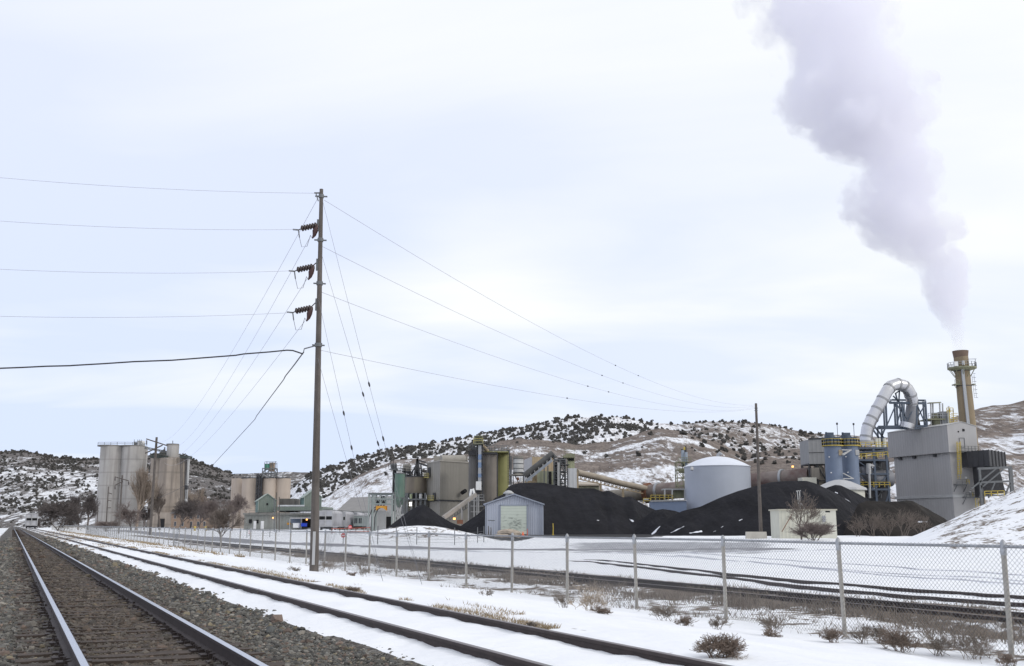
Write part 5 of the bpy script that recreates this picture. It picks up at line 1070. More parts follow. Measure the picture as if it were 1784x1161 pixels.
for px, py, r, sq, lb in ((885, 931, 1.15, (1.7, 1, .6), 'broad tan boulder lying before the roller door'), (872, 935, .8, (1.5, 1, .5), 'smaller tan boulder left of the broad one'), (897, 936, .6, (1.6, 1, .5), 'low tan rubble lump right of the broad boulder')):
    c = gp(px, py + 2); c.y = min(c.y, 176); c = Vector((W(px, py, c.y).x, c.y, hz(W(px, py, c.y).x, c.y))); tag(rock_mesh(c + Vector((0, 0, r * .2)), r, px, sq).build('boulder', ROCK), lb, 'boulder', 'tan boulders by the shed')
def white_tank():
    Y = 262.; c = W(903, 815, Y); T = thing('white_silo', 'small white banded silo on a steel frame beside the yellow green silo', 'silo', (c.x, Y, .5)); r = 9 * MPP(Y); zb = W(903, 825, Y).z; zt = W(903, 800, Y).z
    m = MB(); m.cyl((c.x, Y), r, zb, zt, 28); m.build('shell', mat('white banded tank', (.62, .62, .62), var=.1, streak=.5, band=1.6, scol=(.35, .34, .32)), T)
    m = MB(); m.cyl((c.x, Y), r * .95, zt, W(903, 795.5, Y).z, 28); m.cyl((c.x, Y), 2.4, W(903, 829, Y).z, zb, 20, 0, r); m.build('dusty_top', GREYB, T)
    m = MB()
    for z in np.linspace(zb, zt, 4): m.cyl((c.x, Y), r + .07, z - .1, z + .1, 28)
    m.build('hoops', STEEL, T)
    m = MB(); m.frame(c.x - r, c.x + r, Y - r, Y + r, .5, zb + .2, 3, 1, .25); m.pbox(896, 912, 827, 829, Y - 2, 4); m.ladder(W(893, 845, Y - 1), W(893, 797, Y - 1), .5); m.bar(W(890, 845, Y), W(890, 795, Y), .5); m.build('support_frame', STEEL, T)
    m = MB(); m.pbox(900, 904.5, 832, 837, Y - 3, 1); m.build('rusty_motor', RUST, T); m = MB(); m.pcyl(908, 3, 832, 839, Y - 4, n=14); m.build('white_drum', WHITE, T)
white_tank()
def tan_building():
    Y = 275.; T = thing('mill_building', 'dusty tan and grey mill building behind the inclined conveyor', 'building', (W(940, 850, Y).x, Y, .5))
    a = W(927, 796, Y); l = W(912.5, 797, Y + 14); r = W(966, 796, Y + 4); z0 = .4; zt = a.z; A = (a.x, Y); B = (r.x, Y + 4); C = (l.x, Y + 14); D = (B[0] + C[0] - A[0], B[1] + C[1] - A[1])
    m = MB(); vs = [(*q, z) for z in (z0, zt) for q in (A, B, D, C)]; m.add(vs, [(0, 1, 5, 4), (1, 2, 6, 5), (4, 5, 6, 7), (2, 3, 7, 6)]); m.build('wall', TANC, T)
    m = MB(); m.add(vs, [(3, 0, 4, 7)]); m.build('side_wall', GREY, T)
    m = MB(); m.pbox(936, 966, 821, 850, Y - 3, 3); m.build('lower_wall', mat('pale green dusty siding', (.33, .34, .24), var=.15, corr=1.2, streak=.4), T)
    m = MB(); m.pbox(956, 961, 822, 850, Y - 3.15, .2); m.build('dark_doorway', HOLE, T)
    m = MB()
    for x in (948, 954.5): m.bar(W(x, 812, Y - 5), W(x, 850, Y - 5), .3)
    m.build('column', STEEL, T)
    m = MB(); m.pbox(914, 938, 838, 846, Y - 2, 4); m.build('brown_lean_to', TANC, T)
tan_building()
def upper_conveyor():
    Y = 250.; T = thing('conveyor', 'steep dark covered conveyor tube climbing right above the coal heap', 'conveyor', (W(916, 837, Y).x, Y, .5)); a = W(914, 834, Y); b = W(963, 795, Y); up = Vector((0, 0, .6))
    m = MB(); m.tube([a + up, b + up, W(967, 799, Y)], [.85, .85, .8], 14); m.build('tube_cover', mat('dark grey dusty cover', (.09, .09, .09), var=.3), T)
    m = MB(); a2 = W(916, 839, Y - 1.5); b2 = W(962, 802, Y - 1.5); m.bar(a2, b2, .6); m.bar(a2 + Vector((0, 0, .0)), b2, .2)
    m.build('pale_stringer', mat('pale blue grey stringer', (.30, .33, .38)), T)
    m = MB()
    for f in (.05, .2, .35, .5, .65, .8, .95): p = a2.lerp(b2, f); q = a.lerp(b, f); m.bar(p, q + up, .15)
    m.build('cross_struts', TRIM, T)
upper_conveyor()
def tower():
    Y = 258.; T = thing('stair_tower', 'dark open steel stair tower between the conveyor and the white panel', 'tower', (W(975, 850, Y).x, Y, .5)); a = W(966, 855, Y); b = W(986, 801, Y); m = MB(); m.frame(W(966, 830, Y).x, W(985, 830, Y).x, Y - 1, Y + 4, .5, b.z, 6, 2, .28); m.build('frame', STEEL, T)
    m = MB(); m.pbox(965, 971, 805, 856, Y + .5, 3); m.pbox(972, 984, 798, 808, Y + 1, 2); m.build('dark_casing', DARK, T)
    m = MB()
    for y in (809, 822, 834, 846): m.pbox(965, 988 + (y % 3) * 2, y, y + 1.0, Y - 1.5, 5); z = W(970, y, Y).z; m.rail([(W(965, y, Y).x, Y - 1.5, z), (W(988, y, Y).x, Y - 1.5, z)], 1., .09)
    for i in range(4): y = 809 + i * 12.5; m.bar(W(972, y, Y - 1.6), W(985, y + 12, Y - 1.6), .3)
    m.build('landings', STEEL, T)
    m = MB(); m.bar(W(973, 860, Y - 1.8), W(973, 806, Y - 1.8), .55); m.build('pale_column', TRIM, T)
    T = thing('white_panel_building', 'narrow building with a bright white panelled wall and olive headhouse', 'building', (W(998, 850, Y).x, Y, .5)); m = MB(); m.pbox(990, 1005, 816, 856, Y - 1, 6); m.build('white_wall', mat('white panel siding', (.60, .61, .63), var=.05, corr=.9), T)
    m = MB(); m.pbox(989, 1001, 797, 816.5, Y + 1, 4); m.build('green_upper_wall', mat('pale olive siding', (.36, .37, .24), var=.15, corr=1.), T)
    m = MB(); m.pbox(986, 1001.5, 790.5, 797.5, Y, 5); m.pbox(981, 990, 793.5, 797.5, Y - .5, 3); m.build('headhouse', OLIVE, T); m = MB(); m.pbox(990, 1000, 799, 803, Y + .8, .3); m.build('dark_louvre', HOLE, T); m = MB(); z = W(985, 790, Y).z; m.rail([(W(984, 790, Y).x, Y, z), (W(1001, 790, Y).x, Y, z)], 1., .08); m.build('railing', OLIVE, T)
    m = MB(); m.pbox(1004.5, 1008, 822, 856, Y + .5, 3); m.build('tan_edge', TANC, T)
tower()
def gallery():
    T = thing('conveyor_gallery', 'long dusty tan conveyor gallery sloping down to the kiln', 'conveyor', tuple(W(1060, 850, 270))); a = W(1004, 823, 262); b = W(1046, 833, 275); c = W(1085, 843, 285); d = W(1128, 852, 292)
    m = MB(); m.tube([a, b, c, d], .85, 12); m.build('gallery_tube', mat('dusty tan cover', (.36, .31, .25), var=.15, vs=.3, streak=.2), T)
    m = MB(); lo = Vector((0, 0, -1.6))
    P = [a.lerp(b, i / 6) for i in range(6)] + [b.lerp(c, i / 6) for i in range(6)] + [c.lerp(d, i / 6) for i in range(7)]
    for p, q in zip(P, P[1:]): m.bar(p + lo, q + lo, .25); m.bar(p, p + lo, .18); m.bar(p + lo, q, .16)
    m.build('truss', TANC, T)
    m = MB(); 
    for p in (b, c): m.bar(p + lo, (p.x, p.y, .5), .6)
    m.build('support_leg', TANC, T)
    Y = 285.; T = thing('small_building', 'small pale green grey flat shed below the tan gallery', 'shed', (W(1026, 853, Y).x, Y, .5)); m = MB(); m.pbox(1007, 1044, 844, 862, Y, 8); m.build('wall', mat('pale olive grey siding', (.29, .29, .22), var=.1, corr=1.2), T)
    m = MB(); a, b, c, d = W(1006, 844.2, Y - .5), W(1045, 844.2, Y - .5), W(1042, 839.5, Y + 8), W(1009, 839.5, Y + 8); m.add([a, b, c, d, a - Vector((0, 0, .4)), b - Vector((0, 0, .4)), c - Vector((0, 0, .4)), d - Vector((0, 0, .4))], [(0, 1, 2, 3), (4, 5, 1, 0), (5, 6, 2, 1), (7, 4, 0, 3)]); m.build('roof', mat('dusty shed roof', (.42, .37, .31), var=.1), T)
gallery()
def kiln():
    T = thing('rotary_kiln', 'long rusty brown rotary kiln tube lying behind the domed tank', 'kiln', tuple(W(1300, 850, 272)))
    A = W(1072, 865, 300); B = W(1412, 830.5, 262); r = 2.35
    at = lambda px: A.lerp(B, max(-.1, min(1.1, _f(px))))
    def _f(px):
        lo, hi = -.1, 1.1
        for _ in range(30):
            mid = (lo + hi) / 2; p = A.lerp(B, mid); sx = CX + F * p.x / (p.y * CT + (p.z - EYE) * ST); lo, hi = (mid, hi) if sx < px else (lo, mid)
        return lo
    MB().tube([at(1060), at(1128)], 1.9, 32).build('pale_cooler_shell', KILNG, T)
    MB().tube([at(1128), at(1412)], r, 36).build('kiln_shell', KILN, T)
    for px in (1131, 1148): m = MB(); m.tube([at(px - 2), at(px + 1.5)], r + .4, 32); m.build('riding_ring', RUST if px == 1131 else GALV, T)
    m = MB(); m.tube([at(1362), at(1366)], r + .32, 32); m.build('riding_ring', GALV, T)
    m = MB(); m.tube([at(1126), at(1133)], r + .55, 32); m.build('girth_gear', RUST, T)
    for px in (1085, 1105, 1200): m = MB(); m.tube([at(px), at(px + 1)], 1.95 if px < 1128 else r + .1, 32); m.build('weld_band', KILNG, T)
    for px in (1148, 1364): p = at(px); m = MB(); m.box((p.x, p.y, (p.z - r) / 2), (5, 5, p.z - r + .2)); m.build('concrete_pier', CONCM, T)
    T = thing('kiln_platform', 'yellow railed service platform below the left kiln end', 'platform', tuple(W(1165, 872, 252))); Y = 250.
    m = MB(); m.pbox(1118, 1196, 871.5, 873.4, Y, 5); m.build('deck', STEEL, T); m = MB(); z = W(1160, 871.5, Y).z; m.rail([(W(1134, 870, Y).x, Y, z), (W(1172, 870, Y).x, Y, z)], 1.2, .13, step=1.); m.rail([(W(1120, 876, Y).x, Y - 1, z - .8), (W(1132, 876, Y).x, Y - 1, z - .8)], 1.2, .13, step=1.); m.build('yellow_railing', YEL, T)
    m = MB(); m.pbox(1157, 1194, 851.5, 853.5, Y + .5, 5); 
    for x in (1158, 1171, 1193): m.bar(W(x, 853, Y + .5), W(x, 872, Y + .5), .35)
    m.build('canopy', TRIM, T); m = MB(); m.pbox(1173, 1194, 855, 868, Y + 2, 3); m.build('grey_cabinet', OLIVE, T); m = MB(); m.pbox(1122, 1130, 868, 872, Y, 2); m.build('gear_housing', TRIM, T)
kiln()
def tank():
    Y = 250.; c = W(1250.5, 850, Y); r = 57.0 * MPP(Y); z0 = .4; ze = W(1250, 812, Y - r * .4).z; ze = W(1250, 813.5, Y).z; zr = W(1250, 796, Y).z
    T = thing('storage_tank', 'large pale blue storage tank with a shallow white domed roof', 'tank', (c.x, Y, z0)); m = MB(); m.cyl((c.x, Y), r, z0, ze, 72); m.build('shell', TANK, T)
    m = MB(); m.lathe((c.x, Y), [(r + .15, ze - .1), (r + .12, ze + .05)] + [(max(r * t_, .01), ze + .05 + (zr - ze) * (1 - t_ ** 2)) for t_ in np.linspace(1, 0, 14)], 72)
    m.v = m.v; m.build('domed_roof', TANKR, T)
    m = MB(); q = W(1251, 795, Y); m.tube([(q.x, Y, zr - .2), (q.x, Y, zr + .5), (q.x + .4, Y, zr + .9), (q.x + .9, Y, zr + .5)], .42, 12); m.build('roof_vent', GALV, T)
    m = MB(); q = W(1206, 817, Y - r * .7); m.tube([q, q + Vector((-.3, -1.2, .1)), q + Vector((-.35, -1.3, -.4))], .38, 12); m.build('overflow_nozzle', TRIM, T)
    W_ = thing('retaining_wall', 'plain slate blue containment wall joined left of the domed tank', 'wall', (W(1165, 890, 244).x, 244, .5)); m = MB(); a = W(1133, 873.5, 246); b = W(1196, 872, 243); a2 = Vector((a.x, a.y, .3)); b2 = Vector((b.x, b.y, .3)); o = Vector((.3, 4.5, 0)); m.add([a2, b2, b, a, a2 + o, b2 + o, b + o, a + o], [(0, 1, 2, 3), (3, 2, 6, 7), (5, 4, 7, 6), (4, 0, 3, 7), (1, 5, 6, 2)]); m.build('wall_panel', mat('slate blue wall paint', (.20, .25, .36), rough=.6, var=.05), W_)
    m = MB(); m.bar(a + Vector((0, -.05, 0)), b + Vector((0, -.05, 0)), .3); m.build('coping', TRIM, W_)
tank()
def stacklet():
    Y = 268.; c = W(1194.5, 800, Y); T = thing('dust_collector', 'slim grey blue twin stack with a small platform left of the domed tank', 'stack', (c.x, Y, .5)); m = MB(); m.pbox(1188.5, 1192.5, 784.5, 812, Y, 1.5); m.pcyl(1195.5, 2.6, 788, 806, Y - .5, n=14); m.pbox(1189, 1198, 805, 812, Y, 2); m.build('stack_body', mat('grey blue metal', (.33, .38, .44), var=.1), T)
    m = MB(); m.pbox(1194, 1196, 777.5, 790, Y, .8); m.build('exhaust_pipe', DARK, T); m = MB(); m.pbox(1191.5, 1194, 779, 784, Y, .8); m.build('yellow_cap', YEL, T)
    m = MB(); z = W(1195, 805, Y).z; m.pbox(1181, 1203, 804.5, 805.6, Y - 1, 3); m.rail([(W(1181, 804, Y).x, Y - 1, z), (W(1203, 804, Y).x, Y - 1, z)], 1.1, .1, step=1); m.build('platform', OLIVE, T)
    m = MB(); m.frame(W(1179, 835, Y).x, W(1192, 835, Y).x, Y - 1, Y + 2, W(1185, 860, Y).z, W(1185, 806, Y).z, 4, 1, .2); m.pbox(1184, 1194, 816, 824, Y, 2); m.build('support_frame', OLIVE, T)
stacklet()
def hood():
    Y = 258.; T = thing('kiln_feed_building', 'pale grey boxy feed building standing above the right kiln end', 'building', (W(1425, 850, Y).x, Y, .5))
    a = W(1408, 766, Y); b = W(1440, 763.5, Y); z0 = W(1412, 808.5, Y).z; m = MB(); m.add([(a.x, Y, z0), (b.x + 1, Y, z0), (b.x + 1, Y, b.z), (a.x, Y, a.z), (a.x, Y + 8, z0), (b.x + 1, Y + 8, z0), (b.x + 1, Y + 8, b.z), (a.x, Y + 8, a.z)], [(0, 1, 2, 3), (1, 5, 6, 2), (4, 0, 3, 7), (3, 2, 6, 7), (0, 4, 5, 1), (5, 4, 7, 6)]); m.build('upper_box', mat('light grey cladding', (.27, .27, .275), rough=.6, var=.06, corr=1.1), T)
    m = MB(); m.bar(a + Vector((0, -.05, .1)), b + Vector((1, -.05, .1)), .3); m.bar(Vector((a.x, Y - .05, W(1408, 789, Y).z)), Vector((b.x, Y - .05, W(1440, 788, Y).z)), .12); m.build('roof_edge', DARK, T)
    m = MB(); m.pbox(1414, 1428, 815, 835, Y, 4); q = W(1428, 822, Y); m.tube([W(1420, 814, Y + 2), W(1427, 818, Y + 2), W(1428, 830, Y + 2)], 1.3, 12); m.build('kiln_hood', KILNG, T)
    m = MB(); m.frame(W(1411, 820, Y).x, W(1439, 820, Y).x, Y + .5, Y + 7, .5, z0, 4, 2, .35); m.build('support_frame', DARK, T)
    m = MB(); m.pbox(1398, 1423, 832, 850, Y - 4, 4); m.build('pale_housing', CREAMF, T)
    m = MB(); m.pbox(1423, 1439, 829, 851, Y + 1, 4); m.build('lower_box', mat('dusty tan box', (.33, .29, .24), var=.2), T)
hood()
def lamp_small(px, py, Y, lb):
    c = W(px, py, Y); T = thing('lamp_post', lb, 'lamp', (c.x, Y, c.z - 4)); MB().bar((c.x, Y, c.z - 4), (c.x, Y, c.z), .12).build('lamp_mast', STEEL, T); MB().cyl((c.x, Y), .28, c.z - .1, c.z + .35, 10).build('lamp_head', LAMPO, T)
lamp_small(1381, 814, 285, 'small lit lamp above the rusty kiln tube')
def blue_silos():
    for (pxc, Y, yb, lb, key) in ((1453, 240., 868, 'left blue steel silo with yellow railed top', 0), (1482, 244., 878, 'right blue steel silo with yellow railed top', 1)):
        c = W(pxc, 820, Y); r = 14.6 * MPP(Y); zt = W(pxc, 778, Y).z; T = thing('blue_silo', lb, 'silo', (c.x, Y, .5), 'twin blue silos'); m = MB(); m.cyl((c.x, Y), r, .5, zt, 40); m.build('shell', BLUE, T)
        m = MB(); m.cyl((c.x, Y), r + .5, zt, zt + .2, 40); m.ring_rail((c.x, Y), r + .4, zt + .15, 18, 1.5, .12); m.build('yellow_railing', YEL, T)
        m = MB(); m.cyl((c.x - .6, Y), 1.2, zt + .2, zt + 2.6, 14); m.box((c.x + 1.0, Y, zt + 1.2), (1.4, 1.6, 2.0)); m.box((c.x - .6, Y, zt + 2.9), (1.6, 1.6, .7)); m.bar((c.x - r * .7, Y, zt), (c.x - r * .7, Y, zt + 3.4), .35); m.build('top_filter', BLUES, T)
        m = MB(); m.bar((c.x + r * .7, Y, zt), (c.x + r * .7, Y, zt + 5.4), .1); m.box((c.x + r * .7, Y, zt + 5.4), (.35, .35, .5)); m.build('light_mast', DARK, T)
        m = MB(); m.box((c.x + r * .62, Y - r * .85, zt - 1.6), (.9, .5, 1.3)); m.build('tan_box', TANC if not key else TRIM, T)
        m = MB()
        for dx, dz in ((-.72, -2.6), (-.62, -6.3), (-.55, -9.5)): m.box((c.x + r * dx, Y - r * math.sqrt(1 - dx * dx) - .1, zt + dz), (.25, .2, .25))
        m.build('level_gauge', WHITE, T)
    T = thing('silo_bracing', 'pale diagonal pipe braces linking the twin blue silos', 'bracing', tuple(W(1472, 820, 239))); m = MB()
    for p, q in (((1467, 792), (1483, 784)), ((1466, 784), (1483, 784.5)), ((1469, 825), (1486, 834)), ((1469, 834.5), (1487, 834)), ((1469, 793), (1480, 786))): m.bar(W(*p, 237.5), W(*q, 240.5), .22)
    m.build('pipe', TRIM, T)
    Y = 236.; T = thing('cone_roof_hut', 'low hut with a pale grey conical roof at the foot of the blue silos', 'building', (W(1462, 850, Y).x, Y, .5)); c = W(1461, 845, Y); z = W(1461, 851, Y).z; zt = W(1461, 836.5, Y).z; m = MB(); m.lathe((c.x + .3, Y), [(6.2, z - .5), (6.0, z), (2.6, zt - .4), (1.2, zt), (.01, zt + .1)], 10); m.sm = [False] * len(m.sm); m.build('cone_roof', mat('pale concrete roof', (.46, .46, .47), var=.08), T); m = MB(); m.cyl((c.x + .3, Y), 5.6, .5, z - .3, 10); m.build('wall', CREAMF, T)
blue_silos()
def platform_structure():
    Y = 250.; x0 = W(1494, 820, Y).x; x1 = W(1548, 820, Y).x; T = thing('pipe_structure', 'dark blue open steel structure with yellow railings left of the large grey building', 'steel structure', ((x0 + x1) / 2, Y, .5))
    zs = [W(1520, y, Y).z for y in (870, 853, 826, 802, 781)]
    m = MB()
    for x in (x0, (x0 + x1) / 2 + .4, x1 - .3):
        for y in (Y, Y + 7): m.bar((x, y, .5), (x, y, zs[-1]), .5)
    for z in zs[1:]:
        for y in (Y, Y + 7): m.bar((x0, y, z), (x1, y, z), .45)
        for x in (x0, x1): m.bar((x, Y, z), (x, Y + 7, z), .35)
    m.bar((x0, Y, zs[3]), (x0 + 4.5, Y, zs[2]), .25); m.bar((x1, Y, zs[2]), ((x0 + x1) / 2, Y, zs[1]), .25); m.bar((x0, Y, zs[2]), ((x0 + x1) / 2, Y, zs[1]), .25); m.bar(((x0 + x1) / 2, Y, .5), (x1, Y, zs[1]), .35); m.bar((x0, Y + 6.9, zs[1]), (x1, Y + 6.9, zs[2]), .25)
    m.bar((x0, Y, zs[4] - 1.1), (x1, Y, zs[4] - .6), .3); m.build('frame', BLUES, T)
    m = MB()
    for z, a in ((zs[4], 0), (zs[3], 1), (zs[1] + .3, 0)): m.rail([(x0 - .3, Y - .3, z + .25), (x1, Y - .3, z + .25 + a * .6)], 1.2, .13, step=1.3)
    m.rail([(x0, Y + 6, zs[3] + .25), (x1, Y + 6, zs[3] + .9)], 1.2, .13, step=1.3)
    m.build('yellow_railing', YEL, T)
    m = MB()
    for z in zs[3:]: m.box(((x0 + x1) / 2, Y + 3.5, z + .14), (x1 - x0, 7.3, .16))
    m.build('deck', STEEL, T)
    m = MB(); m.tube([W(1513, 808, Y - .5), W(1513.5, 826, Y - .5)], .6, 10); q = [W(1517, 856, Y - 1), W(1514, 830, Y - 1), W(1513, 815, Y - 1), W(1516, 812, Y - 1)]; m.tube([W(1515.5, 868, Y - 1), W(1515, 840, Y - 1), W(1514, 814, Y - 1), W(1517, 811, Y - 1), W(1522, 812, Y)], .28, 10); m.build('pale_pipe', TRIM, T)
    m = MB(); m.tube([W(1507, 804, Y + 3), W(1508, 814, Y + 3), W(1511, 824, Y + 3), W(1517, 830, Y + 2.5), W(1524, 832, Y + 2), W(1535, 833, Y + 2)], [1.3, 1.5, 1.7, 1.8, 1.8, 1.8], 18); m.build('large_elbow_duct', DUCTG, T)
    m = MB(); m.tube([W(1521, 834, Y + 2), W(1526, 834.5, Y + 2), W(1552, 833.5, Y + 2.5)], [1.5, 2.0, 2.05], 20); m.build('round_duct', DUCTG, T)
    m = MB(); m.lathe((W(1511, 803, Y).x, Y + 3), [(2.6, W(1511, 803, Y).z), (1.4, W(1511, 812, Y).z)], 16); m.build('hopper', DARK, T)
    m = MB(); m.pbox(1518, 1530, 826, 850, Y + 4, 2); m.pbox(1494, 1508, 858, 862, Y + 1, 3); m.pbox(1535, 1545, 800, 826, Y + 5, 1.5); m.build('tan_casing', TANC, T)
    for a_ in ((1496, 1549, 856, 880, 3, 3), (1496, 1512, 806, 822, 4, 2), (1532, 1550, 803, 824, 4.5, 2), (1500, 1522, 838, 852, 4.6, 1.5), (1530, 1550, 842, 856, 4.6, 1.5)): m = MB(); m.pbox(*a_[:4], Y + a_[4], a_[5]); m.build('machine_housing', DARK, T)
    m = MB()
    for a_, b_ in (((1497, 812), (1530, 812)), ((1497, 845), (1548, 845)), ((1500, 815), (1500, 868)), ((1507, 812), (1520, 850)), ((1535, 800), (1535, 868)), ((1520, 803), (1545, 826)), ((1498, 790), (1548, 786)), ((1503, 853), (1520, 868)), ((1540, 853), (1525, 870))): m.bar(W(*a_, Y + 2.5), W(*b_, Y + 2.5), .22)
    m.build('pipework', STEEL, T)
    m = MB(); 
    for x in (1527, 1532, 1541): m.pcyl(x, 2.6, 764, 780, Y + 5, n=14)
    m.build('top_vessels', CREAMF, T)
platform_structure()
def big_duct():
    Y = 256.; T = thing('overhead_duct', 'huge silver arched duct rising from the platform and bending down', 'duct', tuple(W(1510, 772, Y)))
    pts = [(1509, 776), (1509, 764), (1511, 748), (1517, 734), (1526.5, 716.5), (1536, 699), (1545.5, 681.5), (1552, 673), (1563, 669.5), (1573, 671.5), (1581, 678), (1586, 687), (1588.5, 696), (1589.5, 706)]
    P = [W(*p, Y + (0 if i < 7 else (i - 6) * .6)) for i, p in enumerate(pts)]; r = 10.5 * MPP(Y)
    m = MB(); m.tube(P, r, 30); m.build('duct_body', SILV, T)
    for i, f in ((1, .2), (2, .4), (3, .3), (4, .2), (5, .2), (6, .6), (8, .1), (9, .3), (11, .2), (12, .6)):
        p = P[i].lerp(P[i + 1], f); d = (P[i + 1] - P[i]).normalized() * .24; m = MB(); m.tube([p - d, p + d], r + .1, 30); m.build('flange', mat('dull duct flange', (.33, .33, .34), metal=.5, rough=.5), T)
    m = MB(); q = P[-1]; m.tube([q, W(1589, 722, Y + 4.5), W(1586, 742, Y + 4.5)], [r * .98, 1.75, 1.75], 24); m.build('lower_drop', DUCTG, T); m = MB(); m.tube([W(1581, 738, Y + 3), W(1579, 747, Y + 3)], 1.9, 20); m.build('silver_foot', SILV, T)
    m = MB(); m.add([W(1583, 702, Y + 6), W(1594, 700, Y + 6), W(1604, 742, Y + 6), W(1592, 742, Y + 6), W(1583, 702, Y + 8), W(1594, 700, Y + 8), W(1604, 742, Y + 8), W(1592, 742, Y + 8)], [(3, 2, 1, 0), (4, 5, 6, 7), (0, 1, 5, 4), (1, 2, 6, 5), (3, 0, 4, 7), (2, 3, 7, 6)]); m.build('flared_duct', DARK, T)
    m = MB(); m.tube([W(1510, 774, Y), W(1510, 768, Y)], r + .3, 30); m.build('base_ring', TRIM, T)
    T = thing('duct_support', 'dark blue lattice trestle carrying the arched silver duct', 'trestle', tuple(W(1580, 745, Y)))
    m = MB(); xa, xb = 1543, 1615; Ya, Yb = Y + 5, Y + 12
    zt = 700; zb = 743
    tops = [W(x, zt + 1.5 * (x > 1560) , Ya) for x in (xa + 9, 1572, xb - 3)]
    for (x, x2) in ((1543, 1545), (1562, 1564), (1571, 1575), (1596, 1597), (1612, 1615)): m.bar(W(x, 700, Ya - 2), W(x2, 745, Ya - 2), .42); m.bar(W(x - 4, 700, Yb), W(x2 - 4, 745, Yb), .36)
    m.bar(W(1550, 702, Ya - 2), W(1612, 703, Ya - 2), .55); m.bar(W(1554, 697, Yb), W(1612, 698, Yb), .45); m.bar(W(1530, 744, Ya - 2), W(1616, 743, Ya - 2), .6); m.bar(W(1530, 747, Ya - 2.1), W(1616, 747, Ya - 2.1), .35); m.bar(W(1552, 697, Yb), W(1550, 702, Ya - 2), .4); m.bar(W(1612, 703, Ya - 2), W(1612, 698, Yb), .4)
    for a, b in (((1562, 702), (1545, 742)), ((1563, 706), (1580, 730)), ((1575, 704), (1576, 742)), ((1597, 704), (1614, 743)), ((1612, 705), (1598, 728)), ((1575, 742), (1596, 704)), ((1562, 742), (1572, 706))): m.bar(W(*a, Ya - 2), W(*b, Ya - 2), .26)
    for a, b in (((1564, 700), (1560, 685)), ((1560, 686), (1567, 681)), ((1567, 681), (1566, 700)), ((1556, 690), (1566, 700))): m.bar(W(*a, Ya - 2), W(*b, Ya - 2), .3)
    for a, b in (((1518, 745), (1540, 775)), ((1524, 744), (1541, 765)), ((1529, 744), (1530, 782)), ((1543, 744), (1530, 775)), ((1536, 744), (1537, 790))): m.bar(W(*a, Ya - 3), W(*b, Ya - 3), .36)
    m.build('lattice', BLUES, T)
big_duct()
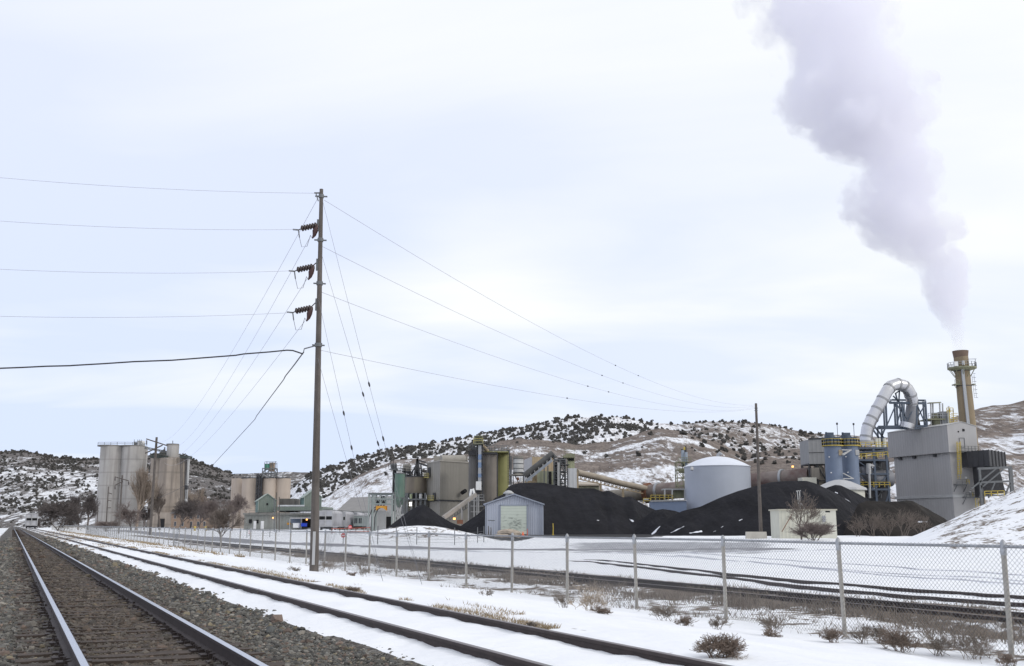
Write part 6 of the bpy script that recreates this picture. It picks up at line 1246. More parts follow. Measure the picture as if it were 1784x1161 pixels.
def big_building():
    Cx, Cy = W(1651, 741, 250).x, 250.; l = Vector((-.31, .951, 0)); r_ = Vector((.951, .31, 0)); z0 = .4; C0 = Vector((W(1660, 850, 250).x - .2, 250, 0)); LL = 22.5
    # a lower body and a slightly larger upper box with a shallow gable on its end wall
    T = thing('baghouse_building', 'large plain grey metal building with a wider upper box and yellow ladder', 'building', (C0.x, 250, z0))
    zu0 = W(1655, 788, 250).z; ze = W(1651, 741.5, 250).z; zr = ze + .95; WR = 8.9; off = .85
    def quadbox(P0, L_, W_, z0, z1, zr=None):
        A = P0; B = P0 + r_ * W_; D = P0 + l * L_; E = B + l * L_; z1b = z1 
        vs = [A + Vector((0, 0, z0)), B + Vector((0, 0, z0)), E + Vector((0, 0, z0)), D + Vector((0, 0, z0)), A + Vector((0, 0, z1)), B + Vector((0, 0, z1)), E + Vector((0, 0, z1)), D + Vector((0, 0, z1))]
        fs = [(0, 1, 5, 4), (1, 2, 6, 5), (2, 3, 7, 6), (3, 0, 4, 7), (3, 2, 1, 0)]
        if zr is None: fs.append((4, 5, 6, 7)); return vs, fs
        M1 = A.lerp(B, .5) + Vector((0, 0, zr)); M2 = D.lerp(E, .5) + Vector((0, 0, zr)); vs += [M1, M2]; fs[0] = (0, 1, 5, 8, 4); fs[2] = (2, 3, 7, 9, 6); fs += [(4, 8, 9, 7), (8, 5, 6, 9)]; return vs, fs
    low = C0 + r_ * off + l * off
    m = MB(); m.add(*quadbox(low, LL - 2 * off, WR - 1.2 * off, z0, zu0 + .1)); m.build('lower_wall', GREY, T)
    m = MB(); m.add(*quadbox(C0, LL, WR, zu0, ze, zr)); m.build('upper_box', GREY, T)
    P = C0 - r_ * .12 - l * .12; m = MB(); A = P; B = P + r_ * (WR + .24); D = P + l * (LL + .24); E = B + l * (LL + .24); R1 = A.lerp(B, .5); R2 = D.lerp(E, .5); up = lambda v, z: v + Vector((0, 0, z))
    m.add([up(A, ze + .03), up(R1, zr + .05), up(R2, zr + .05), up(D, ze + .03), up(A, ze + .16), up(R1, zr + .18), up(R2, zr + .18), up(D, ze + .16), up(B, ze + .03), up(E, ze + .03), up(B, ze + .16), up(E, ze + .16)], [(4, 5, 6, 7), (5, 10, 11, 6), (0, 1, 5, 4), (1, 8, 10, 5), (3, 0, 4, 7), (8, 9, 11, 10)]); m.build('roof', TRIM, T)
    for f in (.22, .56, .8):
        m = MB(); q = low + l * (LL * f) - r_ * .25 + Vector((0, 0, zu0 - .45)); m.box(q, (.5, .9, .6), math.atan2(l.y, l.x) - math.pi / 2); m.build('bracket_lamp', DARK, T)
    zb = W(1661, 864, 250).z; zb2 = zb - .7
    m = MB(); a = low - r_ * .1; m.bar(up(a - l * .1, zb), up(a + l * (LL - 1.1), zb), .22, 0, .7); m.bar(up(a - l * .1, zb), up(a + r_ * (WR - .6) - l * .1, zb), .22, 0, .7); m.build('band', TRIM, T)
    def on(f, px, py, o=0.12): b = low + r_ * (WR - 1.2 * off) * f - l * o; return Vector((b.x, b.y, W(px, py, 250.5).z))
    u2 = lambda f, py, o=.12: Vector((*(C0 + r_ * WR * f - l * o)[:2], W(1670, py, 250.5).z))
    m = MB(); a = on(.22, 1668, 835, .7); b = u2(.26, 770, .75); m.ladder(a, b, .7, t=.1)
    for i in range(14): p = a.lerp(b, .15 + .8 * i / 13); m.tube([p + Vector((-.45, 0, 0)), p + Vector((-.35, -.5, 0)), p + Vector((.35, -.6, 0)), p + Vector((.5, 0, 0))], .05, 4)
    for dx in (-.35, .35): m.bar(a.lerp(b, .15) + Vector((dx, -.55, 0)), b + Vector((dx, -.55, 0)), .09)
    m.build('caged_ladder', YEL, T)
    for (f0, f1, py, st) in ((.05, .42, 844, 0), (.35, .95, 866, 1)):
        m = MB(); a = on(f0, 1670, py, 0); b = on(f1, 1670, py, 0); o = -l * 1.4; m.add([a, b, b + o, a + o] + [v - Vector((0, 0, .25)) for v in (a, b, b + o, a + o)], [(3, 2, 1, 0), (4, 5, 6, 7), (2, 3, 7, 6), (0, 3, 7, 4), (1, 5, 6, 2)]); m.rail([a + o, b + o], 1.1, .09, step=1); m.bar(a + o, a - Vector((0, 0, 1.8)), .15); m.bar(b + o, b - Vector((0, 0, 1.8)), .15); m.build('landing', STEEL, T)
    for (f, y0, y1) in ((.42, 836, 843), (.62, 858, 865), (.7, 868, 888)): m = MB(); a = on(f, 1680, y0, 1.3); b = on(f, 1680, y1, 1.3); m.bar(a, b, .12); m.bar(a + r_ * .8, b + r_ * .8, .12); m.bar(a, a + r_ * .8, .12); m.bar(a.lerp(b, .5), a.lerp(b, .5) + r_ * .8, .12); m.build('yellow_gate', YEL, T)
    m = MB(); a = u2(.33, 786, 0); b = u2(.92, 786, 0); o = -l * 1.; m.add([a, b, b + o, a + o] + [v - Vector((0, 0, .2)) for v in (a, b, b + o, a + o)], [(3, 2, 1, 0), (4, 5, 6, 7), (2, 3, 7, 6)]); m.rail([a + o, b + o], 1.2, .09, step=1); m.build('upper_landing', STEEL, T)
    m = MB(); a = u2(.38, 763, .08); b = u2(.55, 763, .08); c = u2(.55, 779, .08); d = u2(.38, 779, .08)
    for p, q in ((a, b), (b, c), (c, d), (d, a)): m.bar(p, q, .1)
    m.build('door_outline', STEEL, T)
    for f, y, s in ((.55, 749, .6), (.37, 752, .3)): m = MB(); m.box(u2(f, y, .05), (s, .2, s), .31); m.build('wall_vent', HOLE, T)
    for p in ((.52, 832), (.64, 857)): m = MB(); m.box(on(p[0], 1685, p[1], .3), (.35, .35, .45)); m.build('flood_lamp', WHITE, T)
    # hopper building to the right
    Yh = 247.; T2 = thing('filter_house', 'long black ribbed filter casing on a steel trestle right of the grey building', 'filter', tuple(W(1715, 850, Yh)))
    m = MB(); a = W(1677, 812, Yh + 5); b = W(1724, 812, Yh - 1.5); c = W(1752, 812, Yh + 7); zt1 = W(1724, 784, Yh - 1.5).z; z0b = W(1724, 812, Yh - 1.5).z
    pts = [Vector((a.x, a.y, 0)), Vector((b.x, b.y, 0)), Vector((c.x, c.y, 0)), Vector((a.x + c.x - b.x, a.y + c.y - b.y + 3, 0))]; m.add([up(p, z0b) for p in pts] + [up(p, zt1) for p in pts], [(0, 1, 5, 4), (1, 2, 6, 5), (2, 3, 7, 6), (3, 0, 4, 7), (4, 5, 6, 7), (3, 2, 1, 0)]); m.build('casing', BLACKC, T2)
    for p in [pts[0].lerp(pts[1], i / 5) + Vector((0, -.12, 0)) for i in range(6)] + [pts[1].lerp(pts[2], i / 5) + Vector((.05, -.1, 0)) for i in range(1, 6)]: m = MB(); m.bar(up(p, z0b - .1), up(p, zt1 + .1), .2); m.build('rib', DARK, T2)
    m = MB(); q = [W(1707, 813, Yh), W(1740, 813, Yh), W(1752, 858, Yh), W(1712, 866, Yh)]; q2 = [p + Vector((0, 4, 0)) for p in q]; m.add(q + q2, [(3, 2, 1, 0), (4, 5, 6, 7), (1, 2, 6, 5), (3, 0, 4, 7), (2, 3, 7, 6), (0, 1, 5, 4)]); m.build('hopper', DARK, T2)
    m = MB(); Yf = Yh - 2.5
    for x, x2 in ((1706, 1710), (1759, 1763)): m.bar(W(x, 816, Yf), Vector((W(x2, 880, Yf).x, Yf, .5)), .5); m.bar(W(x + 3, 816, Yf + 7), Vector((W(x2 + 3, 880, Yf + 7).x, Yf + 7, .5)), .4)
    m.bar(W(1703, 817, Yf), W(1762, 814.5, Yf), .55); m.bar(W(1707, 841, Yf), W(1761, 838.5, Yf), .45); m.bar(W(1706, 865, Yf), W(1764, 862, Yf), .3)
    for a, b in (((1735, 817), (1692, 852)), ((1748, 818), (1712, 848)), ((1733, 841), (1722, 868)), ((1760, 842), (1750, 866)), ((1709, 846), (1715, 866))): m.bar(W(*a, Yf - .1), W(*b, Yf - .1), .3)
    m.build('trestle', STEEL, T2)
    m = MB(); m.rail([W(1716, 865, Yf - .5), W(1750, 864, Yf - .5)], 1.2, .14, step=1.2); m.build('yellow_railing', YEL, T2)
big_building()
def chimney():
    Y = 272.; b = W(1686.5, 745, Y); t = W(1673, 612, Y); T = thing('chimney_stack', 'tall brown concrete chimney with a railed ring platform and smoke', 'chimney', (b.x, Y, .5)); k = MPP(Y)
    d = (t - b); bb = b + d * ((.5 - b.z) / d.z)
    ax = lambda z: bb + d * ((z - bb.z) / d.z); rr = lambda z: np.interp(z, [.5, b.z, t.z], [16.5 * k, 13.6 * k, 12.1 * k])
    zs = np.linspace(.5, t.z, 16); m = MB(); m.tube([ax(z) for z in zs], [float(rr(z)) for z in zs], 40, caps=False); m.build('shaft', BRICKC, T)
    m = MB(); m.tube([t - Vector((0, 0, .35)), t], [12.1 * k + .05, 12.1 * k + .25], 40, caps=False); m.tube([t + Vector((0, 0, 0)), t - Vector((0, 0, 3))], [12.1 * k + .25, 11 * k], 40, caps=False); m.build('rim', mat('rust stained rim', (.16, .11, .08), var=.2), T)
    zp = W(1674, 641, Y).z; c = ax(zp); r = 24.5 * k; m = MB(); m.lathe((c.x, c.y), [(12 * k, zp - .9), (r * .99, zp - .35), (r, zp), (12 * k, zp)], 28); m.sm = [False] * len(m.sm)
    for i in range(10): a = 2 * math.pi * i / 10; p = c + Vector((math.cos(a) * r * .92, math.sin(a) * r * .92, -.2)); q = c + Vector((math.cos(a) * 13 * k, math.sin(a) * 13 * k, -2.6)); m.bar(p, q, .13)
    m.build('ring_platform', OLIVE, T); m = MB(); m.ring_rail((c.x, c.y), r * .98, zp, 20, 1.3, .09); m.bar(W(1687, 626, Y - 2), W(1701, 625.5, Y - 2), .15); m.bar(W(1700, 641, Y - 2), W(1699, 626, Y - 2), .14); m.build('railing', GALV, T)
    m = MB(); m.pbox(1663, 1669.5, 630, 638, Y - 12 * k - 1.2, 1); m.build('white_cabinet', WHITE, T); m = MB(); m.pbox(1677.5, 1680.5, 628.5, 636, Y - 12 * k - 1., .6); m.build('white_instrument', WHITE, T)
    m = MB(); m.tube([ax(zp - 5.2), ax(zp - 5.0)], [float(rr(zp)) + .12] * 2, 36); m.tube([ax(zp - 1.), ax(zp - .8)], [float(rr(zp)) + .12] * 2, 36); m.build('hoop', DARK, T)
    m = MB(); f = lambda z: ax(z) + Vector((-5.5 * k, -float(rr(z)) * .93 - .25, 0)); m.bar(f(zp), f(b.z - 4), .75, 0, .4); m.build('riser_duct', GALV, T)
    z2 = W(1660, 671, Y).z; c = ax(z2); m = MB(); m.box((c.x - 15.5 * k, Y - .6, z2), (9 * k, 2.2, .3)); m.rail([(c.x - 20 * k, Y - 1.6, z2), (c.x - 11.5 * k, Y - 1.6, z2)], 1.2, .08, step=.7); m.bar((c.x - 19 * k, Y - .5, z2), (c.x - 12 * k, Y - .5, z2 - 1.8), .12); m.box((c.x + 14.5 * k, Y - .6, z2), (4 * k, 2.2, .25)); m.build('side_platform', OLIVE, T)
    m = MB(); g = lambda z: ax(z) + Vector((float(rr(z)) + .5, -.8, 0)); m.ladder(g(b.z + 8), g(zp - 2), .6, t=.07)
    for z in np.arange(b.z + 8, zp - 1, 1.1): p = g(z); m.tube([p + Vector((-.3, 0, 0)), p + Vector((.1, -.6, 0)), p + Vector((.6, -.3, 0)), p + Vector((.4, .2, 0))], .04, 4)
    m.build('caged_ladder', GALV, T); return ax(t.z), Y, t.z
CH, CHY, CHZ = chimney()
def tower_small():
    Y = 262.; T = thing('roofed_tower', 'small open roofed tower with an olive platform left of the chimney', 'tower', tuple(W(1634, 745, Y))); m = MB()
    for x, x2, dy in ((1621.5, 1622.5, 0), (1637, 1639, 0), (1625, 1626, 3), (1642, 1643.5, 3)): m.bar(W(x, 703, Y + dy), W(x2, 745, Y + dy), .28)
    m.build('posts', TRIM, T); m = MB(); a = W(1619.5, 703, Y - .7); b = W(1640, 702, Y - .7); o = Vector((1.2, 4.5, .4)); u = Vector((0, 0, .25)); m.add([a, b, b + o, a + o, a + u, b + u, b + o + u, a + o + u], [(3, 2, 1, 0), (4, 5, 6, 7), (0, 1, 5, 4), (1, 2, 6, 5), (2, 3, 7, 6), (3, 0, 4, 7)]); m.build('roof', OLIVE, T)
    m = MB(); m.pbox(1615, 1648, 729.5, 731.5, Y - 1, 5); z = W(1620, 729, Y).z; m.build('platform', OLIVE, T); m = MB(); m.rail([(W(1615, 729, Y).x, Y - 1, z), (W(1648, 729, Y).x, Y - 1, z)], 1.2, .1, step=1.); m.build('railing', GALV, T)
    m = MB(); m.pcyl(1629, 7, 720, 730, Y + 1, n=16); m.pcyl(1631, 7, 732, 748, Y + 1, n=16, r2=9); m.build('fan_housing', mat('olive dusty headhouse', (.2, .2, .14)), T)
    T = thing('vent_unit', 'grey ribbed vent unit with yellow caged ladder beside the roofed tower', 'vent', tuple(W(1650, 745, Y))); m = MB(); m.pbox(1641, 1652, 717, 748, Y - .5, 3); m.build('casing', mat('grey ribbed metal', (.25, .26, .28), corr=.7, var=.1), T); m = MB(); m.pcyl(1653.5, 2.2, 716, 748, Y - 1, n=12); m.build('tan_stack', CREAMF, T)
    m = MB(); m.ladder(W(1659, 745, Y - 1.5), W(1657, 713, Y - 1.5), 1., t=.14); m.rail([W(1650, 719, Y - 1.5), W(1661, 719, Y - 1.5)], 1.2, .14, step=.8)
    for i in range(7): p = W(1657, 741 - i * 3.4, Y - 1.6); m.bar(p, p + Vector((1.6, -.3, 0)), .12)
    m.build('yellow_caged_ladder', YEL, T); m = MB(); m.cyl((W(1652, 714, Y).x, Y - .5), .25, W(1652, 716, Y).z, W(1652, 708, Y).z, 10); m.build('vent_cap', WHITE, T)
tower_small()
def hut():
    Y = 146.; a = W(1359, 930, Y); b = W(1458, 930, Y); z0 = min(hz(a.x, Y), hz(b.x, Y)) - .2; zt = W(1400, 889.5, Y).z; zt2 = W(1458, 888, Y).z; T = thing('cream_hut', 'cream corrugated flat roofed hut behind bare shrubs', 'hut', ((a.x + b.x) / 2, Y, z0 + .2)); w = b.x - a.x
    x1 = W(1430, 910, Y).x; m = MB(); m.box(((a.x + x1) / 2, Y + 2.5, (z0 + zt) / 2), (x1 - a.x, 5, zt - z0)); m.build('corrugated_wall', CREAM, T)
    m = MB(); m.box(((x1 + b.x) / 2, Y + 2.45, (z0 + zt) / 2), (b.x - x1, 5.1, zt - z0)); m.build('plain_wall', CREAMF, T)
    m = MB(); m.box(((a.x + b.x) / 2, Y + 2.5, zt + .09), (w + .35, 5.5, .18)); m.build('roof', mat('cream roof edge', (.50, .47, .38), var=.1), T)
    m = MB(); m.pbox(1438, 1446, 890.5, 893, Y - .12, .1); m.build('louvre', HOLE, T); m = MB(); m.pbox(1433, 1438.5, 899, 910, Y - .3, .25); m.build('meter_box', GALV, T); m = MB(); m.bar(W(1362, 927, Y - .3), W(1380, 896, Y - .3), .09); m.build('leaning_rod', RUST, T)
    m = MB(); m.pbox(1439, 1450, 897.5, 929, Y - .12, .08, z0=z0 + .3); m.build('door', CREAMF, T)
    m = MB(); m.bar(W(1389, 855, Y + 2), W(1392, 889, Y + 2), .1); m.bar(W(1393, 855, Y + 2), W(1394, 889, Y + 2), .12); m.bar(W(1394, 876, Y + 1), W(1409, 895, Y - .3), .12); m.bar(W(1387, 856, Y + 2), W(1395, 855, Y + 2), .12); m.build('roof_mast', TRIM, T)
hut()
# ================================================================ TREES AND PLANTS
def grow(rng, segs, p, d, L, r, lvl, maxl, tw, spread, kids, up, bend=.18, tr=.012):
    n = 4 if lvl == 0 else 3; q = Vector(p); dd = Vector(d).normalized(); rend = max(r * .62, tr); nodes = [(q.copy(), r, dd.copy())]
    for i in range(n):
        dd = (dd + Vector((rng.gauss(0, bend), rng.gauss(0, bend), rng.gauss(0, bend * .6) + up * .1))).normalized(); q2 = q + dd * (L / n); ra = r + (rend - r) * i / n; rb = r + (rend - r) * (i + 1) / n
        segs[min(lvl, 2)].append((*q, *q2, ra, rb)); q = q2; nodes.append((q.copy(), rb, dd.copy()))
    if lvl >= maxl: return
    k = kids[min(lvl, len(kids) - 1)]
    for j in range(k):
        f = rng.uniform(.3 if lvl else .38, 1.0); i = min(n - 1, int(f * n)); a = nodes[i][0].lerp(nodes[i + 1][0], f * n - i); rr = nodes[i][1]
        ax = nodes[i][2].orthogonal().normalized(); ang = rng.uniform(0, 6.283); cr = nodes[i][2].cross(ax); side = ax * math.cos(ang) + cr * math.sin(ang); s = rng.uniform(.6, 1.25) * spread
        nd = (nodes[i][2] + side * s + Vector((0, 0, up * .35))).normalized(); grow(rng, segs, a, nd, L * rng.uniform(.52, .78), max(rr * .6, tr), lvl + 1, maxl, tw, spread, kids, up, bend, tr)
def bare_tree(px, pb, pt, Y, wid, label, mt, seed, maxl=4, kids=(8, 6, 5, 5), spread=.75, up=.25, stems=1, tr=None, trunk_m=None, lean=0., name='bare_tree', cat='tree', group=None, tf=.38, r0f=.026):
    rng = random.Random(seed); b = W(px, pb, Y); z0 = hz(b.x, Y) if Y < 460 else .1; H = W(px, pt, Y).z - z0; tr = tr or .00009 * Y; segs = [[], [], []]
    for k in range(stems):
        a = 6.28 * k / max(stems, 1) + rng.random(); o = Vector((math.cos(a), math.sin(a), 0)) * (.0 if stems < 3 else .12 * H * rng.random()); d = Vector((lean, 0, 1)) + (Vector((math.cos(a), math.sin(a), 0)) * rng.uniform(.15, .55) if stems > 1 else Vector((0, 0, 0)))
        grow(rng, segs, o, d, H * (tf if stems == 1 else .45) * rng.uniform(.9, 1.1), H * r0f / (1 if stems == 1 else 1.6), 0, maxl, 0, spread, kids, up, tr=tr)
    A = np.array([s for L_ in segs for s in L_]); top = A[:, 5].max(); sc = H / max(top, .1); hw = np.percentile(np.abs(A[:, 3]), 98); sx = (wid / 2 * MPP(Y)) / max(hw, .1)
    def fit(L_): A = np.array(L_, float); A[:, [0, 1, 3, 4]] *= sx; A[:, [2, 5]] *= sc; A[:, :3] += (b.x, Y, z0); A[:, 3:6] += (b.x, Y, z0); return A
    T = thing(name, label, cat, (b.x, Y, z0), group)
    V, f = seg_mesh(fit(segs[0]), 6); npmesh('trunk', V, f, trunk_m or BARK, T, True)
    V, f = seg_mesh(fit(segs[1] + segs[2]), 3); npmesh('branches', V, f, mt, T)
bare_tree(103, 922, 868, 330, 72, 'wide dark bare tree nearest the vanishing tracks', TWD, 1, 5, (8, 5, 5, 4, 3), .95, .15, stems=3)
bare_tree(136, 920, 858, 380, 34, 'left dark bare tree between the wide tree and pale silos', TWD, 2, 4, (9, 7, 6, 5), .6)
bare_tree(153, 920, 852, 385, 36, 'right dark bare tree against the pale silo edge', TWD, 3, 4, (9, 7, 6, 5), .65)
bare_tree(238, 922, 808, 330, 52, 'tall pale straw coloured bare tree between the silo blocks', TWP, 4, 5, (9, 6, 5, 4, 3), .5, .5, trunk_m=TWP)
bare_tree(228, 922, 872, 322, 44, 'low spreading brown bare tree at the foot of the pale silos', TWR, 5, 4, (9, 7, 6, 5), .8)
bare_tree(278, 922, 838, 340, 46, 'brown bare tree in front of the brown silo doorway', TWG, 6, 4, (9, 6, 6, 5), .6, .3)
bare_tree(251, 921, 876, 335, 26, 'small dark bare tree beside the tall cross arm pole', TWD, 7, 4, (9, 6, 6, 5), .6)
bare_tree(312, 921, 862, 330, 58, 'dense dark bare tree hiding the left of the brick office', TWD, 8, 5, (9, 6, 5, 4, 3), .8, .2)
bare_tree(345, 920, 864, 360, 44, 'reddish bare tree over the office roof', TWR, 9, 4, (9, 7, 6, 5), .8)
bare_tree(374, 920, 862, 350, 44, 'reddish bare tree right of the brick office', TWR, 10, 4, (9, 7, 6, 5), .8)
bare_tree(404, 921, 858, 300, 50, 'dark broad bare tree left of the green gabled building', TWR, 11, 5, (9, 6, 5, 4, 3), .75)
bare_tree(385, 951, 873, 105, 64, 'nearest grey bare tree standing in snow behind the fence', TWG, 12, 5, (10, 6, 5, 4, 3), .6, .45, tr=.008)
bare_tree(325, 880, 846, 600, 40, 'pale bare tree right behind the brown silo', TWP, 13, 4, (9, 7, 6, 5), .8)
bare_tree(362, 885, 845, 610, 44, 'pale bare tree on the slope above the office', TWP, 14, 4, (9, 7, 6, 5), .8)
bare_tree(30, 921, 907, 700, 34, 'low dark tree clump at the end of the tracks', TWD, 19, 4, (9, 6, 5), .9, stems=3)
bare_tree(1396, 934, 852, 140, 78, 'bare forked shrub tree rising before the cream hut', TWG, 15, 4, (6, 5, 3), .75, .3, stems=2, tr=.018)
SH = dict(name='bare_shrub', cat='shrub')
bare_tree(187, 923, 904, 300, 40, 'rounded brown bare shrub at the pale silo base', TWR, 16, 3, (9, 7, 5), .7, .3, stems=7, **SH)
bare_tree(1418, 938, 904, 137, 66, 'reddish dense bare shrub before the cream hut', TWR, 17, 3, (9, 7, 4), .6, .4, stems=12, tr=.012, **SH)
for i, (x, y0, y1, w, lb) in enumerate(((1520, 922, 885, 70, 'scrub on the left of the brownish coal heap'), (1575, 920, 882, 60, 'scrub on the right of the brownish coal heap'), (1548, 925, 893, 50, 'scrub low before the brownish coal heap'), (1495, 925, 900, 40, 'scrub at the left foot of the brownish coal heap'), (1604, 915, 893, 36, 'small scrub at the snow bank edge below the grey building'))):
    bare_tree(x, y0, y1, 160, w, lb + ', grey brown and twiggy', TWG, 30 + i, 3, (6, 5, 3), .7, .3, stems=5, tr=.006, **SH)
def dry_bush(px, py, w, hh, label, seed, mt=WEED, dens=1., cat='dry bush', name='dry_bush', ball=False):
    rng = random.Random(seed); c = gp(px, py); k = 1. / (F / c.y * .98); segs = [[], [], []]; n = int(13 * dens)
    for i in range(n):
        a = rng.uniform(0, 6.28); t = rng.uniform(.15, 1.1 if ball else .75); d = Vector((math.cos(a) * t, math.sin(a) * t, 1 if not ball else rng.uniform(.3, 1))); o = Vector((rng.gauss(0, .2), rng.gauss(0, .1), 0)) * (w * k * .5); L = hh * k * rng.uniform(.35, .7); S = [[], [], []]
        grow(rng, S, (0, 0, 0), d, L, .005, 0, 3, 0, .7, (5, 4, 3), .35, .2, .0022)
        for j in range(3): segs[j] += [tuple(np.array(q) + np.array([o.x, o.y, 0, o.x, o.y, 0, 0, 0])) for q in S[j]]
    A = np.array([q for L_ in segs for q in L_]); top = np.percentile(A[:, 5], 99); hw = np.percentile(np.abs(A[:, 3]), 97); A[:, [2, 5]] *= hh * k / top; A[:, [0, 3]] *= (w * k / 2) / hw; A[:, [1, 4]] *= (w * k / 2) / hw; A[:, :3] += tuple(c); A[:, 3:6] += tuple(c); V, f = seg_mesh(A, 3); o = npmesh(name, V, f, mt); tag(o, label, cat, 'dry weeds by the fence'); return o
BR = mat('brown weed stems', (.19, .145, .115), var=.3, vs=4)
for i, (x, y, w, hh, mt, dn, ball, lb) in enumerate((
    (1260, 1146, 78, 34, BR, 2.6, True, 'large brown tumbleweed in snow nearest the rail'), (1050, 1071, 34, 12, BR, 1.6, True, 'flat brown tumbleweed at the fence beside the fifth post'),
    (927, 1097, 20, 12, WEED, .6, False, 'small lone dry tuft just beyond the rusty rail'), (1192, 1091, 30, 16, BR, 1.2, True, 'brown clump at the fence right of a post'),
    (1160, 1083, 46, 34, WEED, .9, False, 'pale twiggy weed left of the brown clump'), (1345, 1110, 50, 42, WEED, .8, False, 'tall thin weed at the fence before the brown siding'),
    (1340, 1112, 34, 14, BR, .9, True, 'low brown weed under the tall thin one'), (1452, 1120, 34, 22, BR, 1.2, False, 'dark weed left of the second nearest fence post'),
    (1500, 1122, 50, 32, WEED, .9, False, 'grey weed right of the second nearest fence post'), (1572, 1137, 66, 40, BR, 2., False, 'widest dark brown weed clump leaning on the fence'),
    (1640, 1143, 60, 44, WEED, 1., False, 'grey open weed right of the widest clump'), (1700, 1149, 70, 46, WEED, 1.1, False, 'grey weed left of the nearest fence post'),
    (1758, 1161, 34, 18, BR, 1., False, 'small brown weed at the foot of the nearest fence post'), (1535, 1122, 40, 30, WEED, .9, False, 'thin weed between grey weed and the widest clump'),
    (1030, 1068, 70, 44, mat('pale weed stems', (.42, .35, .28), var=.2), 1., False, 'pale dry weed stalks behind the flat tumbleweed'), (1250, 1098, 30, 22, WEED, .7, False, 'weed at the foot of the fence post left of the thin one'),
    (980, 1062, 34, 22, WEED, .6, False, 'sparse weed at the post left of the pale stalks'), (613, 1005, 14, 7, BR, 1., True, 'small brown tuft just right of the tall pole'),
    (570, 1000, 50, 24, WEED, .9, False, 'grey dry weed at the foot of the tall pole'), (630, 1006, 26, 20, WEED, .5, False, 'thin straw weed at a fence post right of the tall pole'),
    (612, 1032, 24, 9, BR, 1.2, False, 'dark tuft on the far side of the rusty rail'), (520, 998, 34, 10, WEED, .6, False, 'low weeds left of the tall pole'),
    (453, 1036, 14, 8, WEED, .4, False, 'tiny weed sprig beside the near rusty rail'), (1445, 1056, 40, 14, WEED, .6, True, 'flat tuft between fence and siding near the centre right'), (1290, 1061, 30, 10, BR, .8, True, 'flat brown tuft beyond the fence, left of the others'), (850, 1041, 26, 12, WEED, .4, False, 'sparse sprigs at the fence before the shed'))):
    dry_bush(x, y, w, hh, lb, 60 + i, mt, dn, ball=ball)
def build_grass():
    rng = np.random.RandomState(9); V = []; n_all = 0
    def strip(s0, s1, d0, d1, n, hh, thr, seed, wd=.006):
        s = s0 + (s1 - s0) * rng.rand(n) ** 1.6; d = rng.uniform(d0, d1, n); x, y = SD(s, d); m = fbm(s * .45, d * 1.4, 3, seed) > thr; x, y, s = x[m], y[m], s[m]; z = h(x, y); k = len(x)
        H_ = hh * rng.uniform(.4, 1.2, k) ; a = rng.uniform(0, 6.28, k); l = rng.uniform(.3, 1.3, k) * H_; w = wd * (1 + s / 40)
        dx, dy = np.cos(a), np.sin(a); b = rng.uniform(0, 6.28, k); wx, wy = np.cos(b) * w, np.sin(b) * w
        p0 = np.stack([x - wx, y - wy, z - .02], -1); p1 = np.stack([x + wx, y + wy, z - .02], -1); p2 = np.stack([x + dx * l, y + dy * l, z + H_], -1); V.append(np.stack([p0, p1, p2], 1).reshape(-1, 3)); 
    strip(12, 150, 6.25, 6.57, 14000, .06, -.06, 31); strip(14, 150, 6.45, 7.1, 5000, .06, .14, 37); strip(60, 200, 3.95, 5.9, 5000, .07, .10, 33, .01); strip(60, 260, 6.3, 12, 6000, .08, .16, 34, .012)
    strip(70, 330, 12, 14.5, 5000, .25, .05, 36, .015)
    v = np.concatenate(V); o = npmesh('dry_grass', v, np.arange(len(v)).reshape(-1, 3), STRAW); tag(o, 'dry straw coloured grass tufts beside the snow covered rails', 'grass', kind='stuff')
    V.clear(); strip(-12, 75, 17.5, 20.0, 26000, .30, -.02, 41, .008); strip(-12, 90, 21.9, 23.4, 9000, .22, .0, 42, .01); strip(-12, 90, 20.3, 21.5, 9000, .14, .0, 43, .01); strip(-10, 60, 14.2, 17.4, 7000, .16, .18, 44, .007)
    v = np.concatenate(V); o = npmesh('weeds', v, np.arange(len(v)).reshape(-1, 3), WEED); tag(o, 'brown dead weeds growing along the siding beyond the fence', 'weeds', kind='stuff')
build_grass()
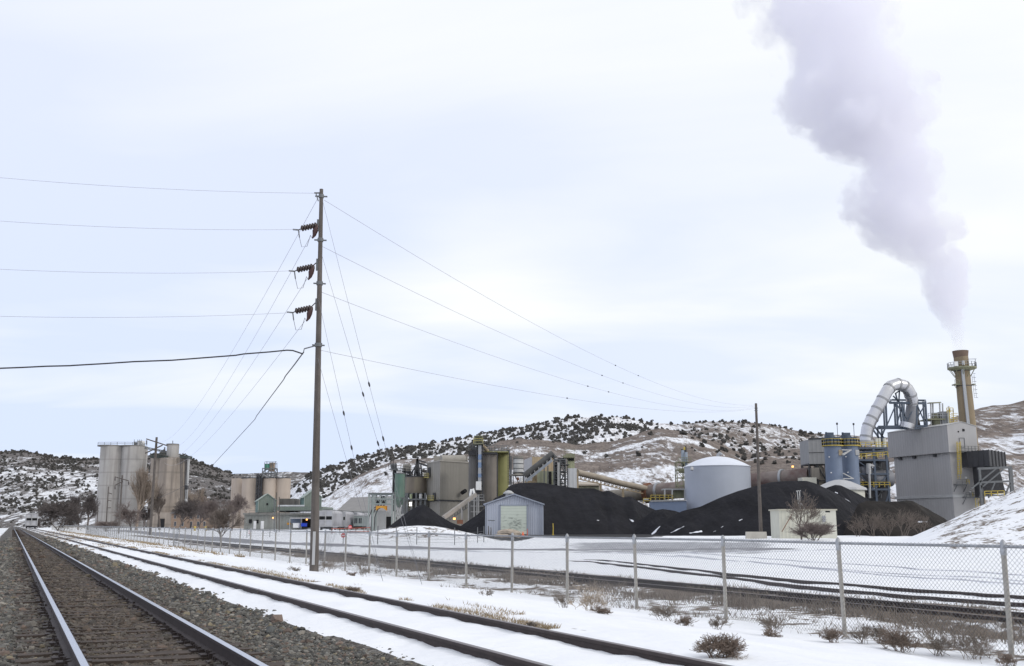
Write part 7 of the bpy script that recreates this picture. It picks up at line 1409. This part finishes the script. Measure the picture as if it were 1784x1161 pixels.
# ---------------------------------------------------------------- junipers on the hills
def junipers():
    rng = np.random.RandomState(21); t = (1 + 5 ** .5) / 2
    ico = np.array([(-1, t, 0), (1, t, 0), (-1, -t, 0), (1, -t, 0), (0, -1, t), (0, 1, t), (0, -1, -t), (0, 1, -t), (t, 0, -1), (t, 0, 1), (-t, 0, -1), (-t, 0, 1)]) / math.hypot(1, t)
    fc = np.array([(0, 11, 5), (0, 5, 1), (0, 1, 7), (0, 7, 10), (0, 10, 11), (1, 5, 9), (5, 11, 4), (11, 10, 2), (10, 7, 6), (7, 1, 8), (3, 9, 4), (3, 4, 2), (3, 2, 6), (3, 6, 8), (3, 8, 9), (4, 9, 5), (2, 4, 11), (6, 2, 10), (8, 6, 7), (9, 8, 1)])
    def proto(k):
        vs = []; fs = []; b = 0
        for j in range(7):
            f = j / 6; c = np.array([rng.normal(0, .18), rng.normal(0, .18), .2 + .62 * f]); v = ico * (1 + rng.uniform(-.35, .35, (12, 1))) * np.array([.40, .40, .28]) * (1.1 - .55 * f) + c; vs.append(v); fs.append(fc + b); b += 12
        return np.concatenate(vs), np.concatenate(fs)
    protos = [proto(k) for k in range(6)]; pts = []
    def scatter(hl, n, fn, size):
        X, Y, Z, px, t_ = hl['X'], hl['Y'], hl['Z'], hl['px'], hl['t']; ni = X.shape[1]; nt = int((t_ <= 1).sum()); c = 0
        while c < n:
            i = rng.uniform(0, ni - 1.01); j = rng.uniform(0, nt - 1.01); a, b = int(j), int(i); 
            P = np.interp(i, range(ni), px); T_ = np.interp(j, range(len(t_)), t_)
            if rng.rand() > fn(P, T_, X[a, b], Y[a, b]): continue
            u, v = j - a, i - b; g = lambda M: M[a, b] * (1 - u) * (1 - v) + M[a + 1, b] * u * (1 - v) + M[a, b + 1] * (1 - u) * v + M[a + 1, b + 1] * u * v
            s = size * rng.lognormal(0, .33); pts.append((g(X), g(Y), g(Z) - .12 * s, s)); c += 1
    cl = lambda X, Y, sd, th=0.: 1. if float(fbm(X * .03, Y * .016, 3, sd)) > th else .25
    scatter(hillM, 2900, lambda P, T, X, Y: (1. if P < 1130 else .22) * (cl(X, Y, 31, .0) * .7 + .12) * (1 if T > .5 else .35) * (1 if 540 < P < 1420 else .1), 2.25)
    scatter(hillM, 130, lambda P, T, X, Y: (1. if 540 < P < 1420 else 0) * (1 if T > .955 else 0), 2.5)
    scatter(hillL, 3300, lambda P, T, X, Y: cl(X, Y, 51, -.02) * (1 if T > .12 else .2) * (1. if P > -60 else 0) * (1 if P < 420 else .4), 1.7)
    scatter(hillL, 150, lambda P, T, X, Y: (1. if 0 < P < 420 else 0) * (1 if T > .96 else 0), 2.6)
    scatter(hillQ, 160, lambda P, T, X, Y: (1. if P > 1180 else .1) * (1 if T > .5 else .1), 2.4)
    pts.sort(key=lambda p: -p[3] / p[1]); meshes = []
    labs = 'dark juniper tree dotted on the snowy hillside behind the plant'
    for k, (x, y, z, s) in enumerate(pts[:300]):
        v, f = protos[k % 6]
        if k < 6: o = npmesh('juniper_tree', v, f, JUNI); meshes.append(o)
        else: o = meshes[k % 6].copy(); COL.objects.link(o)
        o.location = (x, y, z); o.scale = (s * .95, s * .95, s); o.rotation_euler = (0, 0, rng.uniform(0, 6.28)); tag(o, labs, 'juniper tree', 'juniper trees on the hills')
    VV = []; FF = []; b = 0
    for k, (x, y, z, s) in enumerate(pts[300:]): v, f = protos[k % 6]; a = rng.uniform(0, 6.28); c_, s_ = math.cos(a), math.sin(a); VV.append(np.stack([(v[:, 0] * c_ - v[:, 1] * s_) * s + x, (v[:, 0] * s_ + v[:, 1] * c_) * s + y, v[:, 2] * s + z], -1)); FF.append(f + b); b += len(v)
    tag(npmesh('juniper_trees', np.concatenate(VV), np.concatenate(FF), JUNI), 'many smaller dark junipers scattered over the snowy hills', 'trees', kind='stuff')
junipers()
# ---------------------------------------------------------------- smoke
def smoke():
    rows = [(611, 1673, 11), (598, 1671, 12), (580, 1667, 17), (560, 1659, 25), (540, 1652, 31), (520, 1648, 38), (500, 1642, 45), (470, 1632, 47), (450, 1618, 58), (430, 1600, 62), (410, 1585, 84), (390, 1575, 90), (370, 1562, 88), (340, 1560, 88), (310, 1556, 84), (285, 1548, 82), (260, 1535, 96), (235, 1522, 118), (205, 1506, 136), (180, 1496, 138), (150, 1480, 122), (120, 1468, 112), (90, 1455, 110), (50, 1440, 122), (10, 1428, 134), (-60, 1405, 145), (-130, 1380, 150)]
    Y = CHY; P = [W(x, y, Y) for y, x, r in rows]; rr = [r * MPP(Y) * 1.0 for _, _, r in rows]; zs = [p.z for p in P]
    m = MB(); rng = random.Random(2); z0, z1 = zs[0], zs[-1]
    n = 36; vs = []; fs = []; K = 40
    for i in range(K + 1):
        z = z0 + (z1 - z0) * i / K; x = np.interp(z, zs, [p.x for p in P]); r = np.interp(z, zs, rr); f = .4 + .6 * min(1, i / 6)
        for k in range(n): a = 2 * math.pi * k / n; q = r * 1.18 + .8 * f + 1.0 * f * float(fbm(math.cos(a) * 1.5 + 9, z * .15 + math.sin(a) * 1.5, 3, 4)); vs.append((x + q * math.cos(a), Y + q * math.sin(a) * .9, z))
    for i in range(K):
        for k in range(n): fs.append((i * n + k, i * n + (k + 1) % n, (i + 1) * n + (k + 1) % n, (i + 1) * n + k))
    m.add(vs, fs, 0, True); m.add(vs[:n], [tuple(range(n))[::-1]]); m.add(vs[-n:], [tuple(range(n))])
    mt = bpy.data.materials.new('rising steam'); mt.use_nodes = True; nb = NB(mt); nt = mt.node_tree; nt.nodes.remove(nb.b)
    sep = nb.N('ShaderNodeSeparateXYZ'); nb.L(nb.tc.outputs['Object'], sep.inputs[0]); zn = nb.math('DIVIDE', nb.math('SUBTRACT', sep.outputs[2], z0), z1 - z0, cl=True)
    xs = [p.x for p in P]; xa, xb = min(xs), max(xs); rmax = max(rr)
    def fc(vals):
        c = nb.N('ShaderNodeFloatCurve'); cu = c.mapping.curves[0]; tt = [(z - z0) / (z1 - z0) for z in zs]
        cu.points[0].location = (0, vals[0]); cu.points[1].location = (1, vals[-1])
        for t_, v in list(zip(tt, vals))[1:-1]: cu.points.new(t_, v)
        for p_ in cu.points: p_.handle_type = 'AUTO'
        c.mapping.update(); nb.L(zn, c.inputs['Value']); return c.outputs[0]
    xc = nb.math('MULTIPLY_ADD', fc([(x - xa) / (xb - xa) for x in xs]), xb - xa, xa); rc = nb.math('MULTIPLY', fc([r / rmax for r in rr]), rmax)
    dx = nb.math('SUBTRACT', sep.outputs[0], xc); dy = nb.math('MULTIPLY', nb.math('SUBTRACT', sep.outputs[1], Y), 1.1); dist = nb.math('SQRT', nb.math('ADD', nb.math('MULTIPLY', dx, dx), nb.math('MULTIPLY', dy, dy)))
    big = nb.noise(.11, 3, .55, dist=.6); fine = nb.noise(.38, 5, .62, dist=.5, loc=(4, 4, 4))
    def vor(sc, off):
        mp = nb.N('ShaderNodeVectorMath'); mp.operation = 'ADD'; w_ = nb.N('ShaderNodeVectorMath'); w_.operation = 'SCALE'; w_.inputs[3].default_value = 1.6 / sc * .25
        nn_ = nb.N('ShaderNodeTexNoise'); nn_.inputs['Scale'].default_value = sc * 1.6; nn_.inputs['Detail'].default_value = 2; nb.L(nb.tc.outputs['Object'], nn_.inputs[0]); nb.L(nn_.outputs[1], w_.inputs[0]); nb.L(nb.tc.outputs['Object'], mp.inputs[0]); nb.L(w_.outputs[0], mp.inputs[1])
        v_ = nb.N('ShaderNodeTexVoronoi'); v_.feature = 'F1'; v_.inputs['Scale'].default_value = sc; nb.L(mp.outputs[0], v_.inputs[0]); return v_.outputs['Distance']
    lump = nb.math('ADD', nb.math('MULTIPLY', nb.math('SUBTRACT', .5, vor(.085, 0)), 1.25), nb.math('MULTIPLY', nb.math('SUBTRACT', .5, vor(.33, 3)), .42))
    nz = nb.math('ADD', nb.math('ADD', nb.math('MULTIPLY', nb.math('SUBTRACT', big, .5), 1.3), nb.math('MULTIPLY', nb.math('SUBTRACT', fine, .5), .9)), lump)
    edge = nb.math('SUBTRACT', nb.math('ADD', nb.math('MULTIPLY', rc, .97), nb.math('MULTIPLY', nz, nb.math('MULTIPLY_ADD', rc, .55, .3))), dist)
    # right side crisp, left side wispy
    soft = nb.math('MULTIPLY_ADD', nb.ramp(nb.math('DIVIDE', dx, rc), -.9, .4, 1, 0), nb.math('MULTIPLY', zn, 2.6), nb.math('MULTIPLY_ADD', zn, .7, .45))
    body = nb.math('DIVIDE', edge, soft, cl=True)
    dens = nb.math('MULTIPLY', body, nb.ramp(zn, 0, 1, .34, .045)); dens = nb.math('MULTIPLY', dens, nb.ramp(zn, 0.0, .10, .18, 1.0)); dens = nb.math('MULTIPLY', dens, nb.ramp(fine, .3, .7, .6, 1.3))
    n_ = nb.N('ShaderNodeMapRange'); n_.clamp = True
    pv = nb.N('ShaderNodeVolumePrincipled'); pv.inputs['Color'].default_value = (.958, .952, 1.0, 1); pv.inputs['Anisotropy'].default_value = .1; nb.L(dens, pv.inputs['Density']); nb.L(pv.outputs[0], nb.out.inputs['Volume'])
    mt.cycles.volume_step_rate = 1.5 if hasattr(mt, 'cycles') else 1
    o = m.build('smoke', mt); tag(o, 'pale lavender smoke plume rising and drifting left from the chimney', 'smoke', kind='stuff')
smoke()
